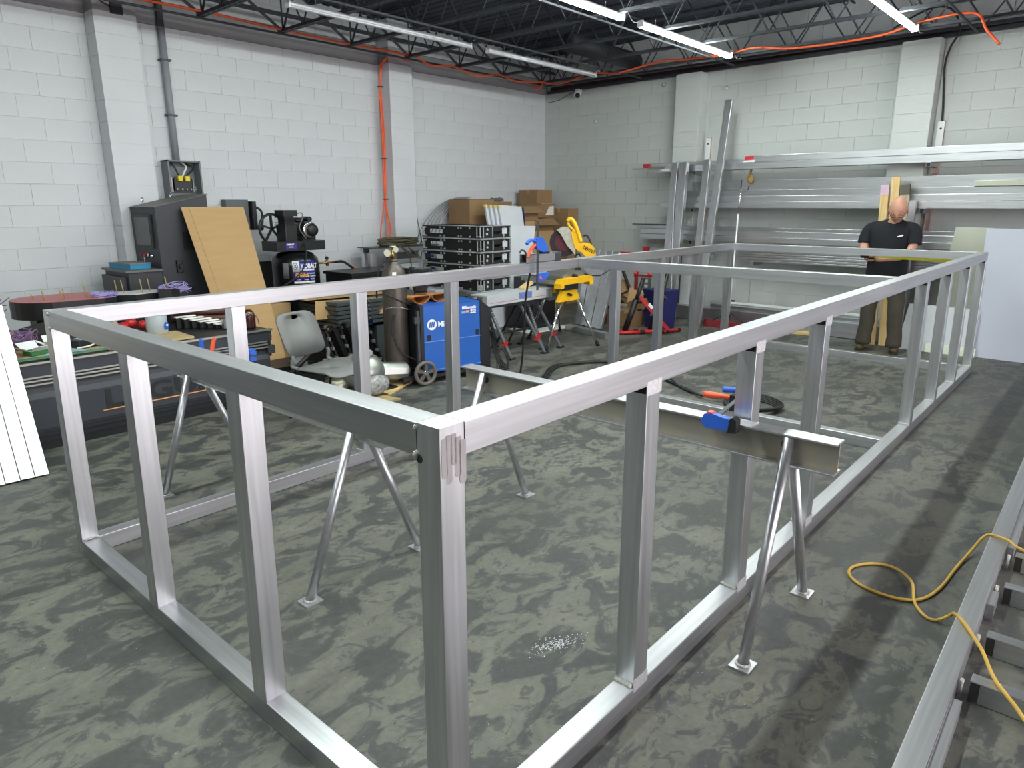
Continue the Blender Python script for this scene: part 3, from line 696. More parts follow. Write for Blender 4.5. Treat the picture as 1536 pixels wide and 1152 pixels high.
tx = text('lettering', 'LAGUNA', 0.185, CNCT, t, (0.775, yf - 0.002, 0.235), (1, 0, 0), (0, 0, 1), bold=0.006, sx=1.45)
obj('orange_stripe', MB().box(0.76, 2.02, yf - 0.003, yf, 0.212, 0.219), OINK, t)
solo('plywood_sheet', MB().box(-1.2, 0.86, 4.56, 5.95, 0.65, 0.668), PLY, 'scuffed plywood sheet lying on the router table, left end', 'sheet')
solo('glass_sheet', MB().box(0.1, 1.02, 4.465, 4.53, 0.6685, 0.6745), TEAL, 'green-edged glass strip at the router table front edge', 'glass')
solo('plywood_offcut', MB().add([(0.86, 4.5, 0.651), (1.5, 4.52, 0.651), (1.52, 4.9, 0.651), (0.9, 5.0, 0.651), (0.86, 4.5, 0.667), (1.5, 4.52, 0.667), (1.52, 4.9, 0.667), (0.9, 5.0, 0.667)], [(0, 3, 2, 1), (4, 5, 6, 7), (0, 1, 5, 4), (1, 2, 6, 5), (2, 3, 7, 6), (3, 0, 4, 7)]), PLY, 'small light plywood offcut on the router table beside the charger', 'board')
BH = mat('blue_grey_paint', (150, 168, 172), rough=0.6)
solo('foam_sheet', MB().hexa([(0.45, 4.53, 0.6685), (0.72, 4.56, 0.6685), (0.7, 4.75, 0.6685), (0.52, 4.66, 0.6685)], [(0.45, 4.53, 0.673), (0.72, 4.56, 0.673), (0.7, 4.75, 0.673), (0.52, 4.66, 0.673)]), BH, 'pale blue-green plastic offcut at the table front edge', 'sheet')

def sign_letter(label, poly, z0, z1, face, side, rng, group):
    """fabricated letter: black return with a coloured face and stub pins"""
    t = thing('sign_letter', label, 'sign letter', group)
    obj('letter_return', MB().prism(poly, (0, 0, z0), (1, 0, 0), (0, 1, 0), (0, 0, z1 - z0)), side, t)
    obj('letter_face', MB().prism([((x - sum(p[0] for p in poly) / len(poly)) * 0.985 + sum(p[0] for p in poly) / len(poly), y) for x, y in poly], (0, 0, z1), (1, 0, 0), (0, 1, 0), (0, 0, 0.005)), face, t)
    for x, y, h in rng:
        obj('mounting_stud', MB().tube([(x, y, z1 + 0.004), (x - 0.012, y, z1 + h)], 0.0045, 5), BAMBOO, t)
    return t
drum = [(0.93 + 0.30 * math.cos(R(a)), 5.95 + 0.30 * math.sin(R(a))) for a in range(100, 275, 12)] + [(1.25, 5.62), (1.36, 5.66), (1.36, 5.95), (1.3, 6.22)]
sign_letter('large black sign letter with red face, rounded end at left', drum, 0.76, 0.905, REDF, BLACK, [(0.84, 5.78, 0.09), (0.96, 5.74, 0.10), (1.0, 5.8, 0.09), (1.14, 5.72, 0.14), (1.26, 5.8, 0.05), (0.79, 5.9, 0.06)], 'unfinished sign letters on the router table')
obj_ = solo('letter_block', MB().box(0.75, 1.5, 5.75, 5.95, 0.669, 0.758), BLACK, 'black block propping up the red-faced letter', 'block')
l2 = [(1.35, 5.78), (1.52, 5.66), (1.74, 5.70), (1.86, 5.84), (1.70, 5.98), (1.38, 6.0)]
sign_letter('black sign letter with pale face and rods behind the white rail', l2, 0.80, 0.905, mat('pale_letter_face', (196, 196, 198), rough=0.5), BLACK, [(1.42, 5.8, 0.13), (1.5, 5.88, 0.12), (1.62, 5.76, 0.13), (1.72, 5.84, 0.12)], 'unfinished sign letters on the router table')
solo('letter_block', MB().box(1.4, 1.8, 5.74, 5.95, 0.649, 0.798), BLACK, 'black block propping up the pale-faced letter', 'block')
l3 = [(1.70, 5.60), (1.80, 5.56), (1.90, 5.62), (1.90, 5.74), (1.80, 5.68), (1.72, 5.68)]
sign_letter('small black round-backed sign letter under the wires', l3, 0.81, 0.93, BLACK, BLACKM, [(1.79, 5.62, 0.12)], 'unfinished sign letters on the router table')
solo('letter_block', MB().box(1.72, 1.89, 5.60, 5.72, 0.649, 0.808), BLACK, 'black block under the small sign letter', 'block')
def wire_tangle(name, label, c, rx, ry, rz, n, r, m, seed):
    rnd = random.Random(seed); b = MB()
    for i in range(n):
        pts_ = []; a = rnd.uniform(0, 6.28)
        for k in range(7):
            a += rnd.uniform(0.5, 1.5)
            q = rnd.uniform(0.45, 1.0)
            pts_.append((c[0] + rx * q * math.cos(a), c[1] + ry * q * math.sin(a), c[2] + rz * rnd.uniform(-1, 1)))
        b.tube(curve_pts(pts_, 5), r, 5)
    o = solo(name, b, m, label, 'wire'); return o
wire_tangle('wire_tangle', 'tangle of lilac wires behind the white rail, right of the letters', (1.90, 5.72, 0.93), 0.15, 0.12, 0.05, 9, 0.0035, WIREL, 4)
wire_tangle('wire_coil', 'bunch of lilac wires lying on the red-faced letter', (1.28, 5.72, 0.93), 0.12, 0.10, 0.02, 10, 0.0035, WIREL, 5)
wire_tangle('wire_coil', 'lilac wire coil hanging below the red-faced letter', (0.86, 5.60, 0.80), 0.08, 0.03, 0.04, 9, 0.004, WIREL, 6)
PURW = mat('dull_purple_wire', (128, 100, 138), rough=0.6, var=0.15)
wire_tangle('wire_ball', 'ball of dull purple wire beside the leaning tubes', (0.44, 4.95, 0.745), 0.11, 0.11, 0.075, 16, 0.0035, PURW, 7)
solo('tall_letter', MB().hexa([(0.10, 5.05, 0.67), (0.55, 5.45, 0.67), (0.56, 5.5, 0.67), (0.11, 5.12, 0.67)], [(0.02, 5.3, 1.05), (0.40, 5.62, 0.74), (0.41, 5.67, 0.74), (0.03, 5.35, 1.05)]), BLACK, 'tall black letter leaning behind the leftmost tubes', 'sign letter')
wire_tangle('wire_coil', 'purple wires draped on the tall black letter', (0.30, 5.34, 0.96), 0.2, 0.12, 0.10, 9, 0.004, PURW, 8)
BD = mat('burnt_black_scrap', (34, 28, 26), rough=0.8, var=0.3)
solo('scrap_pile', MB().hexa([(0.55, 5.0, 0.669), (0.86, 5.0, 0.669), (0.9, 5.6, 0.669), (0.5, 5.6, 0.669)], [(0.62, 5.1, 0.72), (0.82, 5.1, 0.75), (0.86, 5.5, 0.80), (0.56, 5.5, 0.74)]), BD, 'dark scrap heap behind the green boxes', 'scrap')
def flap_box(label, x, y, z, w, d, h, rz, m, inner=WHITE):
    t = thing('open_carton', label, 'box', None, (x, y, z), rz)
    b = MB()
    for q in ((-w / 2, w / 2, -d / 2, -d / 2 + 0.003), (-w / 2, w / 2, d / 2 - 0.003, d / 2), (-w / 2, -w / 2 + 0.003, -d / 2, d / 2), (w / 2 - 0.003, w / 2, -d / 2, d / 2)): b.box(*q, 0, h)
    b.box(-w / 2, w / 2, -d / 2, d / 2, 0, 0.003)
    obj('carton', b, m, t)
    obj('flap', MB().plate([(-w / 2, -d / 2, h), (w / 2, -d / 2, h), (w / 2 + 0.01, -d / 2 - 0.05, h + 0.035), (-w / 2 - 0.01, -d / 2 - 0.05, h + 0.035)], 0.003), inner, t)
    obj('flap', MB().plate([(w / 2, d / 2, h), (-w / 2, d / 2, h), (-w / 2 - 0.01, d / 2 + 0.05, h + 0.05), (w / 2 + 0.01, d / 2 + 0.05, h + 0.05)], 0.003), inner, t)
    obj('flap', MB().plate([(-w / 2, d / 2, h), (-w / 2, -d / 2, h), (-w / 2 - 0.05, -d / 2, h + 0.03), (-w / 2 - 0.05, d / 2, h + 0.03)], 0.003), inner, t)
    return t
flap_box('open green and white carton nearest the leaning tubes', 0.44, 4.66, 0.669, 0.12, 0.09, 0.035, 0.35, GREEN)
flap_box('open green and white carton right behind the first one', 0.62, 4.86, 0.669, 0.13, 0.10, 0.03, -0.2, GREEN)
t = thing('charger', 'black power charger with pale cable on the router table', 'charger', None, (0.77, 4.72, 0.668), 0.3)
obj('case', MB().box(-0.09, 0.09, -0.07, 0.07, 0, 0.06, ch=0.012), BLACK, t)
obj('top_plate', MB().box(-0.05, 0.04, -0.03, 0.04, 0.06, 0.066), mat('pale_blue_plate', (150, 170, 184), rough=0.4), t)
obj('cable', MB().tube(curve_pts([(-0.1, -0.06, 0.01), (-0.02, -0.1, 0.02), (0.06, -0.08, 0.05), (0.11, -0.02, 0.08), (0.05, 0.02, 0.085), (-0.03, 0.0, 0.075)], 5), 0.006, 6), WHITE, t)
obj('cable', MB().tube(curve_pts([(0.1, 0.05, 0.03), (0.16, 0.0, 0.04), (0.18, -0.05, 0.02), (0.12, -0.09, 0.012), (0.04, -0.11, 0.01)], 5), 0.007, 6), BLACK, t)
solo('white_packet', MB().box(1.0, 1.1, 4.66, 4.78, 0.668, 0.73, ch=0.01), mat('crumpled_white_film', (200, 190, 186), rough=0.5, var=0.15, scale=30), 'crumpled white packet on the router table under the frame corner', 'packet')
rb = MB()
for i, (a, b_, c, r) in enumerate(((1.22, 5.2, 0.70, 0.05), (1.30, 5.25, 0.72, 0.05), (1.38, 5.2, 0.70, 0.045))): rb.ball((a, b_, c), (r, r, r * 0.9), 10, 6)
solo('red_clamp_pile', rb, RED, 'small red plastic clamps beside the water jug', 'clamp')
solo('cloth_scrap', MB().ball((1.08, 5.3, 0.70), (0.10, 0.08, 0.05), 12, 7).ball((1.15, 5.24, 0.72), (0.05, 0.06, 0.05), 10, 6), mat('tan_rag', (150, 138, 118), rough=0.9, var=0.3, scale=30), 'crumpled tan rag left of the red clamps', 'rag')
# water jug
JUG = mat('translucent_jug_plastic', (196, 206, 214), rough=0.3, var=0.03, trans=0.25)
t = thing('water_jug', 'translucent plastic water jug with blue splash logo', 'jug', None, (1.38, 4.92, 0.65))
obj('jug_body', MB().lathe((0, 0, 0), (0, 0, 1), [(0, 0.07), (0.008, 0.082), (0.17, 0.082), (0.21, 0.07), (0.245, 0.035), (0.27, 0.028)], 20), JUG, t)
obj('handle', MB().tube(curve_pts([(0.075, -0.01, 0.15), (0.085, -0.01, 0.20), (0.07, -0.01, 0.235), (0.035, -0.01, 0.25)], 4), 0.01, 8), JUG, t)
obj('cap', MB().lathe((0, 0, 0.27), (0, 0, 1), [(0, 0.03), (0.02, 0.03)], 14), WHITE, t)
obj('dark_strap', MB().beam((0.05, -0.06, 0.24), (0.065, -0.075, 0.16), 0.012, 0.004), BD, t)
star = [((0.030 if i % 2 else 0.018) * math.cos(i * math.pi / 9), (0.034 if i % 2 else 0.020) * math.sin(i * math.pi / 9)) for i in range(18)]
obj('logo', MB().prism(star, (0.045, -0.0755, 0.075), (0.86, 0.5, 0), (0, 0, 1), (0.004, -0.006, 0)), BLUE, t)
obj('logo_centre', MB().prism([(0.012 * math.cos(a), 0.009 * math.sin(a)) for a in [i * 0.63 for i in range(10)]], (0.050, -0.081, 0.082), (0.86, 0.5, 0), (0, 0, 1), (0.001, -0.002, 0)), WHITE, t)
# white-edged letter strips, brown tubes, capsule
t = thing('letter_strips', 'row of white-topped black letter strips right of the jug', 'strips')
for i in range(7):
    x = 1.60 + 0.045 * i; z = 0.745 - 0.012 * i
    obj('strip', MB().box(x, x + 0.16, 5.06 - 0.05 * i, 5.09 - 0.05 * i, 0.652, z), BLACK, t)
    obj('strip_top', MB().box(x - 0.004, x + 0.17, 5.05 - 0.05 * i, 5.095 - 0.05 * i, z, z + 0.008), PAPER, t)
solo('tube_offcut', MB().box(1.47, 1.54, 4.16, 4.20, 0.69, 0.77).shift(lambda v: Vector((v.x + 0.38, v.y + 0.55, v.z - 0.03))), ALZ, 'short upright aluminium offcut on the table front edge', 'offcut')
for i, (ya, za) in enumerate(((5.35, 0.685), (5.45, 0.69), (5.40, 0.745))):
    solo('brown_tube', MB().tube([(1.72, ya, za), (2.12, ya - 0.2, za - 0.01)], 0.033, 12), mat('brown_streaked_tube', (84, 52, 46), rough=0.35, var=0.25, scale=6, stretch=(1, 8, 8)), ['front lower dark brown tube behind the letter strips', 'rear lower dark brown tube behind the letter strips', 'upper dark brown tube on the other two'][i], 'tube', 'dark brown tubes on the router table')
solo('cardboard_strip', MB().plate([(1.70, 5.5, 0.79), (2.15, 5.35, 0.735), (2.12, 5.5, 0.735), (1.72, 5.62, 0.81)], 0.006), CARD, 'tan cardboard strip lying over the brown tubes', 'cardboard')
t = thing('capsule_bottle', 'glossy dark brown round-topped bottle at the router table end', 'bottle', None, (2.04, 4.64, 0.649))
obj('bottle_body', MB().lathe((0, 0, 0), (0, 0, 1), [(0, 0.052), (0.02, 0.055), (0.10, 0.056), (0.135, 0.048), (0.158, 0.03), (0.165, 0.006)], 20), BROWN, t)
obj('side_hole', MB().lathe((-0.03, -0.043, 0.09), (-0.55, -0.83, 0), [(0, 0.011), (0.006, 0.01)], 10), BLACK, t)
solo('wire_hoop', MB().tube([(2.09 + 0.075 * math.cos(R(a)), 4.70, 0.66 + 0.105 * math.sin(R(a))) for a in range(0, 181, 12)], 0.004, 6), CHROME, 'thin pale wire hoop behind the brown bottle', 'wire')
solo('bent_tube', MB().tube([(1.90, 4.75, 0.675), (2.0, 4.85, 0.71)], 0.012, 8), CHROME, 'short shiny rod on the table behind the frame post', 'rod')

# ------------------------------------------------------------------ control cabinet, its desk and box
CAB = mat('control_cabinet_paint', (44, 46, 52), rough=0.5, var=0.05, scale=4)
CABT = mat('control_cabinet_top', (96, 94, 92), rough=0.5, var=0.04)
t = thing('control_cabinet', 'tall dark control cabinet with screen against the left wall', 'cabinet')
obj('body', MB().hexa([(2.0, 6.2, 0.0), (2.53, 6.2, 0.0), (2.53, 6.80, 0.0), (2.0, 6.80, 0.0)], [(2.0, 6.2, 1.665), (2.53, 6.2, 1.79), (2.53, 6.80, 1.79), (2.0, 6.80, 1.665)]), CAB, t)
obj('lid', MB().plate([(1.99, 6.19, 1.666), (2.54, 6.19, 1.796), (2.54, 6.81, 1.796), (1.99, 6.81, 1.666)], 0.006), CABT, t)
scr = obj('screen_bezel', MB().box(1.982, 2.0, 6.30, 6.72, 1.27, 1.60, ch=0.0), BLACK, t)
obj('screen', MB().box(1.978, 1.983, 6.33, 6.69, 1.30, 1.57), mat('dark_screen', (62, 64, 66), rough=0.25), scr)
for i, (y, m_) in enumerate(((6.70, mat('indicator_dull_red', (120, 60, 56), rough=0.4)), (6.62, RED), (6.52, CHROME), (6.44, CHROME))):
    obj('push_button', MB().lathe((2.0, y - 0.06, 1.20 - 0.008 * (i % 2)), (-1, 0, 0), [(0, 0.018), (0.02, 0.016)], 12), m_, t)
obj('key', MB().box(1.97, 1.99, 6.52, 6.54, 1.12, 1.18), CHROME, t)
obj('vent', MB().box(2.24, 2.40, 6.192, 6.200, 1.25, 1.43), BLACK, t)
obj('name_plate', MB().box(2.30, 2.42, 6.193, 6.200, 1.47, 1.53), GREYP, t)
obj('connector', MB().box(2.14, 2.20, 6.170, 6.200, 1.03, 1.15, ch=0.006).lathe((2.17, 6.17, 1.09), (0, -1, 0), [(0, 0.02), (0.03, 0.02)], 10), BLACK, t)
obj('latch', MB().box(2.47, 2.50, 6.185, 6.200, 0.96, 1.0), CHROME, t)
obj('cable_gland', MB().lathe((2.27, 6.2, 0.86), (0, -1, 0), [(0, 0.02), (0.03, 0.018)], 10), BLACK, t)
for x, y in ((2.10, 6.72), (2.28, 6.45), (2.52, 6.4)):
    obj('lifting_eye', MB().tube([(x, y + 0.022 * math.cos(a), 1.70 + (x - 2.03) * 0.25 + 0.028 + 0.022 * math.sin(a)) for a in [i * 0.785 for i in range(8)]], 0.006, 6, closed=True), CHROME, t)
t = thing('side_desk', 'low dark console joined left of the control cabinet', 'console')
obj('body', MB().box(1.68, 1.995, 6.2, 6.80, 0.0, 1.055), CAB, t)
obj('top', MB().box(1.65, 1.995, 6.18, 6.81, 1.056, 1.076), CABT, t)
obj('door', MB().box(1.64, 1.68, 6.27, 6.80, 0.72, 1.01, ch=0.004), DARKGREY, t)
t = thing('tool_case', 'flat grey and blue case lying on the dark console', 'case', None, (1.81, 6.50, 1.077), 0.15)
obj('case', MB().box(-0.10, 0.11, -0.19, 0.19, 0, 0.045), mat('bright_blue_case', (36, 128, 172), rough=0.5), t)
obj('case_lid', MB().box(-0.105, 0.115, -0.195, 0.195, 0.046, 0.058), GREYP, t)
# ------------------------------------------------------------------ electrics on the left wall
t = thing('conduit', 'grey electrical conduit running up the left wall', 'conduit')
obj('pipe', MB().tube([(2.625, 7.005, 2.165), (2.625, 7.005, 3.5)], 0.036, 14), LGREY, t)
part_label(obj('pipe', MB().tube([(2.625, 7.005, 3.5), (2.625, 7.005, 4.1)], 0.036, 14), DARKGREY, t), 'upper dark painted stretch of conduit')
for z in (2.62, 3.17): obj('strap', MB().box(2.57, 2.68, 6.962, 7.05, z, z + 0.018, ch=0.004), DARKGREY, t)
t = thing('breaker_box', 'open grey breaker box with yellow lugs below the conduit', 'electrical box')
bx = MB().box(2.47, 2.83, 7.03, 7.045, 1.66, 2.16)
for q in ((2.47, 2.485), (2.815, 2.83)): bx.box(q[0], q[1], 6.88, 7.03, 1.66, 2.16)
bx.box(2.47, 2.83, 6.88, 7.03, 2.145, 2.16).box(2.47, 2.83, 6.88, 7.03, 1.66, 1.675)
obj('box', bx, mat('box_grey_paint', (112, 116, 120), rough=0.45), t)
obj('breaker', MB().box(2.555, 2.75, 6.96, 7.03, 1.84, 1.975, ch=0.004), BLACK, t)
for x in (2.59, 2.67): obj('lug', MB().box(x, x + 0.05, 6.93, 7.0, 1.945, 2.0, ch=0.008), mat('yellow_lug', (226, 204, 40), rough=0.5), t)
for x in (2.575, 2.63, 2.68, 2.73): obj('screw', MB().lathe((x, 6.96, 1.86), (0, -1, 0), [(0, 0.012), (0.012, 0.010)], 8), CHROME, t)
for pts_, m_ in (([(2.55, 6.98, 2.14), (2.58, 6.96, 2.08), (2.61, 6.96, 2.0)], CABLE), ([(2.66, 6.98, 2.15), (2.70, 6.96, 2.10), (2.67, 6.95, 2.04), (2.64, 6.96, 1.98)], WHITE), ([(2.70, 6.98, 2.14), (2.78, 6.97, 2.09), (2.74, 6.96, 2.04), (2.69, 6.96, 2.0)], CABLE)):
    obj('wire', MB().tube(curve_pts(pts_, 5), 0.009, 6), m_, t)
obj('mounting_rail', MB().box(2.53, 2.545, 6.98, 7.03, 1.83, 1.98).box(2.765, 2.78, 6.98, 7.03, 1.83, 1.98), CHROME, t)
t = thing('disconnect_switch', 'dark grey disconnect switch on the left wall beside the cardboard', 'switch')
obj('box', MB().box(3.10, 3.38, 6.93, 7.045, 1.42, 1.75, ch=0.006), mat('switch_grey_paint', (88, 92, 96), rough=0.5), t)
obj('cover', MB().box(3.39, 3.44, 6.86, 7.045, 1.40, 1.73, ch=0.006), BLACKM, t)
obj('lever', MB().tube(curve_pts([(3.45, 6.88, 1.66), (3.50, 6.87, 1.62), (3.51, 6.87, 1.52), (3.49, 6.87, 1.44)], 4), 0.014, 8), BLACK, t)
obj('knob', MB().ball((3.49, 6.87, 1.42), (0.025, 0.025, 0.03), 10, 7), BLACK, t)
solo('wall_bracket', MB().box(3.40, 3.60, 6.9, 6.95, 0.55, 1.02, ch=0.01), DARKGREY, 'dark panel standing behind the compressor, left side', 'panel')
# tall cardboard carton
t = thing('flat_carton', 'tall flat cardboard carton leaning on the control cabinet', 'carton')
A, B_, Cc, D = (2.44, 6.22, 1.69), (2.96, 6.22, 1.69), (2.77, 5.42, 0.15), (2.58, 5.42, 0.15)
obj('carton', MB().plate([(2.575, 5.40, 0.12), (2.76, 5.40, 0.12), (2.96, 6.21, 1.67), (2.44, 6.21, 1.67)], -0.012), CARD, t)
obj('carton_side', MB().plate([(2.40, 5.42, 0.16), (2.574, 5.40, 0.125), (2.439, 6.21, 1.67), (2.32, 6.25, 1.67)], -0.012), CARD, t)
for o in list(t.children): bpy.data.objects.remove(o)
q0, q1, q2, q3 = Vector((2.42, 5.48, 0.03)), Vector((2.83, 5.40, 0.03)), Vector((2.87, 6.10, 1.67)), Vector((2.30, 6.12, 1.67))
obj('carton', MB().plate([q0, q1, q2, q3], -0.02), CARD, t)
obj('carton_side', MB().plate([q0 + Vector((-0.09, 0.03, 0.0)), q0 + Vector((-0.002, 0, 0)), q3 + Vector((-0.002, 0, 0)), q3 + Vector((-0.07, 0.02, 0))], -0.02), CARD, t)
# ------------------------------------------------------------------ compressor
t = thing('air_compressor', 'tall black air compressor with blue label by the left wall', 'compressor', None, (3.63, 6.42, 0))
obj('tank', MB().lathe((0, 0, 0.10), (0, 0, 1), [(0, 0.10), (0.05, 0.22), (0.12, 0.27), (0.90, 0.275), (0.98, 0.26), (1.04, 0.20), (1.07, 0.10)], 28), mat('gloss_black_tank', (22, 22, 26), rough=0.25, var=0.05, coat=0.3), t)
for a in (0.5, 2.1, 3.7, 5.3): obj('foot', MB().box(0.22 * math.cos(a) - 0.03, 0.22 * math.cos(a) + 0.03, 0.22 * math.sin(a) - 0.03, 0.22 * math.sin(a) + 0.03, 0, 0.16), BLACKM, t)
obj('deck_plate', MB().box(-0.32, 0.32, -0.17, 0.17, 1.17, 1.28, ch=0.01), BLACKM, t)
pm = obj('pump', MB().box(-0.16, 0.0, -0.10, 0.10, 1.28, 1.46, ch=0.015).box(-0.14, -0.02, -0.08, 0.08, 1.46, 1.56, ch=0.01).box(-0.165, 0.02, -0.10, 0.10, 1.56, 1.63, ch=0.012), BLACK, t)
for k in range(5): obj('fin', MB().box(-0.168, 0.012, -0.104, 0.104, 1.47 + 0.018 * k, 1.475 + 0.018 * k), BLACKM, pm)
fw = obj('flywheel', MB().tube([(-0.215 + 0.0, 0.165 * math.cos(a) * 0.9, 1.43 + 0.165 * math.sin(a)) for a in [i * math.pi / 12 for i in range(24)]], 0.017, 8, closed=True), BLACKM, t)
fw.location = (-0.07, 0, 0); fw.rotation_euler = (0, 0, 0)
bpy.data.objects.remove(fw)
fw = obj('flywheel', MB().tube([(-0.20 + 0.155 * math.cos(a), 0.12, 1.42 + 0.165 * math.sin(a)) for a in [i * math.pi / 12 for i in range(24)]], 0.016, 8, closed=True), BLACKM, t)
for a in (0.35, 1.6, 2.86, 4.1, 5.4): obj('spoke', MB().beam((-0.20, 0.12, 1.42), (-0.20 + 0.15 * math.cos(a), 0.12, 1.42 + 0.16 * math.sin(a)), 0.02, 0.03, up=(0, 1, 0)), BLACKM, fw)
mo = obj('motor', MB().lathe((0.16, 0.14, 1.40), (0, -1, 0), [(0, 0.06), (0.02, 0.10), (0.24, 0.10), (0.25, 0.095)], 20), BLACKM, t)
obj('motor_ring', MB().lathe((0.16, -0.11, 1.40), (0, -1, 0), [(0, 0.098), (0.012, 0.094), (0.014, 0.085)], 20), CHROME, mo)
obj('motor_cap', MB().lathe((0.18, -0.125, 1.40), (0, -1, 0), [(0, 0.078), (0.03, 0.066), (0.034, 0.02)], 18), BLACK, mo)
obj('capacitor', MB().lathe((0.08, 0.10, 1.515), (0, -1, 0), [(0, 0.03), (0.14, 0.03)], 12).lathe((0.20, 0.10, 1.525), (0, -1, 0), [(0, 0.03), (0.16, 0.03)], 12), BLACK, mo)
obj('motor_foot', MB().box(0.07, 0.25, -0.08, 0.12, 1.28, 1.33), BLACKM, mo)
obj('copper_pipe', MB().tube(curve_pts([(0.0, -0.08, 1.58), (0.08, -0.08, 1.60), (0.09, -0.08, 1.54), (0.04, -0.08, 1.42), (0.10, -0.12, 1.30)], 4), 0.006, 6), GREYP, t)
obj('drive_link', MB().tube([(0.0, -0.06, 1.52), (0.12, -0.06, 1.49)], 0.008, 6), BLACK, t)
LY = -0.2705
def tanklabel(name, a0, a1, z0, z1, m, r=0.2765):
    n = 10; vs = []
    for z in (z0, z1):
        for rr in (r, r + 0.0015):
            for k in range(n + 1):
                a = R(a0 + (a1 - a0) * k / n); vs.append((rr * math.cos(a), rr * math.sin(a), z))
    N1 = n + 1; fs = []
    for k in range(n):
        fs += [(N1 + k, N1 + k + 1, 3 * N1 + k + 1, 3 * N1 + k), (k, k + 1, 2 * N1 + k + 1, 2 * N1 + k), (k, k + 1, N1 + k + 1, N1 + k), (2 * N1 + k, 2 * N1 + k + 1, 3 * N1 + k + 1, 3 * N1 + k)]
    return obj(name, MB().add(vs, fs, True), m, t)
lb = tanklabel('label', 231, 287, 0.80, 1.06, BINK)
tanklabel('label_square', 231, 247, 0.935, 1.06, WHITE, 0.2785)
tanklabel('label_line', 248, 286, 0.945, 0.965, WHITE, 0.2785)
tanklabel('label_line', 233, 286, 0.80, 0.825, WHITE, 0.2785)
tanklabel('side_plate', 208, 222, 0.86, 1.04, GREYP, 0.2785)
def wrap(o, R0):
    """bend flat lettering (x along the girth, depth y) around the tank"""
    for v in o.data.vertices:
        a = (v.co.x - 0.024) / R0; d = -v.co.y
        v.co = Vector(((R0 + d) * math.sin(a), -(R0 + d) * math.cos(a), v.co.z))
    return o
kt = wrap(text('lettering', 'KOBALT', 0.075, WINK, t, (-0.075, 0, 0.975), (1, 0, 0), (0, 0, 1), bold=0.003, sx=0.78), 0.279)
wrap(text('lettering', '60 Gallon', 0.07, YINK, t, (-0.14, 0, 0.875), (1, 0, 0), (0, 0, 1), bold=0.0025, sx=0.55), 0.279)
wrap(text('lettering', 'K', 0.062, BINK, t, (-0.147, 0, 0.978), (1, 0, 0), (0, 0, 1), bold=0.002, sx=0.7), 0.2812)
wrap(obj('logo_ring', MB().tube([(-0.136 + 0.026 * math.cos(a), 0, 1.0 + 0.038 * math.sin(a)) for a in [i * math.pi / 8 for i in range(16)]], 0.003, 6, closed=True), BINK, t), 0.2812)
for i, z in enumerate((0.905, 0.875)): wrap(text('small_print', ['Oil Lubricated', 'Air Compressor'][i], 0.024, WINK, t, (0.0, 0, z), (1, 0, 0), (0, 0, 1), sx=0.75), 0.279)
wrap(text('small_print', '3.7 HP       2-stage     155 PSI', 0.026, WINK, t, (-0.13, 0, 0.838), (1, 0, 0), (0, 0, 1), sx=0.72), 0.279)
lb2 = obj('upper_label', MB().box(-0.21, -0.07, -0.174, -0.17, 1.19, 1.265), BINK, t)
text('lettering', 'KOBALT', 0.025, WINK, lb2, (-0.2, -0.1745, 1.238), (1, 0, 0), (0, 0, 1), bold=0.001)
text('lettering', 'IRON', 0.022, YINK, lb2, (-0.17, -0.1745, 1.21), (1, 0, 0), (0, 0, 1), bold=0.0005)
obj('outlet_valve', MB().tube([(0.27, -0.05, 1.0), (0.42, -0.05, 1.0), (0.52, -0.05, 1.0)], 0.012, 8).lathe((0.40, -0.05, 1.0), (0, 0, 1), [(-0.02, 0.02), (0.03, 0.02)], 10), BRASS, t)
obj('gauge', MB().lathe((0.40, -0.05, 1.055), (0, -1, 0), [(0, 0.022), (0.015, 0.022)], 12), BLACK, t)
obj('regulator', MB().lathe((0.41, -0.05, 0.99), (0, 0, -1), [(0, 0.02), (0.03, 0.018)], 10), DRED, t)
obj('power_cord', MB().tube(curve_pts([(0.02, -0.18, 1.25), (-0.01, -0.26, 1.16), (-0.06, -0.30, 1.02), (-0.18, -0.32, 0.90), (-0.40, -0.34, 0.80), (-0.7, -0.3, 0.72)], 5), 0.008, 6), CABLE, t)
t = thing('hose_whip', 'black and orange air hoses leaving the compressor outlet', 'hose')
obj('hose', MB().tube(curve_pts([(4.16, 6.37, 1.0), (4.26, 6.37, 1.0), (4.36, 6.38, 0.95), (4.44, 6.4, 0.90)], 5), 0.016, 8), CABLE, t)
obj('hose', MB().tube(curve_pts([(4.44, 6.4, 0.92), (4.52, 6.42, 0.87), (4.66, 6.45, 0.86), (4.85, 6.5, 0.86)], 5), 0.012, 8), HOSEO, t)
obj('hose', MB().tube(curve_pts([(4.44, 6.4, 0.90), (4.48, 6.40, 0.82), (4.54, 6.4, 0.70), (4.55, 6.4, 0.5)], 5), 0.012, 8), HOSEO, t)
obj('hose', MB().tube(curve_pts([(4.46, 6.4, 0.88), (4.54, 6.35, 0.80), (4.62, 6.3, 0.72)], 5), 0.015, 8), CABLE, t)
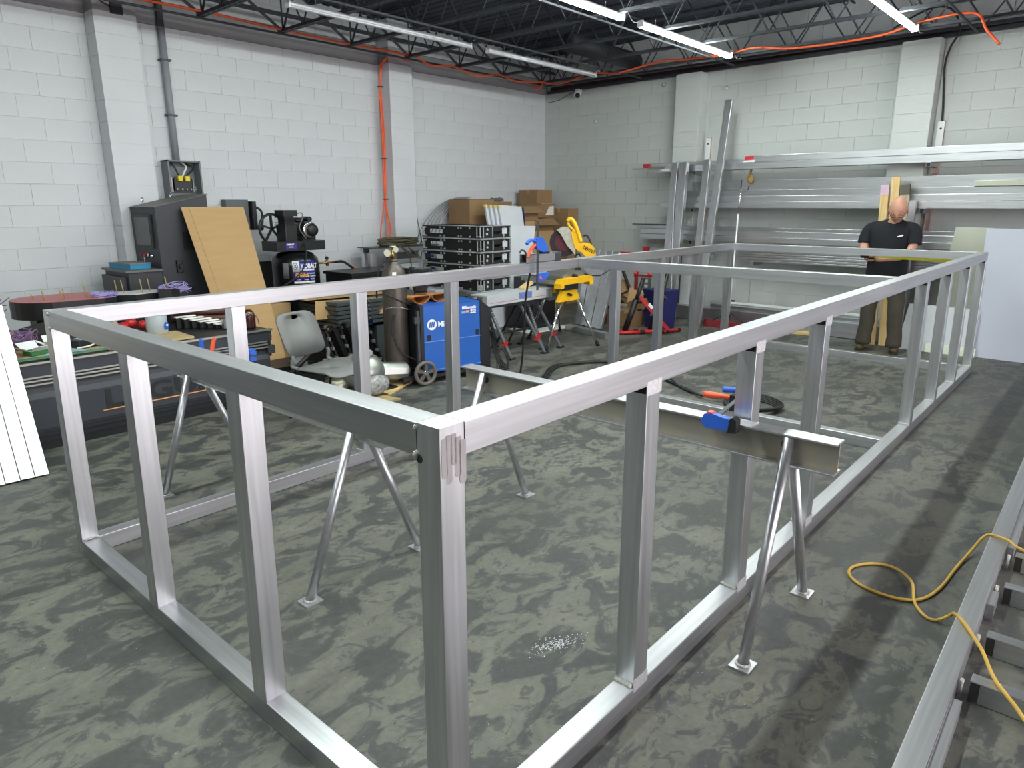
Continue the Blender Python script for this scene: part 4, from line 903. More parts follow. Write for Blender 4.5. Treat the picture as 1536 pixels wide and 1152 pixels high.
# shelving frame with hose coil
t = thing('tube_bench', 'white aluminium tube frame bench by the left wall', 'bench')
for (a, b_) in (((4.88, 6.55), 1), ((5.98, 6.55), 1), ((4.88, 6.74), 1), ((5.98, 6.74), 1)):
    obj('leg', MB().box(a[0] - 0.03, a[0] + 0.03, a[1] - 0.03, a[1] + 0.03, 0, 1.055, ch=0.003), ALZ, t)
obj('top_rail', MB().beam((4.84, 6.55, 1.09), (6.02, 6.55, 1.09), 0.06, 0.07, ch=0.003).beam((4.84, 6.74, 1.09), (6.02, 6.74, 1.09), 0.06, 0.07, ch=0.003), ALX, t)
obj('top_plate', MB().box(4.80, 6.04, 6.50, 6.79, 1.126, 1.134), DARKGREY, t)
t = thing('cable_coil', 'heap of dull green-brown cable coiled on the tube bench', 'cable')
HG = mat('dull_green_brown_cable', (88, 82, 62), rough=0.6, var=0.2)
rnd = random.Random(3)
for k in range(12):
    z = 1.148 + 0.008 * k; w = 0.33 + rnd.uniform(-0.03, 0.03); d = 0.11 + rnd.uniform(-0.02, 0.02)
    obj('cable_loop', MB().tube([(5.40 + w * math.cos(a), 6.645 + d * math.sin(a), z + 0.012 * math.sin(2 * a + k)) for a in [i * math.pi / 12 for i in range(24)]], 0.009, 6, closed=True), HG, t)
for pts_ in ([(5.25, 6.56, 1.16), (5.38, 6.5, 1.10), (5.46, 6.48, 0.95), (5.48, 6.48, 0.78)], [(5.30, 6.56, 1.15), (5.42, 6.5, 1.08), (5.52, 6.48, 0.98)], [(5.4, 6.56, 1.15), (5.52, 6.5, 1.08), (5.66, 6.48, 0.95)]):
    obj('cable_end', MB().tube(curve_pts(pts_, 5), 0.008, 6), HG, t)
solo('drop_rod', MB().tube([(6.02, 6.86, 1.14), (5.94, 6.98, 1.97)], 0.008, 6), CHROME, 'thin shiny rod leaning against the left wall behind the stack', 'rod')
# ------------------------------------------------------------------ grey chair
def grey_chair(x, y, face):
    t = thing('plastic_chair', 'grey plastic stacking chair with oval hand hole behind the frame', 'chair', None, (x, y, 0), face)
    def shell(name, outer, hole, n, thick, bend, m, par):
        """ring of quads between an outline and a hole, both closed loops of n points, mapped by bend(u, v)"""
        vs = []; fs = []
        rings = [hole, [tuple(h * 0.5 + o * 0.5 for h, o in zip(a, b_)) for a, b_ in zip(hole, outer)], outer]
        for off in (0, thick):
            for rg in rings:
                for u, v in rg: vs.append(bend(u, v, off))
        for r_ in range(2):
            for k in range(n):
                k2 = (k + 1) % n
                a, b_ = r_ * n, (r_ + 1) * n
                fs.append((a + k, a + k2, b_ + k2, b_ + k)); fs.append((3 * n + a + k, 3 * n + b_ + k, 3 * n + b_ + k2, 3 * n + a + k2))
        for base in (0, 2 * n):
            for k in range(n):
                k2 = (k + 1) % n; fs.append((base + k, base + k2, 3 * n + base + k2, 3 * n + base + k))
        return obj(name, MB().add(vs, fs, True), m, par)
    n = 32
    def superell(cx, cy, a, b_, p):
        out = []
        for k in range(n):
            t_ = 2 * math.pi * k / n; c, s_ = math.cos(t_), math.sin(t_)
            out.append((cx + a * math.copysign(abs(c) ** (2 / p), c), cy + b_ * math.copysign(abs(s_) ** (2 / p), s_)))
        return out
    def bb(u, v, off):   # backrest: leans back, curved round the sitter
        yb = -0.17 - 0.16 * (v - 0.45) / 0.4 + 0.5 * u * u
        return (u, yb - off, v)
    shell('backrest', superell(0, 0.715, 0.225, 0.185, 5), superell(0, 0.855, 0.055, 0.018, 2), n, 0.012, bb, GREYP, t)
    def sb(u, v, off): # seat
        return (u, v, 0.44 - off + 0.35 * u * u - (0.35 * (v - 0.17) ** 2 if v > 0.17 else 0) - (0.6 * (v - 0.2) if v > 0.2 else 0) * 0.8)
    shell('seat', superell(0, 0.045, 0.225, 0.225, 5), superell(0, 0.045, 0.002, 0.002, 2), n, 0.014, sb, GREYP, t)
    for s_ in (-1, 1):
        obj('side_arm', MB().tube(curve_pts([(s_ * 0.205, -0.12, 0.455), (s_ * 0.215, -0.17, 0.47), (s_ * 0.213, -0.16, 0.53), (s_ * 0.21, -0.165, 0.56)], 5), 0.016, 8), GREYP, t)
        obj('leg', MB().tube([(s_ * 0.19, 0.15, 0.41), (s_ * 0.225, 0.22, 0.0)], 0.011, 8), CHROME if s_ < 0 else BLACKM, t)
        obj('leg', MB().tube([(s_ * 0.19, -0.10, 0.42), (s_ * 0.225, -0.23, 0.0)], 0.011, 8), BLACKM, t)
        obj('side_bracket', MB().box(s_ * 0.21 - 0.012, s_ * 0.21 + 0.012, -0.12, 0.16, 0.33, 0.43), BLACK, t)
    obj('seat_frame', MB().tube([(-0.19, 0.15, 0.41), (0.19, 0.15, 0.41)], 0.011, 8).tube([(-0.19, -0.10, 0.42), (0.19, -0.10, 0.42)], 0.011, 8), BLACKM, t)
    return t
gc = grey_chair(2.19, 3.74, math.atan2(-0.975, 0.22) - math.pi / 2)
gc.scale = (0.95, 0.95, 0.93)

# ------------------------------------------------------------------ piles behind the chair
PANELM = mat('dark_slate_panel', (66, 72, 74), rough=0.45, var=0.04)
for i in range(6):
    z = 0.44 + 0.045 * i; dx = 0.02 * (i % 2)
    b = MB().box(3.22 + dx, 4.52, 5.05, 5.75, z, z + 0.034, ch=0.003)
    lab = ['lowest dark slate tray of the flat stack behind the chair', 'second dark slate tray from the bottom of the flat stack', 'third dark slate tray from the bottom of the flat stack', 'fourth dark slate tray from the bottom of the flat stack', 'fifth dark slate tray from the bottom of the flat stack', 'topmost dark slate tray of the flat stack'][i]
    t = thing('slate_tray', lab, 'tray', 'flat dark trays behind the chair')
    obj('tray', b, PANELM, t)
    for x in (3.6 + dx, 4.25 - dx): obj('latch', MB().box(x, x + 0.03, 5.035, 5.05, z + 0.01, z + 0.03), CHROME, t)
solo('foam_strip', MB().box(3.9, 4.56, 5.0, 5.06, 0.405, 0.436), mat('pale_foam', (206, 186, 132), rough=0.8), 'pale yellow foam strip under the flat dark trays', 'strip')
solo('dark_case', MB().box(3.75, 4.55, 5.08, 5.7, 0.0, 0.40, ch=0.008), PANELM, 'large dark slate case standing under the flat trays', 'case')
solo('dark_case', MB().box(3.2, 3.6, 5.3, 5.7, 0.0, 0.435, ch=0.008), BLACKM, 'black case under the left end of the flat trays', 'case')
solo('cardboard_sheet', MB().hexa([(3.05, 5.35, 0.72), (4.05, 5.25, 0.712), (4.1, 5.9, 0.712), (3.1, 5.95, 0.72)], [(3.05, 5.35, 0.728), (4.05, 5.25, 0.72), (4.1, 5.9, 0.72), (3.1, 5.95, 0.728)]).shift(lambda v: Vector((v.x, v.y, v.z))), CARD, 'flat cardboard sheet lying on the dark tray stack', 'cardboard')
solo('cardboard_box', MB().box(2.86, 3.12, 5.75, 6.0, 0.0, 0.66, ch=0.003), CARD, 'cardboard box between the tall carton and the compressor', 'box')
solo('cardboard_flap', MB().plate([(3.10, 5.28, 0.52), (4.02, 5.0, 0.53), (4.06, 5.03, 0.70), (3.14, 5.32, 0.71)], 0.006).shift(lambda v: Vector((v.x, v.y - 0.02, v.z + 0.0))), CARD, 'cardboard flap hanging down in front of the tray stack', 'cardboard')
for i in range(4):   # open modules leaning in a row
    x = 2.98 + 0.17 * i
    t = thing('open_module', ['leftmost open black module leaning beside the chair', 'second open black module leaning beside the chair', 'third open black module leaning beside the chair', 'rightmost open black module leaning beside the chair'][i], 'module', 'open black modules leaning behind the chair')
    obj('frame_side', MB().beam((x + 0.13, 4.82, 0.01), (x - 0.04, 4.88, 0.50), 0.02, 0.05, up=(0, 1, 0)).beam((x + 0.13, 5.02, 0.01), (x - 0.04, 5.02, 0.50), 0.02, 0.05, up=(0, 1, 0)), BLACK, t)
    obj('module_body', MB().hexa([(x + 0.06, 4.84, 0.01), (x + 0.12, 4.84, 0.01), (x + 0.12, 5.02, 0.01), (x + 0.06, 5.02, 0.01)], [(x - 0.11, 4.86, 0.47), (x - 0.05, 4.86, 0.47), (x - 0.05, 5.02, 0.47), (x - 0.11, 5.02, 0.47)]), BLACKM, t)
    obj('latch', MB().box(x - 0.03, x, 4.80, 4.84, 0.47, 0.53).box(x - 0.06, x - 0.02, 4.80, 4.83, 0.51, 0.53), CHROME, t)
    for k in range(4): obj('clip', MB().box(x + 0.075 - 0.037 * k, x + 0.095 - 0.037 * k, 4.80, 4.84, 0.08 + 0.10 * k, 0.11 + 0.10 * k), GREYP, t)
# spare spindle
t = thing('spindle_motor', 'large silver spindle motor lying on scrap behind the chair', 'motor')
obj('dome', MB().ball((3.02, 4.42, 0.22), (0.22, 0.20, 0.19), 18, 12), SILVER, t)
obj('barrel', MB().lathe((3.15, 4.42, 0.20), (0.93, -0.22, -0.10), [(0, 0.085), (0.02, 0.092), (0.33, 0.088), (0.345, 0.07)], 10, smooth=False), SILVER, t)
obj('nose', MB().lathe((3.46, 4.35, 0.166), (0.93, -0.22, -0.10), [(0, 0.072), (0.05, 0.072), (0.055, 0.05), (0.03, 0.045), (0.028, 0.0)], 18), CHROME, t)
obj('square_flange', MB().beam((3.14, 4.42, 0.20), (3.16, 4.415, 0.198), 0.22, 0.22, ch=0.01), SILVER, t)
obj('rear_cylinder', MB().lathe((2.85, 4.38, 0.33), (-0.93, 0.2, 0.05), [(0, 0.07), (0.22, 0.07), (0.24, 0.05)], 16), SILVER, t)
obj('front_tube', MB().lathe((2.44, 4.12, 0.10), (0.93, 0.28, 0.03), [(0, 0.06), (0.0, 0.085), (0.36, 0.085), (0.38, 0.06)], 16), mat('greenish_tin', (150, 152, 132), rough=0.35, metal=0.7), t)
obj('corrugated_hose', MB().tube([(2.42 + 0.012 * k, 4.62 - 0.002 * k, 0.24 + 0.012 * (k % 2)) for k in range(12)], [0.06 + 0.012 * (k % 2) for k in range(12)], 12), GREYP, t)
obj('drag_chain', MB().tube(curve_pts([(2.2, 4.6, 0.05), (2.4, 4.45, 0.30), (2.65, 4.6, 0.36), (2.85, 4.8, 0.25)], 6), 0.022, 6), BLACK, t)
for o in t.children:
    if not o.name.startswith(('front_tube', 'corrugated_hose', 'drag_chain')): o.location = (-0.20, -0.30, -0.03)
PLW = mat('crumpled_plastic_wrap', (150, 152, 150), rough=0.2, var=0.45, scale=40, bump=0.8, bscale=50)
solo('plastic_wrap', MB().ball((2.80, 4.06, 0.375), (0.10, 0.08, 0.05), 12, 8).ball((2.78, 3.86, 0.12), (0.15, 0.05, 0.09), 12, 8), PLW, 'crumpled clear plastic wrap on the spindle motor', 'wrap')
solo('black_tray', MB().box(2.3, 2.72, 4.74, 5.1, 0.06, 0.22, ch=0.008), BLACKM, 'low black tray full of parts left of the chair legs', 'tray')
solo('spindle_pallet', MB().box(2.3, 3.1, 3.95, 4.72, 0.0, 0.032), BLACKM, 'black board on the floor under the spindle motor', 'board')
solo('plywood_scrap', MB().hexa([(2.9, 3.84, 0), (3.36, 4.05, 0), (3.3, 4.26, 0), (2.86, 4.08, 0)], [(2.9, 3.84, 0.018), (3.36, 4.05, 0.018), (3.3, 4.26, 0.018), (2.86, 4.08, 0.018)]), PINE, 'pale wooden board scrap on the floor before the gas cylinder', 'board')
solo('plywood_scrap', MB().hexa([(2.35, 3.75, 0), (2.88, 3.65, 0), (2.84, 3.92, 0), (2.35, 3.94, 0)], [(2.35, 3.75, 0.014), (2.88, 3.65, 0.014), (2.84, 3.92, 0.014), (2.35, 3.94, 0.014)]), PLY, 'tan wooden board scrap on the floor under the chair side', 'board')
wire_tangle('metal_swarf', 'silvery swarf and clips on the floor by the chair', (2.62, 3.95, 0.05), 0.20, 0.10, 0.03, 12, 0.003, CHROME, 21)
# black low table behind the cylinder
t = thing('black_case', 'flat black equipment case behind the gas cylinder', 'case')
obj('case', MB().box(4.02, 4.9, 5.85, 6.4, 0.62, 0.86, ch=0.01), BLACKM, t)
obj('case_lid', MB().box(4.0, 4.92, 5.83, 6.42, 0.865, 0.90, ch=0.004), BLACK, t)
obj('case_base', MB().box(4.1, 4.8, 5.9, 6.35, 0.0, 0.615), BLACK, t)
# ------------------------------------------------------------------ welder, cart, gas cylinder
t = thing('gas_cylinder', 'tall brown-grey welding gas cylinder chained beside the blue welder', 'cylinder', None, (3.31, 4.20, 0.09))
obj('bottle', MB().lathe((0, 0, 0), (0, 0, 1), [(0, 0.11), (0.02, 0.118), (0.92, 0.118), (0.98, 0.108), (1.03, 0.08), (1.06, 0.045), (1.075, 0.045)], 28), CYL, t)
obj('neck_ring', MB().lathe((0, 0, 1.07), (0, 0, 1), [(0, 0.042), (0.03, 0.042)], 16), CYL, t)
obj('valve', MB().lathe((0, 0, 1.10), (0, 0, 1), [(0, 0.018), (0.05, 0.018), (0.06, 0.012), (0.11, 0.012)], 12).tube([(0, 0, 1.14), (-0.05, -0.02, 1.14)], 0.012, 8), BRASS, t)
obj('hand_wheel', MB().lathe((0, 0, 1.205), (0, 0, 1), [(0, 0.032), (0.018, 0.032)], 12), SILVER, t)
obj('gauge', MB().lathe((-0.10, -0.03, 1.16), (-0.3, -0.95, 0.1), [(0, 0.034), (0.025, 0.034)], 14).lathe((-0.02, -0.06, 1.19), (-0.3, -0.95, 0.1), [(0, 0.026), (0.02, 0.026)], 14), mat('dusty_gauge', (172, 168, 150), rough=0.5), t)
obj('regulator', MB().ball((-0.065, -0.02, 1.14), (0.03, 0.03, 0.03), 10, 8), BRASS, t)
obj('paper_tag', MB().box(-0.115, -0.07, -0.122, -0.118, 0.93, 0.99), PAPER, t)
obj('gas_hose', MB().tube(curve_pts([(-0.07, -0.03, 1.12), (-0.16, -0.02, 1.06), (-0.20, 0.0, 0.92), (-0.2, 0.02, 0.75)], 5), 0.009, 6), CABLE, t)
obj('gas_hose', MB().tube(curve_pts([(-0.18, -0.05, 0.80), (-0.05, -0.135, 0.72), (0.10, -0.15, 0.66), (0.17, -0.12, 0.62)], 5), 0.007, 6), CABLE, t)
obj('gas_hose', MB().tube(curve_pts([(-0.10, -0.09, 0.60), (-0.13, -0.1, 0.40), (-0.06, -0.16, 0.22), (0.10, -0.25, 0.12)], 5), 0.008, 6), CABLE, t)
CHM = CHROME
ch = obj('chain', MB(), None, t) if False else None
b = MB()
for k in range(26):
    a = R(185 + k * 7.0); b.tube([(0.128 * math.cos(a) + 0.007 * math.cos(a + 1.57) * math.cos(q), 0.128 * math.sin(a) + 0.007 * math.sin(a + 1.57) * math.cos(q), 0.64 + 0.02 * math.sin(k * .25) + 0.007 * math.sin(q)) for q in [i * 1.26 for i in range(5)]], 0.002, 4, closed=True)
for k in range(16): b.tube([(0.155, -0.10 + 0.006 * math.cos(q), 0.62 - 0.017 * k + 0.010 * math.sin(q)) for q in [i * 1.26 for i in range(5)]], 0.002, 4, closed=True)
obj('chain', b, CHM, t)
t = thing('welder', 'blue welding machine on a two-wheeled cart', 'welder', None, (3.40, 3.90, 0), -0.2)
x0, x1, y0, y1 = 0.0, 0.77, 0.0, 0.46
obj('side_panel', MB().box(x0, x1 - 0.12, y0, y1, 0.105, 0.755, ch=0.006), BLUEW, t)
obj('panel_ridge', MB().box(x0, x1 - 0.12, y0 - 0.006, y0 + 0.002, 0.405, 0.412).box(x0, x1 - 0.12, y0 - 0.006, y0 + 0.002, 0.125, 0.132), mat('light_blue_edge', (92, 138, 208), rough=0.4), t)
obj('top_panel', MB().plate([(x0, y0, 0.757), (x1 - 0.12, y0, 0.757), (x1 - 0.16, y1, 0.77), (x0, y1, 0.77)], 0.004), BLUEW, t)
obj('front_panel', MB().prism([(0, 0), (0.12, 0.0), (0.12, 0.59), (0.0, 0.675)], (x1 - 0.119, y0 - 0.002, 0.09), (1, 0, 0), (0, 0, 1), (0, y1 - y0, 0)), BLACKM, t)
obj('rear_panel', MB().box(x0 - 0.035, x0 - 0.001, y0, y1, 0.09, 0.76), BLACKM, t)
obj('cart_deck', MB().box(-0.24, 0.77, y0 - 0.01, y1 + 0.01, 0.055, 0.088), BLACKM, t)
obj('cart_upright', MB().box(-0.07, -0.045, y0 - 0.004, y0 + 0.03, 0.09, 0.72).box(-0.10, -0.045, y0 - 0.01, y0 + 0.02, 0.60, 0.66), DARKGREY, t)
for x in (x0 + 0.035, x1 - 0.175): obj('latch', MB().box(x, x + 0.04, y0 - 0.004, y0 + 0.01, 0.42, 0.475), BLACK, t)
def ptxt(s_, x, z, size, m, sx=1.0, bold=0.0, shear=0.0, n='lettering'): return text(n, s_, size, m, t, (x, y0 - 0.0025, z), (1, 0, 0), (0, 0, 1), bold=bold, sx=sx, shear=shear)
ptxt('Miller', 0.155, 0.545, 0.078, WINK, 0.95, 0.0015)
obj('logo_disc', MB().lathe((0.09, y0, 0.573), (0, -1, 0), [(0, 0.052), (0.002, 0.052)], 28), WINK, t)
for k in range(3): obj('logo_bar', MB().prism([(0, 0), (0.016, 0), (0.03, 0.055), (0.014, 0.055)], (0.052 + 0.022 * k, y0 - 0.002, 0.546), (1, 0, 0), (0, 0, 1), (0, -0.002, 0)), BLUEW, t)
ptxt('Millermatic', 0.435, 0.69, 0.043, WINK, 0.86, 0.001)
ptxt('252', 0.53, 0.645, 0.05, WINK, 0.9, 0.002, 0.15)
obj('flag_stripe', MB().box(0.48, 0.52, y0 - 0.0035, y0, 0.655, 0.675), OINK, t); obj('flag_stripe', MB().box(0.43, 0.475, y0 - 0.0035, y0, 0.648, 0.668), mat('pale_blue_ink', (140, 170, 210)), t)
for yy in (-0.06, 0.52):
    w = obj('wheel', MB().tube([(-0.03 + 0.105 * math.cos(a), yy, 0.125 + 0.105 * math.sin(a)) for a in [i * math.pi / 16 for i in range(32)]], 0.0185, 10, closed=True), mat('grey_brown_tyre', (98, 92, 88), rough=0.6), t)
    for k in range(5):
        a = 0.3 + k * 1.2566; obj('spoke', MB().prism([(0.018, -0.016), (0.095, -0.030), (0.095, 0.012), (0.018, 0.016)], (-0.03, yy - 0.008, 0.125), (math.cos(a), 0, math.sin(a)), (-math.sin(a), 0, math.cos(a)), (0, 0.016, 0)), mat('grey_brown_spoke', (86, 80, 76), rough=0.6), w)
    obj('hub', MB().lathe((-0.03, yy + 0.014, 0.125), (0, -1, 0), [(0, 0.026), (0.03, 0.022)], 14), CHROME, w)
obj('axle', MB().tube([(-0.03, -0.06, 0.125), (-0.03, 0.52, 0.125)], 0.010, 8), BLACKM, t)
b = MB()
for k in range(5):
    b.tube(curve_pts([(0.77, 0.0 - 0.01 * k, 0.45), (0.81 + 0.012 * k, 0.0, 0.25), (0.84 + 0.015 * k, -0.02, 0.12), (0.82 + 0.04 * k, -0.05, 0.012)], 5), 0.008, 6)
for k in range(2): b.tube([(0.92 + (0.07 - .02 * k) * math.cos(a), -0.02 + 0.03 * math.sin(a), 0.13 + (0.11 - 0.02 * k) * math.sin(a)) for a in [i * math.pi / 9 for i in range(18)]], 0.008, 6, closed=True)
obj('lead', b, CABLE, t)
t = thing('welding_gloves', 'tan leather welding gloves lying on the blue welder', 'gloves')
for cx, sgn in ((3.46, 1), (3.70, 1)):
    b = MB()
    pr = [(cx + 0.105 * math.cos(a), 3.99, 0.815 + 0.038 * math.sin(a) + 0.012 * math.cos(2 * a)) for a in [i * math.pi / 8 for i in range(16)]]
    vs = []; n = 16
    for j, (dy, s_) in enumerate(((0, 1.0), (0.15, 0.85), (0.3, 0.6), (0.36, 0.2))):
        for p in pr: vs.append((cx + (p[0] - cx) * s_, p[1] + dy, 0.81 + (p[2] - 0.81) * s_))
    fs = [(j * n + k, j * n + (k + 1) % n, (j + 1) * n + (k + 1) % n, (j + 1) * n + k) for j in range(3) for k in range(n)] + [tuple(3 * n + k for k in range(n))]
    g = obj('glove', MB().add(vs, fs, True), LEATHER, t)
    obj('cuff_edge', MB().tube(pr, 0.007, 6, closed=True), mat('orange_brown_leather_edge', (150, 84, 40), rough=0.8), g)
t = thing('welding_helmet', 'black welding helmet with clear visor on the gloves', 'helmet', None, (3.56, 4.10, 0.86), -0.3)
hv = []; n = 14; m_ = 8
for j in range(m_ + 1):
    v = j / m_
    for k in range(n + 1):
        a = R(-20 - 140 * k / n); w = 0.125 * (1 - 0.45 * (1 - v) ** 2); z = 0.0 + 0.25 * v
        hv.append((w * math.cos(a), (0.14 * (0.6 + 0.4 * v)) * math.sin(a) + 0.05, z))
N1 = n + 1
hf = [(j * N1 + k, j * N1 + k + 1, (j + 1) * N1 + k + 1, (j + 1) * N1 + k) for j in range(m_) for k in range(n)]
hs = obj('shell', MB().add(hv, hf, True), SHADEM, t)
md = hs.modifiers.new('thick', 'SOLIDIFY'); md.thickness = 0.004
obj('chin_rim', MB().tube([(0.072 * math.cos(R(-20 - 140 * k / 12)), 0.086 * math.sin(R(-20 - 140 * k / 12)) + 0.05, -0.002) for k in range(13)], 0.006, 6), BLACK, t)
obj('visor', MB().box(-0.055, 0.055, -0.093, -0.083, 0.12, 0.2), BLACK, t)

# ------------------------------------------------------------------ stack of open display panels on the saw-horse bench
SIL = mat('silver_panel_edge', (176, 178, 180), rough=0.4, metal=0.5, var=0.2, scale=30)
def display_panel(z, label, dx):
    t = thing('display_panel', label, 'panel', 'open display panels stacked on the bench', (4.73 + dx, 4.42, z))
    W_, D_, H_ = 0.51, 0.96, 0.142
    b = MB()
    for zz in (0.0, H_ - 0.016):
        b.beam((0, 0.01, zz + 0.008), (W_, 0.01, zz + 0.008), 0.02, 0.016).beam((0, D_ - 0.01, zz + 0.008), (W_, D_ - 0.01, zz + 0.008), 0.02, 0.016)
        b.beam((0.01, 0.02, zz + 0.008), (0.01, D_ - 0.02, zz + 0.008), 0.02, 0.016).beam((W_ - 0.01, 0.02, zz + 0.008), (W_ - 0.01, D_ - 0.02, zz + 0.008), 0.02, 0.016)
    obj('panel_frame', b, BLACKM, t)
    e = MB()
    for zz in (0.001, H_ - 0.004):
        e.box(-0.002, W_ + 0.002, -0.003, 0.0, zz - 0.001, zz + 0.006).box(-0.003, 0.0, -0.002, D_ + 0.002, zz - 0.001, zz + 0.006)
    obj('bright_edge', e, SIL, t)  # silver edge strips, made bold and pale to stand in for highlights
    for x, y in ((-0.001, -0.001), (W_ - 0.012, -0.001), (-0.001, D_ - 0.012), (0.05, -0.001), (0.20, -0.001), (-0.001, 0.05)):
        obj('corner_post', MB().box(x, x + 0.010, y, y + 0.010, 0.016, H_ - 0.016), SIL, t)
    cb_ = MB()
    cb_.box(0.03, 0.30, D_ * 0.45, D_ * 0.5, 0.016, H_ - 0.016).box(W_ - 0.03, W_ - 0.015, 0.12, 0.55, 0.016, H_ - 0.016)
    obj('inner_plate', cb_, BLACK, t)
    # front face cut-out: solid plate with a stepped opening, on the short side and on the long side
    poly = [(0.06, 0.016), (0.50, 0.016), (0.50, H_ - 0.016), (0.06, H_ - 0.016)]
    hole = [(0.24, 0.05), (0.32, 0.035), (0.36, 0.05), (0.43, 0.045), (0.46, 0.055), (0.46, 0.11), (0.37, 0.115), (0.35, 0.085), (0.26, 0.075)]
    f = MB()
    f.box(0.06, 0.235, 0.012, 0.020, 0.016, H_ - 0.016).box(0.235, 0.47, 0.012, 0.020, 0.016, 0.046).box(0.235, 0.35, 0.012, 0.020, 0.082, H_ - 0.016).box(0.35, 0.50, 0.012, 0.020, 0.112, H_ - 0.016).box(0.47, 0.50, 0.012, 0.020, 0.016, 0.115).box(0.33, 0.36, 0.012, 0.020, 0.046, 0.06)
    obj('front_plate', f, BLACK, t)
    for x, z_ in ((0.12, 0.05), (0.40, 0.03), (0.13, 0.10), (0.41, 0.118)):
        obj('bolt', MB().lathe((x, 0.012, z_), (0, -1, 0), [(0, 0.016), (0.006, 0.013), (0.008, 0.006)], 10), SIL, t)
    g = MB()
    g.box(0.010, 0.018, 0.06, 0.62, 0.016, H_ - 0.016).box(0.010, 0.018, 0.62, 0.84, 0.016, 0.05).box(0.010, 0.018, 0.62, 0.84, 0.10, H_ - 0.016).box(0.010, 0.018, 0.84, 0.93, 0.016, H_ - 0.016)
    obj('side_plate', g, BLACK, t)
    for y in (0.16, 0.30, 0.34, 0.58, 0.64, 0.90): obj('tab', MB().box(-0.004, 0.010, y, y + 0.014, H_ - 0.034, H_ - 0.014).box(-0.004, 0.010, y, y + 0.014, 0.014, 0.032), SIL, t)
    return t
pl_ = ['bottom open black display panel of the stack on the bench', 'second open black display panel from the bottom', 'third open black display panel from the bottom, with blue connector', 'fourth open black display panel from the bottom', 'topmost open black display panel of the bench stack']
for i in range(5):
    t = display_panel(0.725 + 0.147 * i, pl_[i], 0.006 * (i % 2))
    if i in (1, 2): part_label(obj('connector', MB().box(0.0, 0.012, 0.78, 0.90, 0.06, 0.09), NAVY, t), 'blue connector')
bench = thing('panel_bench', 'white channel bench top across two saw horses, stained blue and red', 'bench')
WB = mat('stained_white_channel', (198, 202, 206), rough=0.45, metal=0.25, var=0.08, scale=6, stretch=(1, 6, 6))
obj('front_channel', MB().box(4.56, 5.72, 4.17, 4.185, 0.60, 0.715).box(4.56, 5.72, 4.185, 4.42, 0.70, 0.715).box(4.56, 5.72, 4.185, 4.23, 0.60, 0.61), WB, bench)
obj('blue_stain', MB().box(5.10, 5.33, 4.1685, 4.17, 0.63, 0.705), mat('blue_marker', (104, 120, 176), rough=0.5, var=0.3, scale=40), bench)
obj('red_line', MB().box(4.62, 5.6, 4.1686, 4.17, 0.628, 0.632), RED, bench)
obj('rear_channel', MB().box(4.56, 5.72, 5.0, 5.3, 0.60, 0.715), WB, bench)
obj('end_block', MB().box(4.47, 4.54, 4.15, 4.22, 0.62, 0.72).box(4.38, 4.42, 4.2, 4.3, 0.6, 0.72).box(4.42, 4.47, 4.17, 4.27, 0.60, 0.63), SILVER, bench)
CG = mat('cast_clamp_grey', (150, 154, 156), rough=0.5, metal=0.4)
obj('channel_clamp', MB().box(5.66, 5.80, 4.16, 4.42, 0.56, 0.60).box(5.60, 5.66, 4.155, 4.168, 0.60, 0.70).box(5.78, 5.84, 4.15, 4.3, 0.56, 0.76), CG, bench)
obj('yellow_block', MB().box(5.74, 5.77, 4.14, 4.2, 0.64, 0.71), YEL, bench)
wsc = solo('wood_offcut', MB().beam((5.27, 4.28, 0.727), (5.46, 4.3, 0.785), 0.08, 0.028), PINE, 'short tan wood offcut on the bench below the stack', 'offcut')
def saw_horse(label, beam, legs, brace_z=0.30):
    t = thing('saw_horse', label, 'saw horse', 'folding saw horses')
    (a, b_) = beam
    obj('top_beam', MB().beam(a, b_, 0.07, 0.05, ch=0.004), DARKGREY, t)
    for i, (tp, ft, red) in enumerate(legs):
        tp, ft = Vector(tp), Vector(ft)
        lg = obj('leg', MB().beam(ft + Vector((0, 0, 0.012)), tp, 0.045, 0.022, ch=0.003), mat('saw_horse_grey', (84, 86, 90), rough=0.45) if red else BLACKM, t)
        obj('foot', MB().box(ft.x - 0.045, ft.x + 0.045, ft.y - 0.03, ft.y + 0.03, 0.0, 0.018), RUBBER, lg)
        if red:
            q = ft.lerp(tp, 0.3); obj('red_latch', MB().beam(q - Vector((0.02, 0, 0.03)), q + Vector((0.02, 0, 0.03)), 0.06, 0.035), RED, lg)
            for k in range(9):
                q = ft.lerp(tp, 0.5 + 0.05 * k); obj('hole', MB().lathe((q.x, q.y - 0.0125, q.z), (0, -1, 0), [(0, 0.007), (0.002, 0.007)], 6), PAPER, lg)
    q0, q1 = Vector(legs[0][1]).lerp(Vector(legs[0][0]), 0.5), Vector(legs[1][1]).lerp(Vector(legs[1][0]), 0.5)
    obj('brace', MB().beam(q0, q1, 0.02, 0.02), BLACKM, t)
    return t
saw_horse('grey folding saw horse next to the blue welder', ((4.66, 4.33, 0.575), (5.36, 4.28, 0.575)),
          [((4.72, 4.29, 0.57), (4.76, 3.99, 0), True), ((5.22, 4.27, 0.57), (5.28, 3.93, 0), True), ((4.75, 4.35, 0.57), (5.03, 4.62, 0), False), ((5.26, 4.33, 0.57), (5.15, 4.60, 0), False)])
saw_horse('grey folding saw horse next to the yellow saw stand', ((5.42, 4.36, 0.535), (5.66, 4.35, 0.535)),
          [((5.44, 4.33, 0.53), (5.43, 4.08, 0), True), ((5.60, 4.32, 0.53), (5.66, 3.99, 0), True), ((5.47, 4.38, 0.53), (5.36, 4.58, 0), False), ((5.62, 4.38, 0.53), (5.52, 4.50, 0), False)])
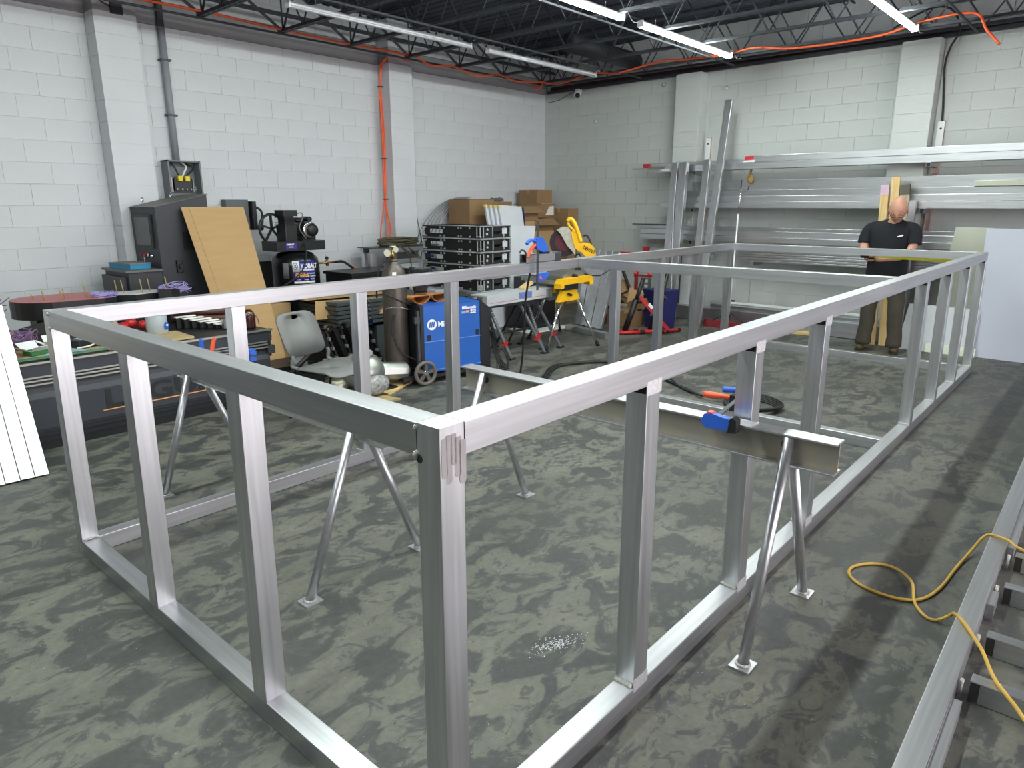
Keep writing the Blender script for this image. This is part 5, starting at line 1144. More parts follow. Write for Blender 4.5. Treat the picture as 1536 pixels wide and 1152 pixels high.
saw_horse('black saw horse hidden behind the panel bench', ((4.66, 5.15, 0.575), (5.6, 5.15, 0.575)),
          [((4.72, 5.12, 0.57), (4.72, 4.92, 0), False), ((5.5, 5.12, 0.57), (5.5, 4.92, 0), False), ((4.75, 5.18, 0.57), (4.75, 5.4, 0), False), ((5.5, 5.18, 0.57), (5.5, 5.4, 0), False)])
# white boards
t = thing('white_board', 'large white board standing behind the bench', 'board')
obj('board', MB().hexa([(5.52, 5.50, 0), (6.74, 5.50, 0), (6.74, 5.53, 0), (5.52, 5.53, 0)], [(5.40, 5.56, 1.43), (7.08, 5.56, 1.38), (7.08, 5.59, 1.38), (5.40, 5.59, 1.43)]), WHITEG, t)
solo('diagonal_board', MB().beam((5.22, 5.15, 0.12), (5.85, 5.2, 0.58), 0.02, 0.14, up=(-.6, 0, 1)), CARDD, 'brown plank leaning diagonally under the bench', 'plank')
solo('black_side_panel', MB().box(4.58, 4.60, 4.9, 5.6, 0.0, 0.45), NAVY, 'dark blue panel edge between welder and bench', 'panel')
solo('white_sheet', MB().hexa([(6.1, 4.85, 0), (6.9, 4.75, 0), (6.95, 5.2, 0), (6.2, 5.3, 0)], [(6.1, 4.85, 0.012), (6.9, 4.75, 0.012), (6.95, 5.2, 0.012), (6.2, 5.3, 0.012)]), PAPER, 'white sheet lying on the floor under the saw', 'sheet')
# short tube clamped on the frame rail
ty = 2.66 + 0.0206
t = thing('clamped_tube', 'short square aluminium tube clamped on the left frame rail', 'tube')
b = MB(); xx0, xx1, z0, z1, a0, a1 = 3.43, 3.89, 1.2215, 1.292, 2.648, 2.716
b.box(xx0, xx1, a0, a0 + 0.004, z0, z1).box(xx0, xx1, a1 - 0.004, a1, z0, z1).box(xx0, xx1, a0, a1, z0, z0 + 0.004).box(xx0, xx1, a0, a1, z1 - 0.004, z1)
obj('tube', b, ALX, t)
obj('tube_inside', MB().box(xx1 - 0.05, xx1 - 0.045, a0 + 0.004, a1 - 0.004, z0 + 0.004, z1 - 0.004), DARKGREY, t)
obj('square_face', MB().box(xx1 - 0.085, xx1 - 0.004, a0 - 0.0015, a0, z0 + 0.006, z1 - 0.006), DARKGREY, t)
t = thing('bar_clamp', 'blue bar clamp with orange trigger upright on the left frame rail', 'clamp')
obj('bar', MB().box(3.515, 3.535, 2.606, 2.614, 1.0, 1.56), DARKGREY, t)
obj('clamp_body', MB().prism([(-0.02, 0), (0.03, -0.015), (0.12, -0.045), (0.125, 0.0), (0.075, 0.07), (0.02, 0.10), (-0.03, 0.085), (-0.03, 0.03)], (3.525, 2.596, 1.335), (1, 0, 0), (0, 0, 1), (0, 0.028, 0)), BLUE, t)
obj('grip', MB().tube(curve_pts([(3.50, 2.61, 1.395), (3.45, 2.61, 1.41), (3.41, 2.61, 1.40), (3.385, 2.61, 1.38)], 4), 0.014, 8), BLUE, t)
obj('trigger', MB().tube(curve_pts([(3.50, 2.61, 1.37), (3.45, 2.61, 1.345), (3.42, 2.61, 1.31), (3.40, 2.61, 1.27)], 4), 0.013, 8), ORANGE, t)
obj('lower_jaw', MB().prism([(-0.04, -0.03), (0.03, -0.025), (0.09, 0.0), (0.11, 0.035), (0.03, 0.04), (-0.03, 0.03)], (3.56, 2.596, 1.10), (1, 0, 0), (0, 0, 1), (0, 0.028, 0)), BLUE, t)
obj('red_button', MB().lathe((3.545, 2.596, 1.10), (0, -1, 0), [(0, 0.016), (0.006, 0.014)], 10), ORANGE, t)
obj('jaw_pad', MB().box(3.60, 3.66, 2.59, 2.66, 1.293, 1.31), RUBBER, t)
cg = solo('c_clamp', MB().tube(curve_pts([(3.36, 2.66, 1.31), (3.38, 2.66, 1.33), (3.42, 2.66, 1.32), (3.44, 2.66, 1.29)], 4), 0.008, 6).tube([(3.37, 2.66, 1.225), (3.37, 2.66, 1.30)], 0.008, 6), DARKGREY, 'small dark screw clamp left of the clamped tube', 'clamp')
solo('power_cable', MB().tube(curve_pts([(3.56, 2.72, 1.13), (3.55, 2.76, 0.9), (3.58, 2.8, 0.6), (3.60, 2.85, 0.3), (3.66, 2.95, 0.10), (3.72, 3.05, 0.008), (3.9, 3.2, 0.008)], 6), 0.009, 6), CABLE, 'black cable hanging from the left frame rail to the floor', 'cable')
# ------------------------------------------------------------------ miter saw on yellow stand
t = thing('saw_stand', 'yellow folding saw stand with silver tube legs', 'stand')
obj('top_bar', MB().prism([(0.0, 0.0), (0.05, 0.05), (0.62, 0.055), (0.66, 0.03), (0.66, -0.05), (0.60, -0.055), (0.58, -0.01), (0.10, -0.03), (0.05, -0.06), (0.0, -0.06)], (5.56, 3.92, 0.78), (1, 0, 0), (0, 0, 1), (0, 0.10, 0)), YEL, t)
obj('bracket', MB().prism([(-0.09, 0.17), (0.09, 0.17), (0.205, -0.02), (-0.205, -0.02)], (5.76, 3.93, 0.585), (1, 0, 0), (0, 0, 1), (0, 0.06, 0)), YEL, t)
obj('pivot', MB().box(5.63, 5.90, 3.91, 4.03, 0.70, 0.765, ch=0.01), BLACK, t)
obj('latch', MB().prism([(0, 0), (0.09, -0.03), (0.08, -0.05), (0.0, -0.03)], (5.70, 3.925, 0.67), (1, 0, 0), (0, 0, 1), (0, -0.01, 0)), BLACK, t)
for a, b_ in (((5.63, 3.96, 0.585), (5.38, 3.99, 0.0)), ((5.92, 3.95, 0.585), (6.05, 3.70, 0.0)), ((5.95, 4.3, 0.66), (6.54, 4.67, 0.0)), ((5.80, 4.3, 0.66), (5.86, 4.66, 0.0))):
    lg = obj('leg', MB().tube([a, b_], 0.017, 12), CHROME, t)
    a_, c_ = Vector(a), Vector(b_); d_ = (c_ - a_).normalized()
    obj('rubber_foot', MB().tube([c_ - d_ * 0.05, c_], 0.024, 10), RUBBER, lg)
obj('mount_rail', MB().box(5.6, 6.3, 4.0, 4.32, 0.765, 0.80), SILVER, t)
t = thing('miter_saw', 'yellow miter saw with abrasive disc raised above its stand', 'saw')
obj('base', MB().prism([(-0.25, 0), (-0.26, 0.05), (-0.14, 0.10), (0.16, 0.10), (0.28, 0.05), (0.27, 0)], (5.98, 4.02, 0.803), (1, 0, 0), (0, 0, 1), (0, 0.30, 0)), SILVER, t)
obj('base_lever', MB().lathe((5.94, 4.02, 0.84), (0, -1, 0), [(0, 0.03), (0.05, 0.026), (0.06, 0.012)], 12), BLACK, t)
P0 = Vector((5.99, 4.2, 0)); U_ = Vector((0.62, -0.785, 0)); N_ = Vector((-0.785, -0.62, 0))
def Q(x, z, d=0.0):
    v = P0 + U_ * ((x - 5.97) * 0.577) + N_ * d; return (v.x, v.y, z)
def hp_(poly, d, th):
    return MB().prism([((x - 5.97) * 0.577, z) for x, z in poly], P0 + N_ * d, U_, (0, 0, 1), -N_ * th)
obj('disc', MB().lathe(Q(5.95, 1.235, 0.0), N_, [(0, 0.172), (0.004, 0.172)], 36), mat('dark_abrasive', (44, 36, 40), rough=0.8, var=0.1), t)
obj('disc_label', MB().lathe(Q(5.95, 1.235, 0.004), N_, [(0, 0.105), (0.002, 0.105)], 26), mat('dark_wine_paper', (84, 30, 42), rough=0.7), t)
obj('guard', hp_([(5.80, 1.385), (5.92, 1.425), (6.04, 1.42), (6.12, 1.36), (6.20, 1.20), (6.20, 1.08), (6.12, 1.14), (6.02, 1.20), (5.94, 1.28), (5.88, 1.34)], 0.045, 0.03), mat('dusty_alloy_guard', (184, 180, 168), rough=0.6, metal=0.3, var=0.15, scale=20), t)
obj('arm', MB().tube(curve_pts([Q(6.02, 1.49, 0.05), Q(6.09, 1.515, 0.05), Q(6.17, 1.46, 0.05), Q(6.24, 1.36, 0.05), Q(6.31, 1.24, 0.05)], 5), 0.027, 10), YEL, t)
obj('handle', MB().tube(curve_pts([Q(6.03, 1.48, 0.05), Q(6.06, 1.43, 0.05), Q(6.12, 1.40, 0.05), Q(6.17, 1.36, 0.05)], 5), 0.017, 8), YEL, t)
obj('arm_casting', hp_([(6.10, 1.36), (6.20, 1.40), (6.30, 1.27), (6.36, 1.16), (6.30, 1.12), (6.20, 1.16), (6.13, 1.26)], 0.06, 0.05), YEL, t)
mc = obj('motor_cover', hp_([(6.34, 1.24), (6.42, 1.23), (6.52, 1.22), (6.60, 1.17), (6.63, 1.10), (6.61, 1.03), (6.55, 1.00), (6.48, 1.02), (6.36, 1.10), (6.28, 1.15)], 0.07, 0.09), YEL, t)
text('lettering', 'DEWALT', 0.058, INK, mc, Q(6.345, 1.165, 0.0725), U_ * 0.90 + Vector((0, 0, -0.40)), U_ * 0.40 + Vector((0, 0, 0.90)), bold=0.002, sx=0.68)
obj('carry_handle', MB().tube(curve_pts([Q(6.36, 1.31, 0.04), Q(6.43, 1.32, 0.04), Q(6.50, 1.26, 0.04), Q(6.54, 1.19, 0.04)], 5), 0.011, 8), BLACK, t)
obj('hinge_post', hp_([(6.20, 0.88), (6.32, 0.88), (6.34, 1.0), (6.30, 1.10), (6.20, 1.10)], 0.03, 0.06), BLACK, t)
obj('hinge_frame', MB().beam(Q(6.24, 1.08, 0.05), Q(6.44, 0.96, 0.05), 0.03, 0.03).beam(Q(6.32, 0.97, 0.05), Q(6.60, 1.0, 0.05), 0.03, 0.025), SILVER, t)
obj('dust_chute', MB().prism([(0, 0), (0.08, 0.06), (0.12, 0.0), (0.1, -0.06)], (6.07, 4.1, 0.95), (1, 0, 0), (0, 0, 1), (0, 0.05, 0)), PAPER, t)
obj('extension_bar', MB().tube([(6.3, 4.08, 0.93), (6.78, 4.08, 0.94)], 0.016, 8), WHITE, t)
obj('extension_stop', MB().box(6.76, 6.84, 4.05, 4.11, 0.92, 0.975), GREYP, t)
obj('power_lead', MB().tube(curve_pts([(6.1, 4.05, 0.88), (6.25, 4.0, 0.83), (6.45, 3.98, 0.81), (6.62, 4.0, 0.84), (6.8, 4.02, 0.88)], 5), 0.007, 6), CABLE, t)
solo('saw_crate', MB().box(6.35, 6.75, 4.95, 5.35, 0.45, 0.72, ch=0.01), DARKGREY, 'dark crate behind the saw stand', 'crate')
solo('saw_crate', MB().box(6.3, 6.85, 5.0, 5.45, 0.013, 0.445, ch=0.01), BLACKM, 'black crate at the bottom behind the saw stand', 'crate')
solo('alloy_bars', MB().beam((5.9, 4.75, 0.74), (6.9, 4.55, 0.66), 0.03, 0.05).beam((5.95, 4.85, 0.76), (6.9, 4.65, 0.67), 0.03, 0.05), SILVER, 'pair of alloy bars lying on the dark crate', 'bars')
# ------------------------------------------------------------------ cartons in the corner
def carton(label, x0, x1, y0, y1, z0, z1, m=CARDD, tape=True, flaps=False, group='cartons piled in the back corner', rz=0):
    t = thing('cardboard_carton', label, 'box', group, ((x0 + x1) / 2, (y0 + y1) / 2, z0), rz)
    w, d, h = (x1 - x0) / 2, (y1 - y0) / 2, z1 - z0
    obj('carton', MB().box(-w, w, -d, d, 0, h, ch=0.003), m, t)
    if tape: obj('tape', MB().box(-w - 0.0008, w + 0.0008, -0.025, 0.025, h - 0.06, h + 0.0008), CARDT, t)
    if flaps:
        obj('flap', MB().plate([(-w, -d, h), (w, -d, h), (w + 0.02, -d - 0.12, h - 0.10), (-w - 0.02, -d - 0.12, h - 0.10)], 0.004), m, t)
        obj('flap', MB().plate([(w, -d, h), (w, d, h), (w + 0.1, d, h + 0.04), (w + 0.1, -d, h + 0.04)], 0.004), m, t)
    return t
carton('topmost plain brown carton of the corner pile', 8.26, 8.66, 6.50, 6.90, 1.70, 1.92)
c = carton('brown carton with a white label under the topmost carton', 8.22, 8.68, 6.46, 6.92, 1.47, 1.695)
obj('label', MB().prism([(0, 0), (0.10, 0.14), (0.22, 0.15), (0.22, 0.0)], (-0.02, -0.232, 0.04), (1, 0, 0), (0, 0, 1), (0, -0.002, 0)), PAPER, c)
carton('tall brown carton in the corner right of the pile', 8.72, 9.0, 6.2, 6.6, 0.0, 1.62)
carton('open-flapped carton at the right middle of the corner pile', 7.85, 8.42, 6.28, 6.72, 1.27, 1.46, CARDD, False, True)
carton('open carton left of the labelled carton', 7.42, 7.92, 6.2, 6.6, 1.44, 1.66, CARDD, False, True)
carton('carton behind the open cartons, holding grey packing', 7.2, 7.8, 6.65, 7.0, 1.30, 1.73, CARDD, False)
wire_tangle('packing_scrap', 'grey crumpled packing on top of the rear carton', (7.55, 6.75, 1.76), 0.14, 0.08, 0.03, 12, 0.006, GREYP, 31)
carton('supporting brown carton low under the corner pile', 7.86, 8.40, 6.25, 6.70, 0.80, 1.265, CARD)
carton('floor level carton under the left of the corner pile', 7.2, 7.84, 6.2, 6.62, 0.0, 0.70, CARD)
carton('second carton up at the left of the corner pile', 7.2, 7.84, 6.2, 6.62, 0.705, 1.435, CARD)
solo('white_box', MB().box(7.86, 8.5, 6.1, 6.6, 0.42, 0.795, ch=0.006), WHITE, 'white carton under the brown cartons, right of the white board', 'box')
carton('floor level carton at the right of the corner pile', 7.86, 8.5, 6.1, 6.6, 0.0, 0.415, CARD)
solo('carton_tower', MB().box(8.45, 8.70, 6.62, 6.95, 0.0, 1.465, ch=0.004), CARDD, 'narrow upright carton behind the corner pile', 'box')
t = carton('large brown carton with dark opening behind the white signs', 6.62, 7.16, 6.45, 6.9, 0.62, 1.76, CARDD, False)
carton('floor level carton behind the white board', 6.6, 7.16, 6.42, 6.92, 0.0, 0.615, CARD)
obj('opening', MB().box(-0.20, 0.25, -0.2, 0.2, 1.1405, 1.146), BLACK, t)
for i in range(4):
    t = thing('white_sign', ['frontmost white sign panel leaning before the brown carton', 'second white sign panel leaning before the brown carton', 'third white sign panel leaning before the brown carton', 'rearmost white sign panel with yellow corner'][i], 'sign panel', 'white sign panels leaning in the corner', (-0.05 * i, 0.045 * i, 0.006 * i))
    obj('panel', MB().hexa([(6.92, 5.95, 0.76), (7.42, 5.95, 0.76), (7.42, 5.99, 0.76), (6.92, 5.99, 0.76)], [(6.80, 6.02, 1.66), (7.30, 6.02, 1.655), (7.30, 6.05, 1.655), (6.80, 6.05, 1.66)]), WHITEG, t)
    obj('yellow_corner', MB().box(6.785, 6.82, 6.01, 6.055, 1.63, 1.67), mat('pale_yellow_edge', (220, 200, 130)), t)
solo('blue_sign', MB().hexa([(7.42, 6.02, 0.76), (7.50, 6.02, 0.76), (7.50, 6.06, 0.76), (7.42, 6.06, 0.76)], [(7.32, 6.08, 1.64), (7.42, 6.08, 1.64), (7.42, 6.12, 1.64), (7.32, 6.12, 1.64)]), NAVY, 'dark blue sign panel right of the white sign panels', 'sign panel')
solo('sign_crate', MB().box(6.7, 7.56, 5.85, 6.15, 0.0, 0.755, ch=0.005), WHITE, 'white crate carrying the leaning sign panels', 'crate')
t = thing('arched_strips', 'bundle of pale bent plastic strips arching behind the panel stack', 'strips')
for k in range(6):
    obj('strip', MB().tube(curve_pts([(5.9 + 0.08 * k, 6.95, 0.9), (6.05 + 0.08 * k, 6.93, 1.30), (6.3 + 0.06 * k, 6.9, 1.58), (6.62 + 0.05 * k, 6.93, 1.74), (6.95 + 0.04 * k, 6.96, 1.80)], 5), 0.008, 5), LGREY, t)
# ------------------------------------------------------------------ right back: rack, stock, leaning tubes
def BWp(s, d, z):     # point near the back wall: s = y coordinate, d = distance off the wall
    return (8.801 + 0.0429 * s - d, s, z)
def bwbar(name, s0, s1, d, z0, z1, w, m, label, cat='tube', group=None, ch=0.003, hollow=False):
    z = (z0 + z1) / 2
    o = MB().beam(BWp(s0, d, z), BWp(s1, d, z), w, z1 - z0, ch=ch)
    return solo(name, o, m, label, cat, group)
# strut uprights with arms
for j, (s, lab) in enumerate(((3.83, 'left upright of the wall stock rack'), (0.86, 'right upright of the wall stock rack'), (-2.3, 'far right upright of the wall stock rack'))):
    t = thing('rack_upright', 'pinkish steel strut with three arms, ' + lab, 'rack', 'wall stock rack uprights')
    st = MB()
    st.beam(BWp(s - 0.02, 0.02, 0.55), BWp(s - 0.02, 0.02, 2.62), 0.012, 0.04, up=(1, 0, 0)).beam(BWp(s + 0.035, 0.02, 0.55), BWp(s + 0.035, 0.02, 2.62), 0.012, 0.04, up=(1, 0, 0)).beam(BWp(s + 0.008, 0.006, 0.55), BWp(s + 0.008, 0.006, 2.62), 0.065, 0.006, up=(1, 0, 0))
    obj('strut', st, PRIMER, t)
    part_label(obj('strut_top', MB().beam(BWp(s + 0.008, 0.045, 2.30), BWp(s + 0.008, 0.045, 2.61), 0.07, 0.01, up=(1, 0, 0)), WHITE, t), 'white painted strut top')
    for z in (0.70, 2.53): obj('bolt', MB().lathe(BWp(s + 0.008, 0.05, z), (-1, 0, 0), [(0, 0.012), (0.008, 0.010)], 8), BLACK, t)
    for z, ln in ((2.115, 0.42), (1.60, 0.42), (1.14, 0.42)):
        a = MB(); w = 0.05
        for dx, dz, ww, hh in ((0, 0.0235, w, 0.003), (0, -0.0235, w, 0.003), (0.0235, 0, 0.003, w), (-0.0235, 0, 0.003, w)):
            a.beam(BWp(s + 0.008 + dx, 0.03, z + dz), BWp(s + 0.008 + dx, ln, z + dz), ww, hh)
        ar = obj('arm', a, ALX, t)
        obj('arm_hollow', MB().beam(BWp(s + 0.008, 0.03, z), BWp(s + 0.008, ln - 0.02, z), 0.043, 0.043), BLACK, ar)
        obj('arm_bracket', MB().beam(BWp(s + 0.008, 0.045, z - 0.085), BWp(s + 0.008, 0.045, z + 0.02), 0.06, 0.03, up=(1, 0, 0)), COPPER, t)
SE = -3.4
# top level
bwbar('stock_tube', SE, 4.45, 0.330, 2.142, 2.228, 0.10, ALY, 'broad aluminium tube on the top rack level, front')
bwbar('stock_tube', SE, 4.75, 0.250, 2.229, 2.275, 0.06, ALY, 'slim aluminium tube with red taped end lying on the top level tubes')
bwbar('stock_tube', SE, 3.1, 0.345, 2.229, 2.31, 0.08, ALY, 'upper front aluminium tube of the top rack level')
bwbar('stock_tube', SE, 4.6, 0.225, 2.142, 2.20, 0.05, DULLY, 'dark aluminium channel on the top rack level behind')
bwbar('stock_tube', SE, 5.0, 0.225, 2.203, 2.225, 0.04, DULLY, 'long thin aluminium bar at the back of the top level')
solo('red_tape_end', MB().beam(BWp(4.66, 0.25, 2.252), BWp(4.79, 0.25, 2.252), 0.066, 0.052), REDT, 'red tape on the far left end of the slim top tube', 'tape')
t = thing('taped_mark', 'red and white tape on the upper front tube, middle of the rack', 'tape')
obj('red_tape', MB().beam(BWp(2.98, 0.388, 2.285), BWp(3.10, 0.388, 2.285), 0.008, 0.05), REDT, t)
obj('white_tape', MB().beam(BWp(2.96, 0.388, 2.242), BWp(3.12, 0.388, 2.242), 0.008, 0.026), WHITE, t)
solo('tube_label', MB().beam(BWp(4.26, 0.385, 2.175), BWp(4.40, 0.385, 2.175), 0.004, 0.035), PAPER, 'white paper label on the left end of the broad top tube', 'label')
bwbar('wood_batten', 4.35, 4.62, 0.370, 2.19, 2.225, 0.05, mat('grey_old_batten', (120, 114, 102), rough=0.8), 'short grey batten end left of the top tubes', 'batten')
# second level
bwbar('stock_sheet', SE, 4.0, 0.232, 1.87, 2.0, 0.02, DULLY, 'upright dull aluminium strip at the back of the second level', 'strip')
bwbar('stock_tube', SE, 4.22, 0.270, 1.79, 1.868, 0.09, DULLY, 'upper dull aluminium tube of the second rack level')
bwbar('stock_tube', SE, 4.25, 0.310, 1.715, 1.79, 0.10, ALY, 'middle bright aluminium tube of the second rack level')
bwbar('stock_tube', SE, 4.38, 0.340, 1.63, 1.712, 0.10, ALY, 'lower bright aluminium tube of the second rack level')
bwbar('stock_angle', -0.9, 0.25, 0.280, 1.792, 1.825, 0.05, DARKGREY, 'dark angle end at the right of the second level', 'angle')
bwbar('stock_channel', SE, 0.4, 0.300, 1.87, 1.93, 0.08, SHEET, 'yellowish aluminium channel at the right of the second level', 'channel')
# third level
bwbar('stock_tube', SE, 4.85, 0.270, 1.325, 1.37, 0.06, DULLY, 'thin dark aluminium bar at the top of the third level')
bwbar('stock_tube', SE, 4.75, 0.290, 1.25, 1.322, 0.08, ALY, 'upper bright aluminium tube of the third rack level')
bwbar('stock_tube', SE, 4.72, 0.340, 1.17, 1.245, 0.10, ALY, 'lower bright aluminium tube of the third rack level')
bwbar('stock_bar', 4.2, 4.95, 0.250, 1.375, 1.39, 0.04, DARKGREY, 'dark flat bar end at the left of the third level', 'bar')
bwbar('stock_bundle', -1.0, 3.0, 0.270, 0.905, 0.93, 0.10, ALY, 'lowest flat aluminium bar of the lower bundle', 'bar', 'flat bars in the low bundle')
bwbar('stock_bundle', -1.0, 3.25, 0.270, 0.935, 0.965, 0.10, ALY, 'second flat aluminium bar of the lower bundle', 'bar', 'flat bars in the low bundle')
bwbar('stock_bundle', -1.0, 3.1, 0.270, 0.97, 1.0, 0.10, ALY, 'third flat aluminium bar of the lower bundle', 'bar', 'flat bars in the low bundle')
bwbar('stock_bundle', -1.0, 2.9, 0.270, 1.005, 1.03, 0.10, ALY, 'fourth flat aluminium bar of the lower bundle', 'bar', 'flat bars in the low bundle')
bwbar('stock_bundle', -1.0, 3.1, 0.270, 1.035, 1.065, 0.10, ALY, 'topmost flat aluminium bar of the lower bundle', 'bar', 'flat bars in the low bundle')
for z in (0.85,):
    for s in (0.4, 2.9): solo('bundle_support', MB().beam(BWp(s, 0.03, 0.88), BWp(s, 0.36, 0.88), 0.045, 0.045), ALX, 'short rack arm under the %s end of the low bundle' % ('right' if s < 1 else 'left'), 'arm')
# long channels on the floor
t = thing('floor_channel', 'wide aluminium channel lying on the floor along the back wall', 'channel')
a = MB()
for p, q, w, h in ((0.36, 0.0, 0.004, 0.19),): pass
a.beam(BWp(1.0, 0.36, 0.105), BWp(4.25, 0.36, 0.105), 0.004, 0.19).beam(BWp(1.0, 0.27, 0.20), BWp(4.25, 0.27, 0.20), 0.18, 0.006).beam(BWp(1.0, 0.27, 0.012), BWp(4.25, 0.27, 0.012), 0.18, 0.006)
obj('channel', a, ALY, t)
obj('channel_lip', MB().beam(BWp(1.0, 0.365, 0.192), BWp(4.25, 0.365, 0.192), 0.012, 0.016), ALY, t)
bwbar('floor_tube', 1.0, 3.5, 0.25, 0.204, 0.26, 0.09, DULLY, 'aluminium tube lying behind the wide floor channel')
bwbar('floor_strip', 1.0, 3.4, 0.14, 0.27, 0.30, 0.05, WHITE, 'pale strip lying on top behind the floor channel', 'strip')
solo('floor_block', MB().beam(BWp(1.0, 0.12, 0.06), BWp(3.4, 0.12, 0.06), 0.10, 0.12), DARKGREY, 'dark bearer under the tubes by the wall', 'bearer')
solo('floor_scrap', MB().beam(BWp(3.2, 0.14, 0.311), BWp(3.38, 0.14, 0.315), 0.04, 0.02), BLACK, 'small black strip on the pale strip by the wall', 'strip')
solo('wood_offcut', MB().box(8.42, 8.62, 1.98, 2.30, 0.0, 0.03), PINE, 'yellow wooden board on the floor behind the end rail', 'board')
# leaning square tubes
def lean_tube(s_bot, d_bot, s_top, d_top, z_top, w, dpt, label):
    b = MB().beam(BWp(s_bot, d_bot, 0.0), BWp(s_top, d_top, z_top), w, dpt, up=(1, 0, 0), ch=0.003)
    b.shift(lambda v: Vector((v.x, v.y, max(v.z, 0.002))))
    return solo('leaning_tube', b, ALZ, label, 'tube', 'aluminium tubes leaning on the wall rack')
lean_tube(4.02, 0.82, 4.10, 0.50, 2.26, 0.10, 0.06, 'leftmost square tube leaning on the wall rack')
lean_tube(3.88, 0.80, 3.96, 0.50, 2.26, 0.12, 0.08, 'second square tube leaning on the wall rack')
lean_tube(3.52, 0.86, 3.60, 0.50, 2.28, 0.095, 0.05, 'narrow square tube leaning just left of the tallest one')
lean_tube(3.38, 0.95, 3.40, 0.36, 3.05, 0.10, 0.05, 'tallest square aluminium tube leaning above the rack')
lean_tube(3.74, 1.05, 3.98, 0.72, 1.6, 0.018, 0.018, 'thin bright rod leaning before the left tubes')
# push broom
t = thing('push_broom', 'wide dark red push broom standing by the leaning tubes', 'broom')
obj('handle', MB().tube([(8.23, 3.02, 0.18), (8.42, 3.08, 1.55)], 0.011, 8), WHITE, t)
obj('handle', MB().tube([(8.415, 3.08, 1.53), (8.50, 3.10, 2.0)], 0.008, 8), CHROME, t)
obj('grip_sleeve', MB().tube([(8.20, 3.01, 0.06), (8.24, 3.02, 0.20)], 0.018, 8), BLACK, t)
obj('broom_block', MB().beam((8.26, 3.38, 0.085), (8.18, 2.64, 0.085), 0.07, 0.03), DRED, t)
obj('bristles', MB().beam((8.26, 3.38, 0.035), (8.18, 2.64, 0.035), 0.085, 0.07), DRED, t)
for s in (3.26, 2.78): obj('brace', MB().tube([(8.22, s, 0.09), (8.24, 3.02, 0.23)], 0.006, 6), BLACK, t)
solo('straw_brush', MB().ball(BWp(3.05, 0.27, 2.02), (0.035, 0.045, 0.07), 12, 8).beam(BWp(3.05, 0.3, 2.05), BWp(3.05, 0.25, 2.18), 0.02, 0.02), BRISTLE, 'small tan straw brush hanging over the second rack level', 'brush')
solo('hook', MB().tube([BWp(3.05, 0.3, 1.93), BWp(3.08, 0.3, 1.80), BWp(3.12, 0.3, 1.70)], 0.006, 6), BLACK, 'thin black hook below the straw brush', 'hook')
# wooden studs behind the man
def stud(y0, y1, x0, x1, zt, w, m, label, top=None):
    t = thing('wooden_stud', label, 'stud', 'wooden studs leaning behind the man')
    b = MB().beam((x0, y0, 0.0), (x1, y1, zt), w, 0.04, up=(1, 0, 0), ch=0.002).shift(lambda v: Vector((v.x, v.y, max(v.z, 0.002))))
    obj('stud', b, m, t)
    if top: obj('stained_top', MB().beam((x1 - 0.002 - (x1 - x0) * 0.06, y1 - (y1 - y0) * 0.06, zt * 0.94), (x1 - 0.002, y1, zt + 0.001), w + 0.003, 0.044, up=(1, 0, 0)), top, t)
stud(1.20, 1.27, 8.33, 8.36, 1.90, 0.085, PINE, 'left pine stud with pink marked top behind the man', PINK)
stud(1.07, 1.165, 8.33, 8.36, 1.985, 0.09, PINE, 'tallest pine stud behind the head of the man')
stud(0.95, 1.055, 8.33, 8.36, 1.90, 0.09, PINEG, 'right grey stained stud with dark top behind the man', mat('dark_grey_stain', (96, 90, 82), rough=0.8))
solo('grey_tube', MB().beam((8.34, 0.90, 0.002), (8.35, 0.955, 1.72), 0.07, 0.07, up=(1, 0, 0)), GALV, 'grey metal tube leaning right behind the man', 'tube')
# sheets at right
solo('white_sheet_board', MB().hexa([(8.30, 0.16, 0.0), (8.20, -2.3, 0.0), (8.22, -2.3, 0.0), (8.32, 0.16, 0.0)], [(8.375, 0.20, 1.42), (8.27, -2.3, 1.42), (8.29, -2.3, 1.42), (8.395, 0.20, 1.42)]), mat('white_coated_panel', (196, 202, 214), rough=0.35, var=0.02, scale=2), 'large white panel leaning at the right edge', 'panel')
solo('aluminium_sheet', MB().hexa([(8.34, 0.62, 0.002), (8.325, 0.12, 0.002), (8.329, 0.12, 0.002), (8.344, 0.62, 0.002)], [(8.405, 0.50, 1.43), (8.40, 0.14, 1.425), (8.404, 0.14, 1.425), (8.409, 0.50, 1.43)]), SHEET, 'shiny bare aluminium sheet leaning left of the white panel', 'sheet')
solo('aluminium_sheet', MB().hexa([(8.24, 0.60, 0.002), (8.23, 0.10, 0.002), (8.234, 0.10, 0.002), (8.244, 0.60, 0.002)], [(8.26, 0.60, 0.10), (8.25, 0.10, 0.10), (8.254, 0.10, 0.10), (8.264, 0.60, 0.10)]), SHEET, 'low strip of bare aluminium at the foot of the white panels', 'sheet')
solo('white_sheet_board', MB().hexa([(8.265, 0.90, 0.0), (8.245, 0.12, 0.0), (8.257, 0.12, 0.0), (8.277, 0.90, 0.0)], [(8.32, 0.84, 0.54), (8.30, 0.12, 0.53), (8.312, 0.12, 0.53), (8.332, 0.84, 0.54)]), mat('pale_panel', (206, 212, 214), rough=0.5, var=0.03), 'low pale panel leaning behind the right frame posts', 'panel')
for s, z, l in ((3.63, 3.27, 'right of the left wall pillar'), (4.65, 3.42, 'left of the left wall pillar'), (5.90, 3.0, 'below the corner camera')):
    solo('wall_stub', MB().lathe(BWp(s, 0.0, z), (-1, 0, 0), [(0, 0.03), (0.035, 0.022), (0.04, 0.01)], 10), PAINTB, 'small painted pipe stub on the back wall ' + l, 'stub')
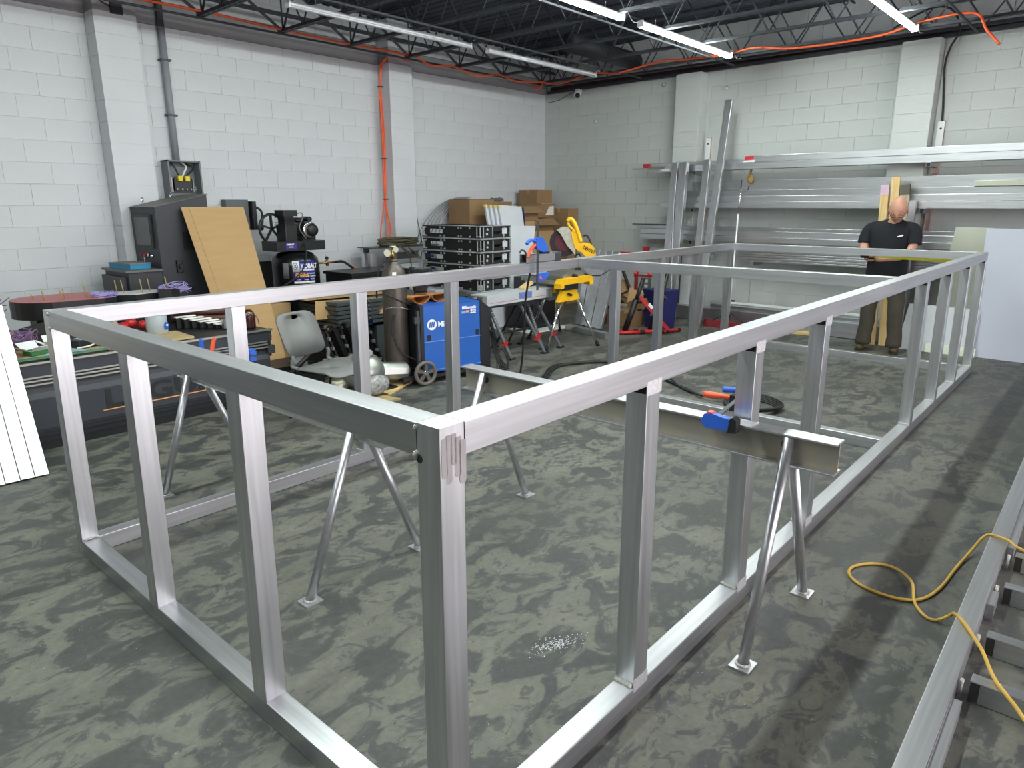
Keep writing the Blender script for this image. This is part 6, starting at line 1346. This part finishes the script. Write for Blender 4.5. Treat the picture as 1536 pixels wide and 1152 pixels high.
# sockets, camera
t = thing('security_camera', 'white dome camera under the joists in the back corner', 'camera', None, BWp(6.24, 0.10, 3.44))
obj('mount', MB().lathe((0.03, 0, 0.08), (0, 0, -1), [(0, 0.06), (0.05, 0.06)], 16), WHITE, t)
obj('housing', MB().ball((0, 0, 0.0), (0.062, 0.062, 0.065), 16, 10), WHITE, t)
obj('lens_ball', MB().ball((-0.035, -0.03, -0.025), 0.042, 14, 9), BLACK, t)
solo('camera_wire', MB().tube(curve_pts([BWp(6.28, 0.06, 3.50), BWp(6.5, 0.03, 3.46), BWp(6.7, 0.02, 3.40), BWp(6.95, 0.02, 3.38)], 4), 0.005, 5), CABLE, 'thin black wire running from the corner camera to the corner', 'wire')
t = thing('wall_socket', 'grey twin socket box on the back wall behind the red stands', 'socket', None, BWp(4.78, 0.0, 0.44))
obj('box', MB().box(-0.05, 0, -0.06, 0.06, -0.09, 0.09, ch=0.004), GREYP, t)
for z in (-0.04, 0.04): obj('outlet', MB().box(-0.054, -0.05, -0.03, 0.03, z - 0.025, z + 0.025), WHITE, t)
solo('red_taped_end', MB().beam(BWp(4.62, 0.21, 1.0), BWp(4.74, 0.21, 1.0), 0.08, 0.075), REDT, 'red taped tube end above the far frame rail', 'tube end')
bwbar('low_tube', 3.9, 4.62, 0.210, 0.965, 1.035, 0.075, DULLY, 'aluminium tube end carrying the red tape above the far rail')
solo('low_tube_prop', MB().beam(BWp(4.1, 0.2, 0.002), BWp(4.1, 0.21, 0.96), 0.05, 0.05, up=(1, 0, 0)), DARKGREY, 'dark prop standing under the red-taped tube', 'prop')
# ------------------------------------------------------------------ tubes leaning by the middle, red stands, bin, debris
lb_ = ['leftmost', 'second from left', 'third from left', 'fourth from left', 'rightmost']
for i in range(5):
    x0, y0 = 6.78 - 0.035 * i * 0.8, 4.54 - 0.105 * i
    z = 1.06
    b = MB().beam((x0 + 0.012 * (i % 2), y0, 0.079), (x0 + 0.50 + 0.012 * (i % 2), y0 + 0.16 - 0.02 * i, z), 0.092, 0.045, up=(1, 0, 0), ch=0.003)
    solo('leaning_tube', b, ALZ, lb_[i] + ' of the five wide aluminium tubes leaning beside the saw', 'tube', 'wide tubes leaning beside the saw')
solo('floor_tube', MB().beam((6.72, 4.68, 0.039), (6.50, 3.86, 0.039), 0.10, 0.076, ch=0.003), ALY, 'aluminium tube lying on the floor under the five leaning tubes', 'tube')
tr = thing('red_rack', 'dark red steel frame behind the leaning tubes', 'rack')
for (x, y) in ((7.75, 4.75), (7.86, 4.3)): obj('upright', MB().beam((x, y, 0.0), (x, y, 0.98), 0.04, 0.04, up=(1, 0, 0)), DRED, tr)
obj('top_bar', MB().beam((7.74, 4.85, 1.0), (7.88, 4.0, 1.0), 0.04, 0.04), RED, tr)
obj('low_bar', MB().beam((7.75, 4.75, 0.2), (7.86, 4.3, 0.2), 0.04, 0.04), DRED, tr)
t = thing('debris_bag', 'crumpled brown paper and card scraps between tubes and bin', 'scrap')
rnd = random.Random(11)
for k in range(7):
    c = Vector((7.55 + rnd.uniform(-0.1, 0.12), 4.22 + rnd.uniform(-0.25, 0.2), 0.20 + 0.05 * k)); pts_ = []
    q = [c + Vector((rnd.uniform(-0.1, 0.1), rnd.uniform(-0.12, 0.12), rnd.uniform(-0.09, 0.09))) + Vector(dv) for dv in ((-.08, -.1, -.06), (.08, -.1, -.06), (.08, .1, -.06), (-.08, .1, -.06), (-.08, -.1, .06), (.08, -.1, .06), (.08, .1, .06), (-.08, .1, .06))]
    obj('paper_scrap', MB().hexa(q[:4], q[4:]), CARD if k % 2 else CARDD, t)
obj('scrap_box', MB().hexa([(7.40, 4.08, 0), (7.74, 4.07, 0), (7.76, 4.45, 0), (7.42, 4.48, 0)], [(7.38, 4.06, 0.22), (7.76, 4.05, 0.22), (7.78, 4.47, 0.22), (7.40, 4.5, 0.22)]), CARDD, t)
obj('dark_stick', MB().beam((7.55, 4.18, 0.46), (7.8, 4.55, 0.86), 0.03, 0.04), BD, t)
t = thing('blue_bin', 'dark blue plastic bin with white symbol behind the red stands', 'bin', None, (7.70, 3.80, 0), -0.3)
t.scale = (0.88, 0.88, 0.92)
obj('bin_body', MB().hexa([(-0.15, -0.17, 0), (0.15, -0.17, 0), (0.15, 0.17, 0), (-0.15, 0.17, 0)], [(-0.19, -0.20, 0.56), (0.19, -0.20, 0.56), (0.19, 0.20, 0.56), (-0.19, 0.20, 0.56)]), NAVY, t)
obj('bin_rim', MB().box(-0.2, 0.2, -0.21, 0.21, 0.56, 0.585, ch=0.004), NAVY, t)
obj('symbol', MB().prism([(0.05 * math.cos(a), 0.06 * math.sin(a)) for a in (1.57, 3.67, 5.76)], (-0.17, 0.0, 0.22), (0, -1, 0), (0.07, 0, 1), (-0.004, 0, 0)), mat('pale_blue_symbol', (120, 130, 190)), t)
def roller_stand(label, base, top, rz, roll=True):
    """black slanted tube on a red tripod base, red V rollers on top"""
    t = thing('roller_stand', label, 'stand', 'red roller stands')
    bx_, by_ = base; tx_, ty_, tz_ = top
    obj('post', MB().tube([(bx_, by_, 0.05), (bx_ + (tx_ - bx_) * 0.62, by_ + (ty_ - by_) * 0.62, tz_ * 0.62)], 0.040, 10), BLACK, t)
    obj('inner_post', MB().tube([(bx_ + (tx_ - bx_) * 0.5, by_ + (ty_ - by_) * 0.5, tz_ * 0.5), (tx_, ty_, tz_)], 0.028, 10), BLACK, t)
    obj('clamp_knob', MB().lathe((bx_ + (tx_ - bx_) * 0.6 , by_ + (ty_ - by_) * 0.6 - 0.03, tz_ * 0.6), (0.3, -1, 0), [(0, 0.035), (0.05, 0.03)], 10), BLACK, t)
    for dy in (-0.05, 0.05):
        f = obj('base_tube', MB().tube([(bx_ - 0.13 + 0.02, by_ + 0.10 + dy, 0.03), (bx_ + 0.13, by_ - 0.12 + dy, 0.03)], 0.024, 10), RED, t)
        obj('end_cap', MB().tube([(bx_ - 0.15 + 0.02, by_ + 0.117 + dy, 0.03), (bx_ - 0.10, by_ + 0.08 + dy, 0.03)], 0.029, 10), RUBBER, f)
        obj('end_cap', MB().tube([(bx_ + 0.12, by_ - 0.112 + dy, 0.03), (bx_ + 0.15, by_ - 0.137 + dy, 0.03)], 0.029, 10), RUBBER, f)
    if roll:
        hd = obj('roller_head', MB().beam((tx_ - 0.0, ty_ + 0.12, tz_ + 0.03), (tx_ + 0.0, ty_ - 0.12, tz_ + 0.03), 0.03, 0.025), DRED, t)
        for dy in (0.11, -0.10):
            obj('roller', MB().lathe((tx_ - 0.03, ty_ + dy + 0.02, tz_ + 0.06), (0.5, -0.8, 0), [(0, 0.055), (0.02, 0.035), (0.04, 0.055)], 14), RED, hd)
    return t
roller_stand('red roller stand with slanted black post before the blue bin', (6.93, 3.88), (7.05, 3.70, 0.75), 0)
s2 = roller_stand('rear red roller stand half hidden behind a frame post', (7.22, 3.66), (7.36, 3.52, 0.80), 0, False)
t = thing('red_strut', 'red strut with T foot leaning right of the roller stands', 'strut')
obj('strut', MB().beam((6.99, 3.70, 0.50), (7.37, 3.47, 0.04), 0.03, 0.05), RED, t)
obj('foot', MB().tube([(7.28, 3.52, 0.03), (7.55, 3.42, 0.03)], 0.022, 10), RED, t)
obj('end_cap', MB().tube([(7.25, 3.53, 0.03), (7.29, 3.517, 0.03)], 0.027, 10), RUBBER, t)
obj('end_cap', MB().tube([(7.54, 3.423, 0.03), (7.57, 3.412, 0.03)], 0.027, 10), RUBBER, t)
obj('white_sticker', MB().beam((7.085, 3.628, 0.41), (7.13, 3.60, 0.355), 0.0315, 0.04), WHITE, t)
# cables on the floor between frame rails
t = thing('welding_cables', 'black welding cables lying across the floor inside the frame', 'cable')
for k, dy in enumerate((0, 0.03, -0.03)):
    obj('cable', MB().tube(curve_pts([(4.2, 3.75 + dy, 0.012), (4.05, 3.4 + dy, 0.012), (4.25, 3.15 + dy, 0.012), (4.62, 3.32 + dy, 0.02), (4.89, 3.38 + dy, 0.012), (5.2, 3.2 + dy, 0.02), (5.38, 2.92 + dy, 0.03), (5.38, 2.72 + dy, 0.095), (5.34, 2.58 + dy, 0.095), (5.2, 2.42 + dy, 0.02), (5.0, 2.15 + dy, 0.012 + 0.01 * k), (4.85, 1.9 - dy, 0.012), (4.66, 1.6 + dy, 0.03), (4.72, 1.42 + dy, 0.05)], 5), 0.010, 6), CABLE, t)
for k in range(5):
    obj('cable_loop', MB().tube([(4.70 + (0.20 + 0.015 * k) * math.cos(a), 1.18 + (0.19 + 0.012 * k) * math.sin(a), 0.012 + 0.009 * k + 0.01 * math.sin(2 * a)) for a in [i * math.pi / 12 for i in range(24)]], 0.009, 6, closed=True), CABLE, t)
solo('thin_cable', MB().tube(curve_pts([(4.45, 2.2, 0.006), (4.35, 1.9, 0.006), (4.42, 1.6, 0.006), (4.55, 1.4, 0.006)], 5), 0.006, 6), CABLE, 'thin black cable beside the middle bottom rail', 'cable')
b = MB()
for k in range(260):
    q_ = rnd.gauss(0, 0.035); x, y = 0.98 + q_ * 1.3, 0.42 + q_ * -0.5 + rnd.gauss(0, 0.02); s_ = rnd.uniform(0.0008, 0.003)
    b.box(x, x + s_ * 2, y, y + s_, 0.0005, 0.002)
o = solo('metal_shavings', b, GROUND, 'patch of pale metal shavings on the floor inside the frame', 'shavings'); o['kind'] = 'stuff'
# tape measure along the far rail
t = thing('measuring_tape', 'yellow measuring tape stretched behind the far frame rail', 'tape measure')
obj('blade', MB().beam((7.50, 1.14, 1.128), (7.43, 0.30, 1.112), 0.003, 0.030), mat('yellow_tape_blade', (206, 196, 46), rough=0.45), t)
obj('case', MB().box(7.47, 7.54, 1.13, 1.215, 1.105, 1.140, ch=0.006), BLACK, t)
# ------------------------------------------------------------------ the man measuring at the far rail
def skinned(pts, edges, levels=2, root=0):
    """pts: list of (x, y, z, rx, ry); returns an evaluated mesh grown round the skeleton"""
    me = bpy.data.meshes.new('skeleton'); me.from_pydata([p[:3] for p in pts], edges, [])
    o = bpy.data.objects.new('skeleton', me); COL.objects.link(o)
    md = o.modifiers.new('skin', 'SKIN'); md.use_smooth_shade = True; md.branch_smoothing = 0.4
    if not me.skin_vertices: me.attributes  # layer is made by the modifier
    sv = me.skin_vertices[0].data if me.skin_vertices else None
    if sv is None:
        bm = bmesh.new(); bm.from_mesh(me); bm.verts.layers.skin.verify(); bm.to_mesh(me); bm.free(); sv = me.skin_vertices[0].data
    for i, p in enumerate(pts):
        sv[i].radius = (p[3], p[4]); sv[i].use_root = (i == root)
    sb = o.modifiers.new('sub', 'SUBSURF'); sb.levels = levels; sb.render_levels = levels
    dg = bpy.context.evaluated_depsgraph_get()
    out = bpy.data.meshes.new_from_object(o.evaluated_get(dg))
    bpy.data.objects.remove(o)
    for p in out.polygons: p.use_smooth = True
    return out
def merge(meshes, name, m):
    bm = bmesh.new()
    for me in meshes: bm.from_mesh(me)
    out = bpy.data.meshes.new(name); bm.to_mesh(out); bm.free(); out.materials.clear(); out.materials.append(m)
    for p in out.polygons: p.use_smooth = True; p.material_index = 0
    return out
man = thing('person', 'bald man in black t-shirt and olive trousers, looking down, measuring at the far rail', 'person', None, (7.92, 1.03, 0))
def rel(p): return (p[0] - 7.92, p[1] - 1.03) + tuple(p[2:])
B = [(7.95, 1.04, 0.90, .10, .12), (7.94, 1.04, 1.10, .10, .13), (7.94, 1.04, 1.28, .10, .13), (7.94, 1.04, 1.40, .07, .09), (7.915, 1.02, 1.48, .062, .062), (7.885, 1.0, 1.56, .060, .060),
     (7.94, 1.235, 1.41, .055, .055), (7.90, 1.30, 1.27, .052, .052), (7.83, 1.285, 1.155, .042, .042), (7.73, 1.24, 1.135, .038, .038), (7.60, 1.16, 1.13, .027, .030), (7.555, 1.12, 1.13, .026, .036),
     (7.94, 0.845, 1.41, .055, .055), (7.90, 0.785, 1.27, .052, .052), (7.81, 0.815, 1.145, .042, .042), (7.74, 0.90, 1.105, .040, .040), (7.62, 1.06, 1.085, .027, .028), (7.585, 1.10, 1.085, .025, .036),
     (7.95, 1.135, 0.84, .09, .09), (7.91, 1.17, 0.48, .062, .062), (7.93, 1.18, 0.12, .042, .042), (7.95, 0.935, 0.84, .09, .09), (7.90, 0.89, 0.48, .062, .062), (7.93, 0.87, 0.12, .042, .042)]
E_ = [(0, 1), (1, 2), (2, 3), (3, 4), (4, 5), (3, 6), (6, 7), (7, 8), (8, 9), (9, 10), (10, 11), (3, 12), (12, 13), (13, 14), (14, 15), (15, 16), (16, 17), (0, 18), (18, 19), (19, 20), (0, 21), (21, 22), (22, 23)]
bodym = skinned([rel(p) for p in B], E_)
def chain(pts): return skinned([rel(p) for p in pts], [(i, i + 1) for i in range(len(pts) - 1)], 1)
fing = []
# left hand closes round the tape case: four fingers under it, thumb on top
for k, (dx, ln) in enumerate(((-0.045, 0.9), (-0.022, 1.0), (0.0, 0.97), (0.02, 0.8))):
    x = 7.565 + dx * 0.9
    fing.append(chain([(x + 0.01, 1.10, 1.080, .011, .010), (x - 0.006, 1.10 + 0.045 * ln, 1.078 - 0.003 * k, .010, .010), (x - 0.014, 1.10 + 0.078 * ln, 1.088, .009, .009), (x - 0.014, 1.10 + 0.092 * ln, 1.108, .0075, .0075)]))
fing.append(chain([(7.60, 1.09, 1.10, .012, .012), (7.57, 1.115, 1.135, .011, .011), (7.53, 1.15, 1.150, .009, .009)]))
# right hand rests on the rail
for k, (dy, ln) in enumerate(((-0.03, 0.85), (-0.01, 1.0), (0.012, 1.0), (0.034, 0.85))):
    y = 1.115 + dy
    fing.append(chain([(7.555, y, 1.135, .011, .010), (7.555 - 0.04 * ln, y - 0.008, 1.145, .010, .010), (7.555 - 0.07 * ln, y - 0.012, 1.135, .009, .009), (7.555 - 0.085 * ln, y - 0.012, 1.118, .0075, .0075)]))
fing.append(chain([(7.585, 1.085, 1.13, .012, .012), (7.555, 1.06, 1.125, .011, .011), (7.525, 1.055, 1.118, .009, .009)]))
# head
hc = Vector((7.855 - 7.92, 0.985 - 1.03, 1.622)); tilt = R(20); turn = R(8)
Fw = Vector((-math.cos(tilt) * math.cos(turn), -math.cos(tilt) * math.sin(turn), -math.sin(tilt))); Sd = Vector((-math.sin(turn), math.cos(turn), 0)).normalized(); Up = Fw.cross(Sd) * -1
if Up.z < 0: Up = -Up
def H(f, s_, u): return hc + (Fw * f + Sd * s_ + Up * u) * 1.13
nu, nv = 36, 26; hv = []; hf = []
def bump(f, s_, u, cf, cs, cu, r, a): return a * math.exp(-((f - cf) ** 2 + (s_ - cs) ** 2 + (u - cu) ** 2) / (r * r))
for j in range(nv + 1):
    ph = math.pi * j / nv
    for i in range(nu):
        th = 2 * math.pi * i / nu
        f, s_, u = math.sin(ph) * math.cos(th), math.sin(ph) * math.sin(th), math.cos(ph)
        k = 1.0
        F_, S_, U_2 = f * 0.098, s_ * 0.080, u * 0.128
        if u < -0.1:                       # jaw and chin narrow
            q = (-u - 0.1); S_ *= 1 - 0.28 * q; F_ = F_ * (1 - 0.12 * q) + 0.012 * q
        F_ += bump(f, s_, u, 0.95, 0, -0.28, 0.16, 0.026) + bump(f, s_, u, 0.98, 0, -0.10, 0.13, 0.012)      # nose
        F_ += bump(f, s_, u, 0.9, 0.3, 0.12, 0.22, 0.006) + bump(f, s_, u, 0.9, -0.3, 0.12, 0.22, 0.006)      # brow
        F_ -= bump(f, s_, u, 0.93, 0.32, -0.05, 0.15, 0.008) + bump(f, s_, u, 0.93, -0.32, -0.05, 0.15, 0.008)  # sockets
        F_ += bump(f, s_, u, 0.75, 0, -0.66, 0.16, 0.006) + bump(f, s_, u, 0.6, 0, -0.92, 0.25, 0.010)        # lips, chin
        F_ -= bump(f, s_, u, 0.8, 0, -0.56, 0.07, 0.004)
        hv.append(H(F_, S_, U_2))
for j in range(nv):
    for i in range(nu): hf.append((j * nu + i, j * nu + (i + 1) % nu, (j + 1) * nu + (i + 1) % nu, (j + 1) * nu + i))
hm = MB().add(hv, hf, True)
for sg in (1, -1):   # ears
    hm.tube([H(-0.005 + 0.016 * math.cos(a), sg * (0.083 + 0.004 * math.cos(a)), -0.012 + 0.030 * math.sin(a)) for a in [i * math.pi / 5 for i in range(10)]], 0.006, 6, closed=True)
    hm.ball(H(-0.005, sg * 0.080, -0.012), (0.014, 0.008, 0.024), 8, 6)
me_h = hm.mesh('head', SKIN)
body = obj('body', merge([bodym, me_h] + fing, 'body', SKIN), None, man)
for sg in (1, -1):
    ey = obj('eye', MB().ball(H(0.080, sg * 0.029, -0.008), 0.0105, 10, 7), WHITE, man)
    obj('iris', MB().ball(H(0.0875, sg * 0.029, -0.012), 0.005, 8, 6), BROWN, ey)
    obj('eyebrow', MB().tube([H(0.091, sg * 0.014, 0.016), H(0.092, sg * 0.030, 0.020), H(0.082, sg * 0.046, 0.016)], 0.0032, 6), HAIR, man)
obj('mouth', MB().tube([H(0.086, -0.022, -0.070), H(0.092, 0.0, -0.068), H(0.086, 0.022, -0.070)], 0.0032, 6), mat('lip_skin', (150, 92, 84), rough=0.5), man)
gl = obj('glasses', MB().tube([H(0.102, 0.008, -0.028), H(0.102, -0.008, -0.028)], 0.003, 6).tube([H(0.098, 0.056, -0.026), H(0.0, 0.084, -0.008)], 0.002, 6).tube([H(0.098, -0.056, -0.026), H(0.0, -0.084, -0.008)], 0.002, 6), mat('dark_red_glasses', (70, 26, 26), rough=0.3), man)
for sg in (1, -1):
    obj('lens_rim', MB().tube([H(0.101 - 0.05 * abs(math.cos(a)) * 0.0, sg * 0.032 + 0.024 * math.cos(a), -0.030 + 0.014 * math.sin(a)) for a in [i * math.pi / 8 for i in range(16)]], 0.0034, 6, closed=True), mat('dark_red_glasses', (70, 26, 26)), gl)
# chin and jaw stubble: shallow shell over the lower face
st = []; 
hs_ = MB(); ids = [q for q in range(len(hv))]
sv_ = []; sf_ = []
sel = [(j, i) for j in range(int(nv * 0.70), nv - 2) for i in range(nu) if math.cos(2 * math.pi * i / nu) > 0.15]
sels = set(sel); vmap = {}
for (j, i) in sel:
    if (j + 1, i) in sels and (j, (i + 1) % nu) in sels and (j + 1, (i + 1) % nu) in sels:
        q = []
        for jj, ii in ((j, i), (j, (i + 1) % nu), (j + 1, (i + 1) % nu), (j + 1, i)):
            if (jj, ii) not in vmap:
                v = Vector(hv[jj * nu + ii]); vmap[(jj, ii)] = len(sv_); sv_.append(v + (v - hc).normalized() * 0.0015)
            q.append(vmap[(jj, ii)])
        sf_.append(tuple(q))
obj('stubble', MB().add(sv_, sf_, True), mat('grey_beard_skin', (172, 132, 114), rough=0.8, var=0.12, scale=80), man)
# clothes: lofted cloth round the body
def loft(mb, rings, n=24, cap=True):
    """rings: (centre x, y, z, radius x, radius y, tilt of the ring plane)"""
    o = len(mb.v); vs = []; fs = []
    for (cx, cy, cz, rx, ry, tx) in rings:
        for k in range(n):
            a = 2 * math.pi * k / n; c, s_ = math.cos(a), math.sin(a)
            x = rx * math.copysign(abs(c) ** 0.85, c); y = ry * math.copysign(abs(s_) ** 0.85, s_)
            fold = 1 + 0.012 * math.sin(5 * a + cz * 21) + 0.010 * math.sin(9 * a - cz * 34)
            vs.append((cx + x * fold, cy + y * fold, cz + x * tx))
    for i in range(len(rings) - 1):
        for k in range(n): fs.append((i * n + k, i * n + (k + 1) % n, (i + 1) * n + (k + 1) % n, (i + 1) * n + k))
    mb.add(vs, fs, True)
    if cap: mb.f += [tuple(o + k for k in range(n - 1, -1, -1)), tuple(o + (len(rings) - 1) * n + k for k in range(n))]; mb.sm += [False, False]
    return mb
CX, CY = 7.94 - 7.92, 1.045 - 1.03
shb = MB()
loft(shb, [(CX, CY, 0.80, .135, .215, 0), (CX, CY, 0.90, .145, .214, 0), (CX, CY, 1.05, .148, .205, 0), (CX, CY, 1.20, .146, .208, 0), (CX, CY, 1.32, .138, .222, 0.02), (CX, CY, 1.40, .122, .226, 0.05), (CX, CY, 1.45, .104, .200, 0.1),
           (CX - 0.004, CY, 1.485, .084, .140, 0.2), (CX - 0.012, CY - 0.01, 1.502, .070, .088, 0.35), (CX - 0.016, CY - 0.012, 1.500, .062, .074, 0.4)], 28)
for sg, (ex, ey, ez) in ((1, (7.895, 1.305, 1.245)), (-1, (7.888, 0.785, 1.245))):
    p0 = Vector((7.94 - 7.92, 1.04 - 1.03 + sg * 0.12, 1.425)); p1 = Vector((7.935 - 7.92, 1.04 - 1.03 + sg * 0.215, 1.405)); p3 = Vector((ex - 7.92, ey - 1.03, ez)); p2 = p1.lerp(p3, 0.5) + Vector((0, sg * 0.012, 0.01))
    shb.tube(curve_pts([p0, p1, p2, p3], 4), [0.066, 0.070, 0.072, 0.073, 0.073, 0.072, 0.071, 0.070, 0.070, 0.070, 0.070, 0.071, 0.072], 16)
obj('t_shirt', shb, SHIRT, man)
obj('shirt_logo', MB().prism([(-0.03, 0.0), (0.0, 0.008), (0.022, 0.016), (0.035, 0.006), (0.02, -0.006), (-0.02, -0.008)], (7.796 - 7.92, 0.92 - 1.03, 1.335), (0.15, -1, 0.1), (0.1, 0, 1), (-0.004, 0, 0)), WHITE, man)
trb = MB()
loft(trb, [(CX, CY, 0.965, .125, .175, 0), (CX, CY, 0.90, .135, .185, 0), (CX, CY, 0.82, .140, .192, 0), (CX, CY, 0.76, .120, .185, 0)], 24)
for cy0, k_, ft in ((0.105, (-0.015, 0.145), (0.0, 0.160)), (-0.095, (-0.02, -0.145), (0.0, -0.165))):
    loft(trb, [(CX, cy0, 0.86, .115, .098, 0), (CX - 0.005, cy0 * 1.05, 0.74, .108, .096, 0), (k_[0] + 0.01, k_[1] * 0.95, 0.60, .094, .086, 0), (k_[0], k_[1], 0.48, .086, .080, 0), (k_[0] + 0.012, k_[1], 0.34, .083, .078, 0),
               (ft[0], ft[1], 0.20, .080, .078, 0), (ft[0] - 0.005, ft[1], 0.13, .086, .082, 0.05), (ft[0] - 0.008, ft[1], 0.085, .088, .084, 0.1)], 20)
obj('trousers', trb, TROUS, man)
for y, tw in ((1.20, 0.02), (0.86, -0.02)):
    bt = skinned([rel(p) for p in [(7.965, y, 0.062, .050, .050), (7.90, y + tw * 0.5, 0.052, .048, .048), (7.82, y + tw, 0.042, .038, .044)]] + [rel((7.94, y, 0.13, .046, .046))], [(0, 1), (1, 2), (0, 3)])
    for v in bt.vertices: v.co.z = max(v.co.z, 0.012)
    bo = obj('boot', merge([bt], 'boot', BOOT), None, man)
    obj('sole', MB().prism([(0.062, -0.04), (0.062, 0.04), (-0.02, 0.046), (-0.10, 0.05 + tw * .6), (-0.148, 0.02 + tw), (-0.148, -0.02 + tw), (-0.10, -0.046 + tw * .6), (-0.02, -0.045)], (7.955 - 7.92, y - 1.03, 0.0), (1, 0, 0), (0, 1, 0), (0, 0, 0.016)), mat('dark_sole', (48, 42, 34), rough=0.8), bo)
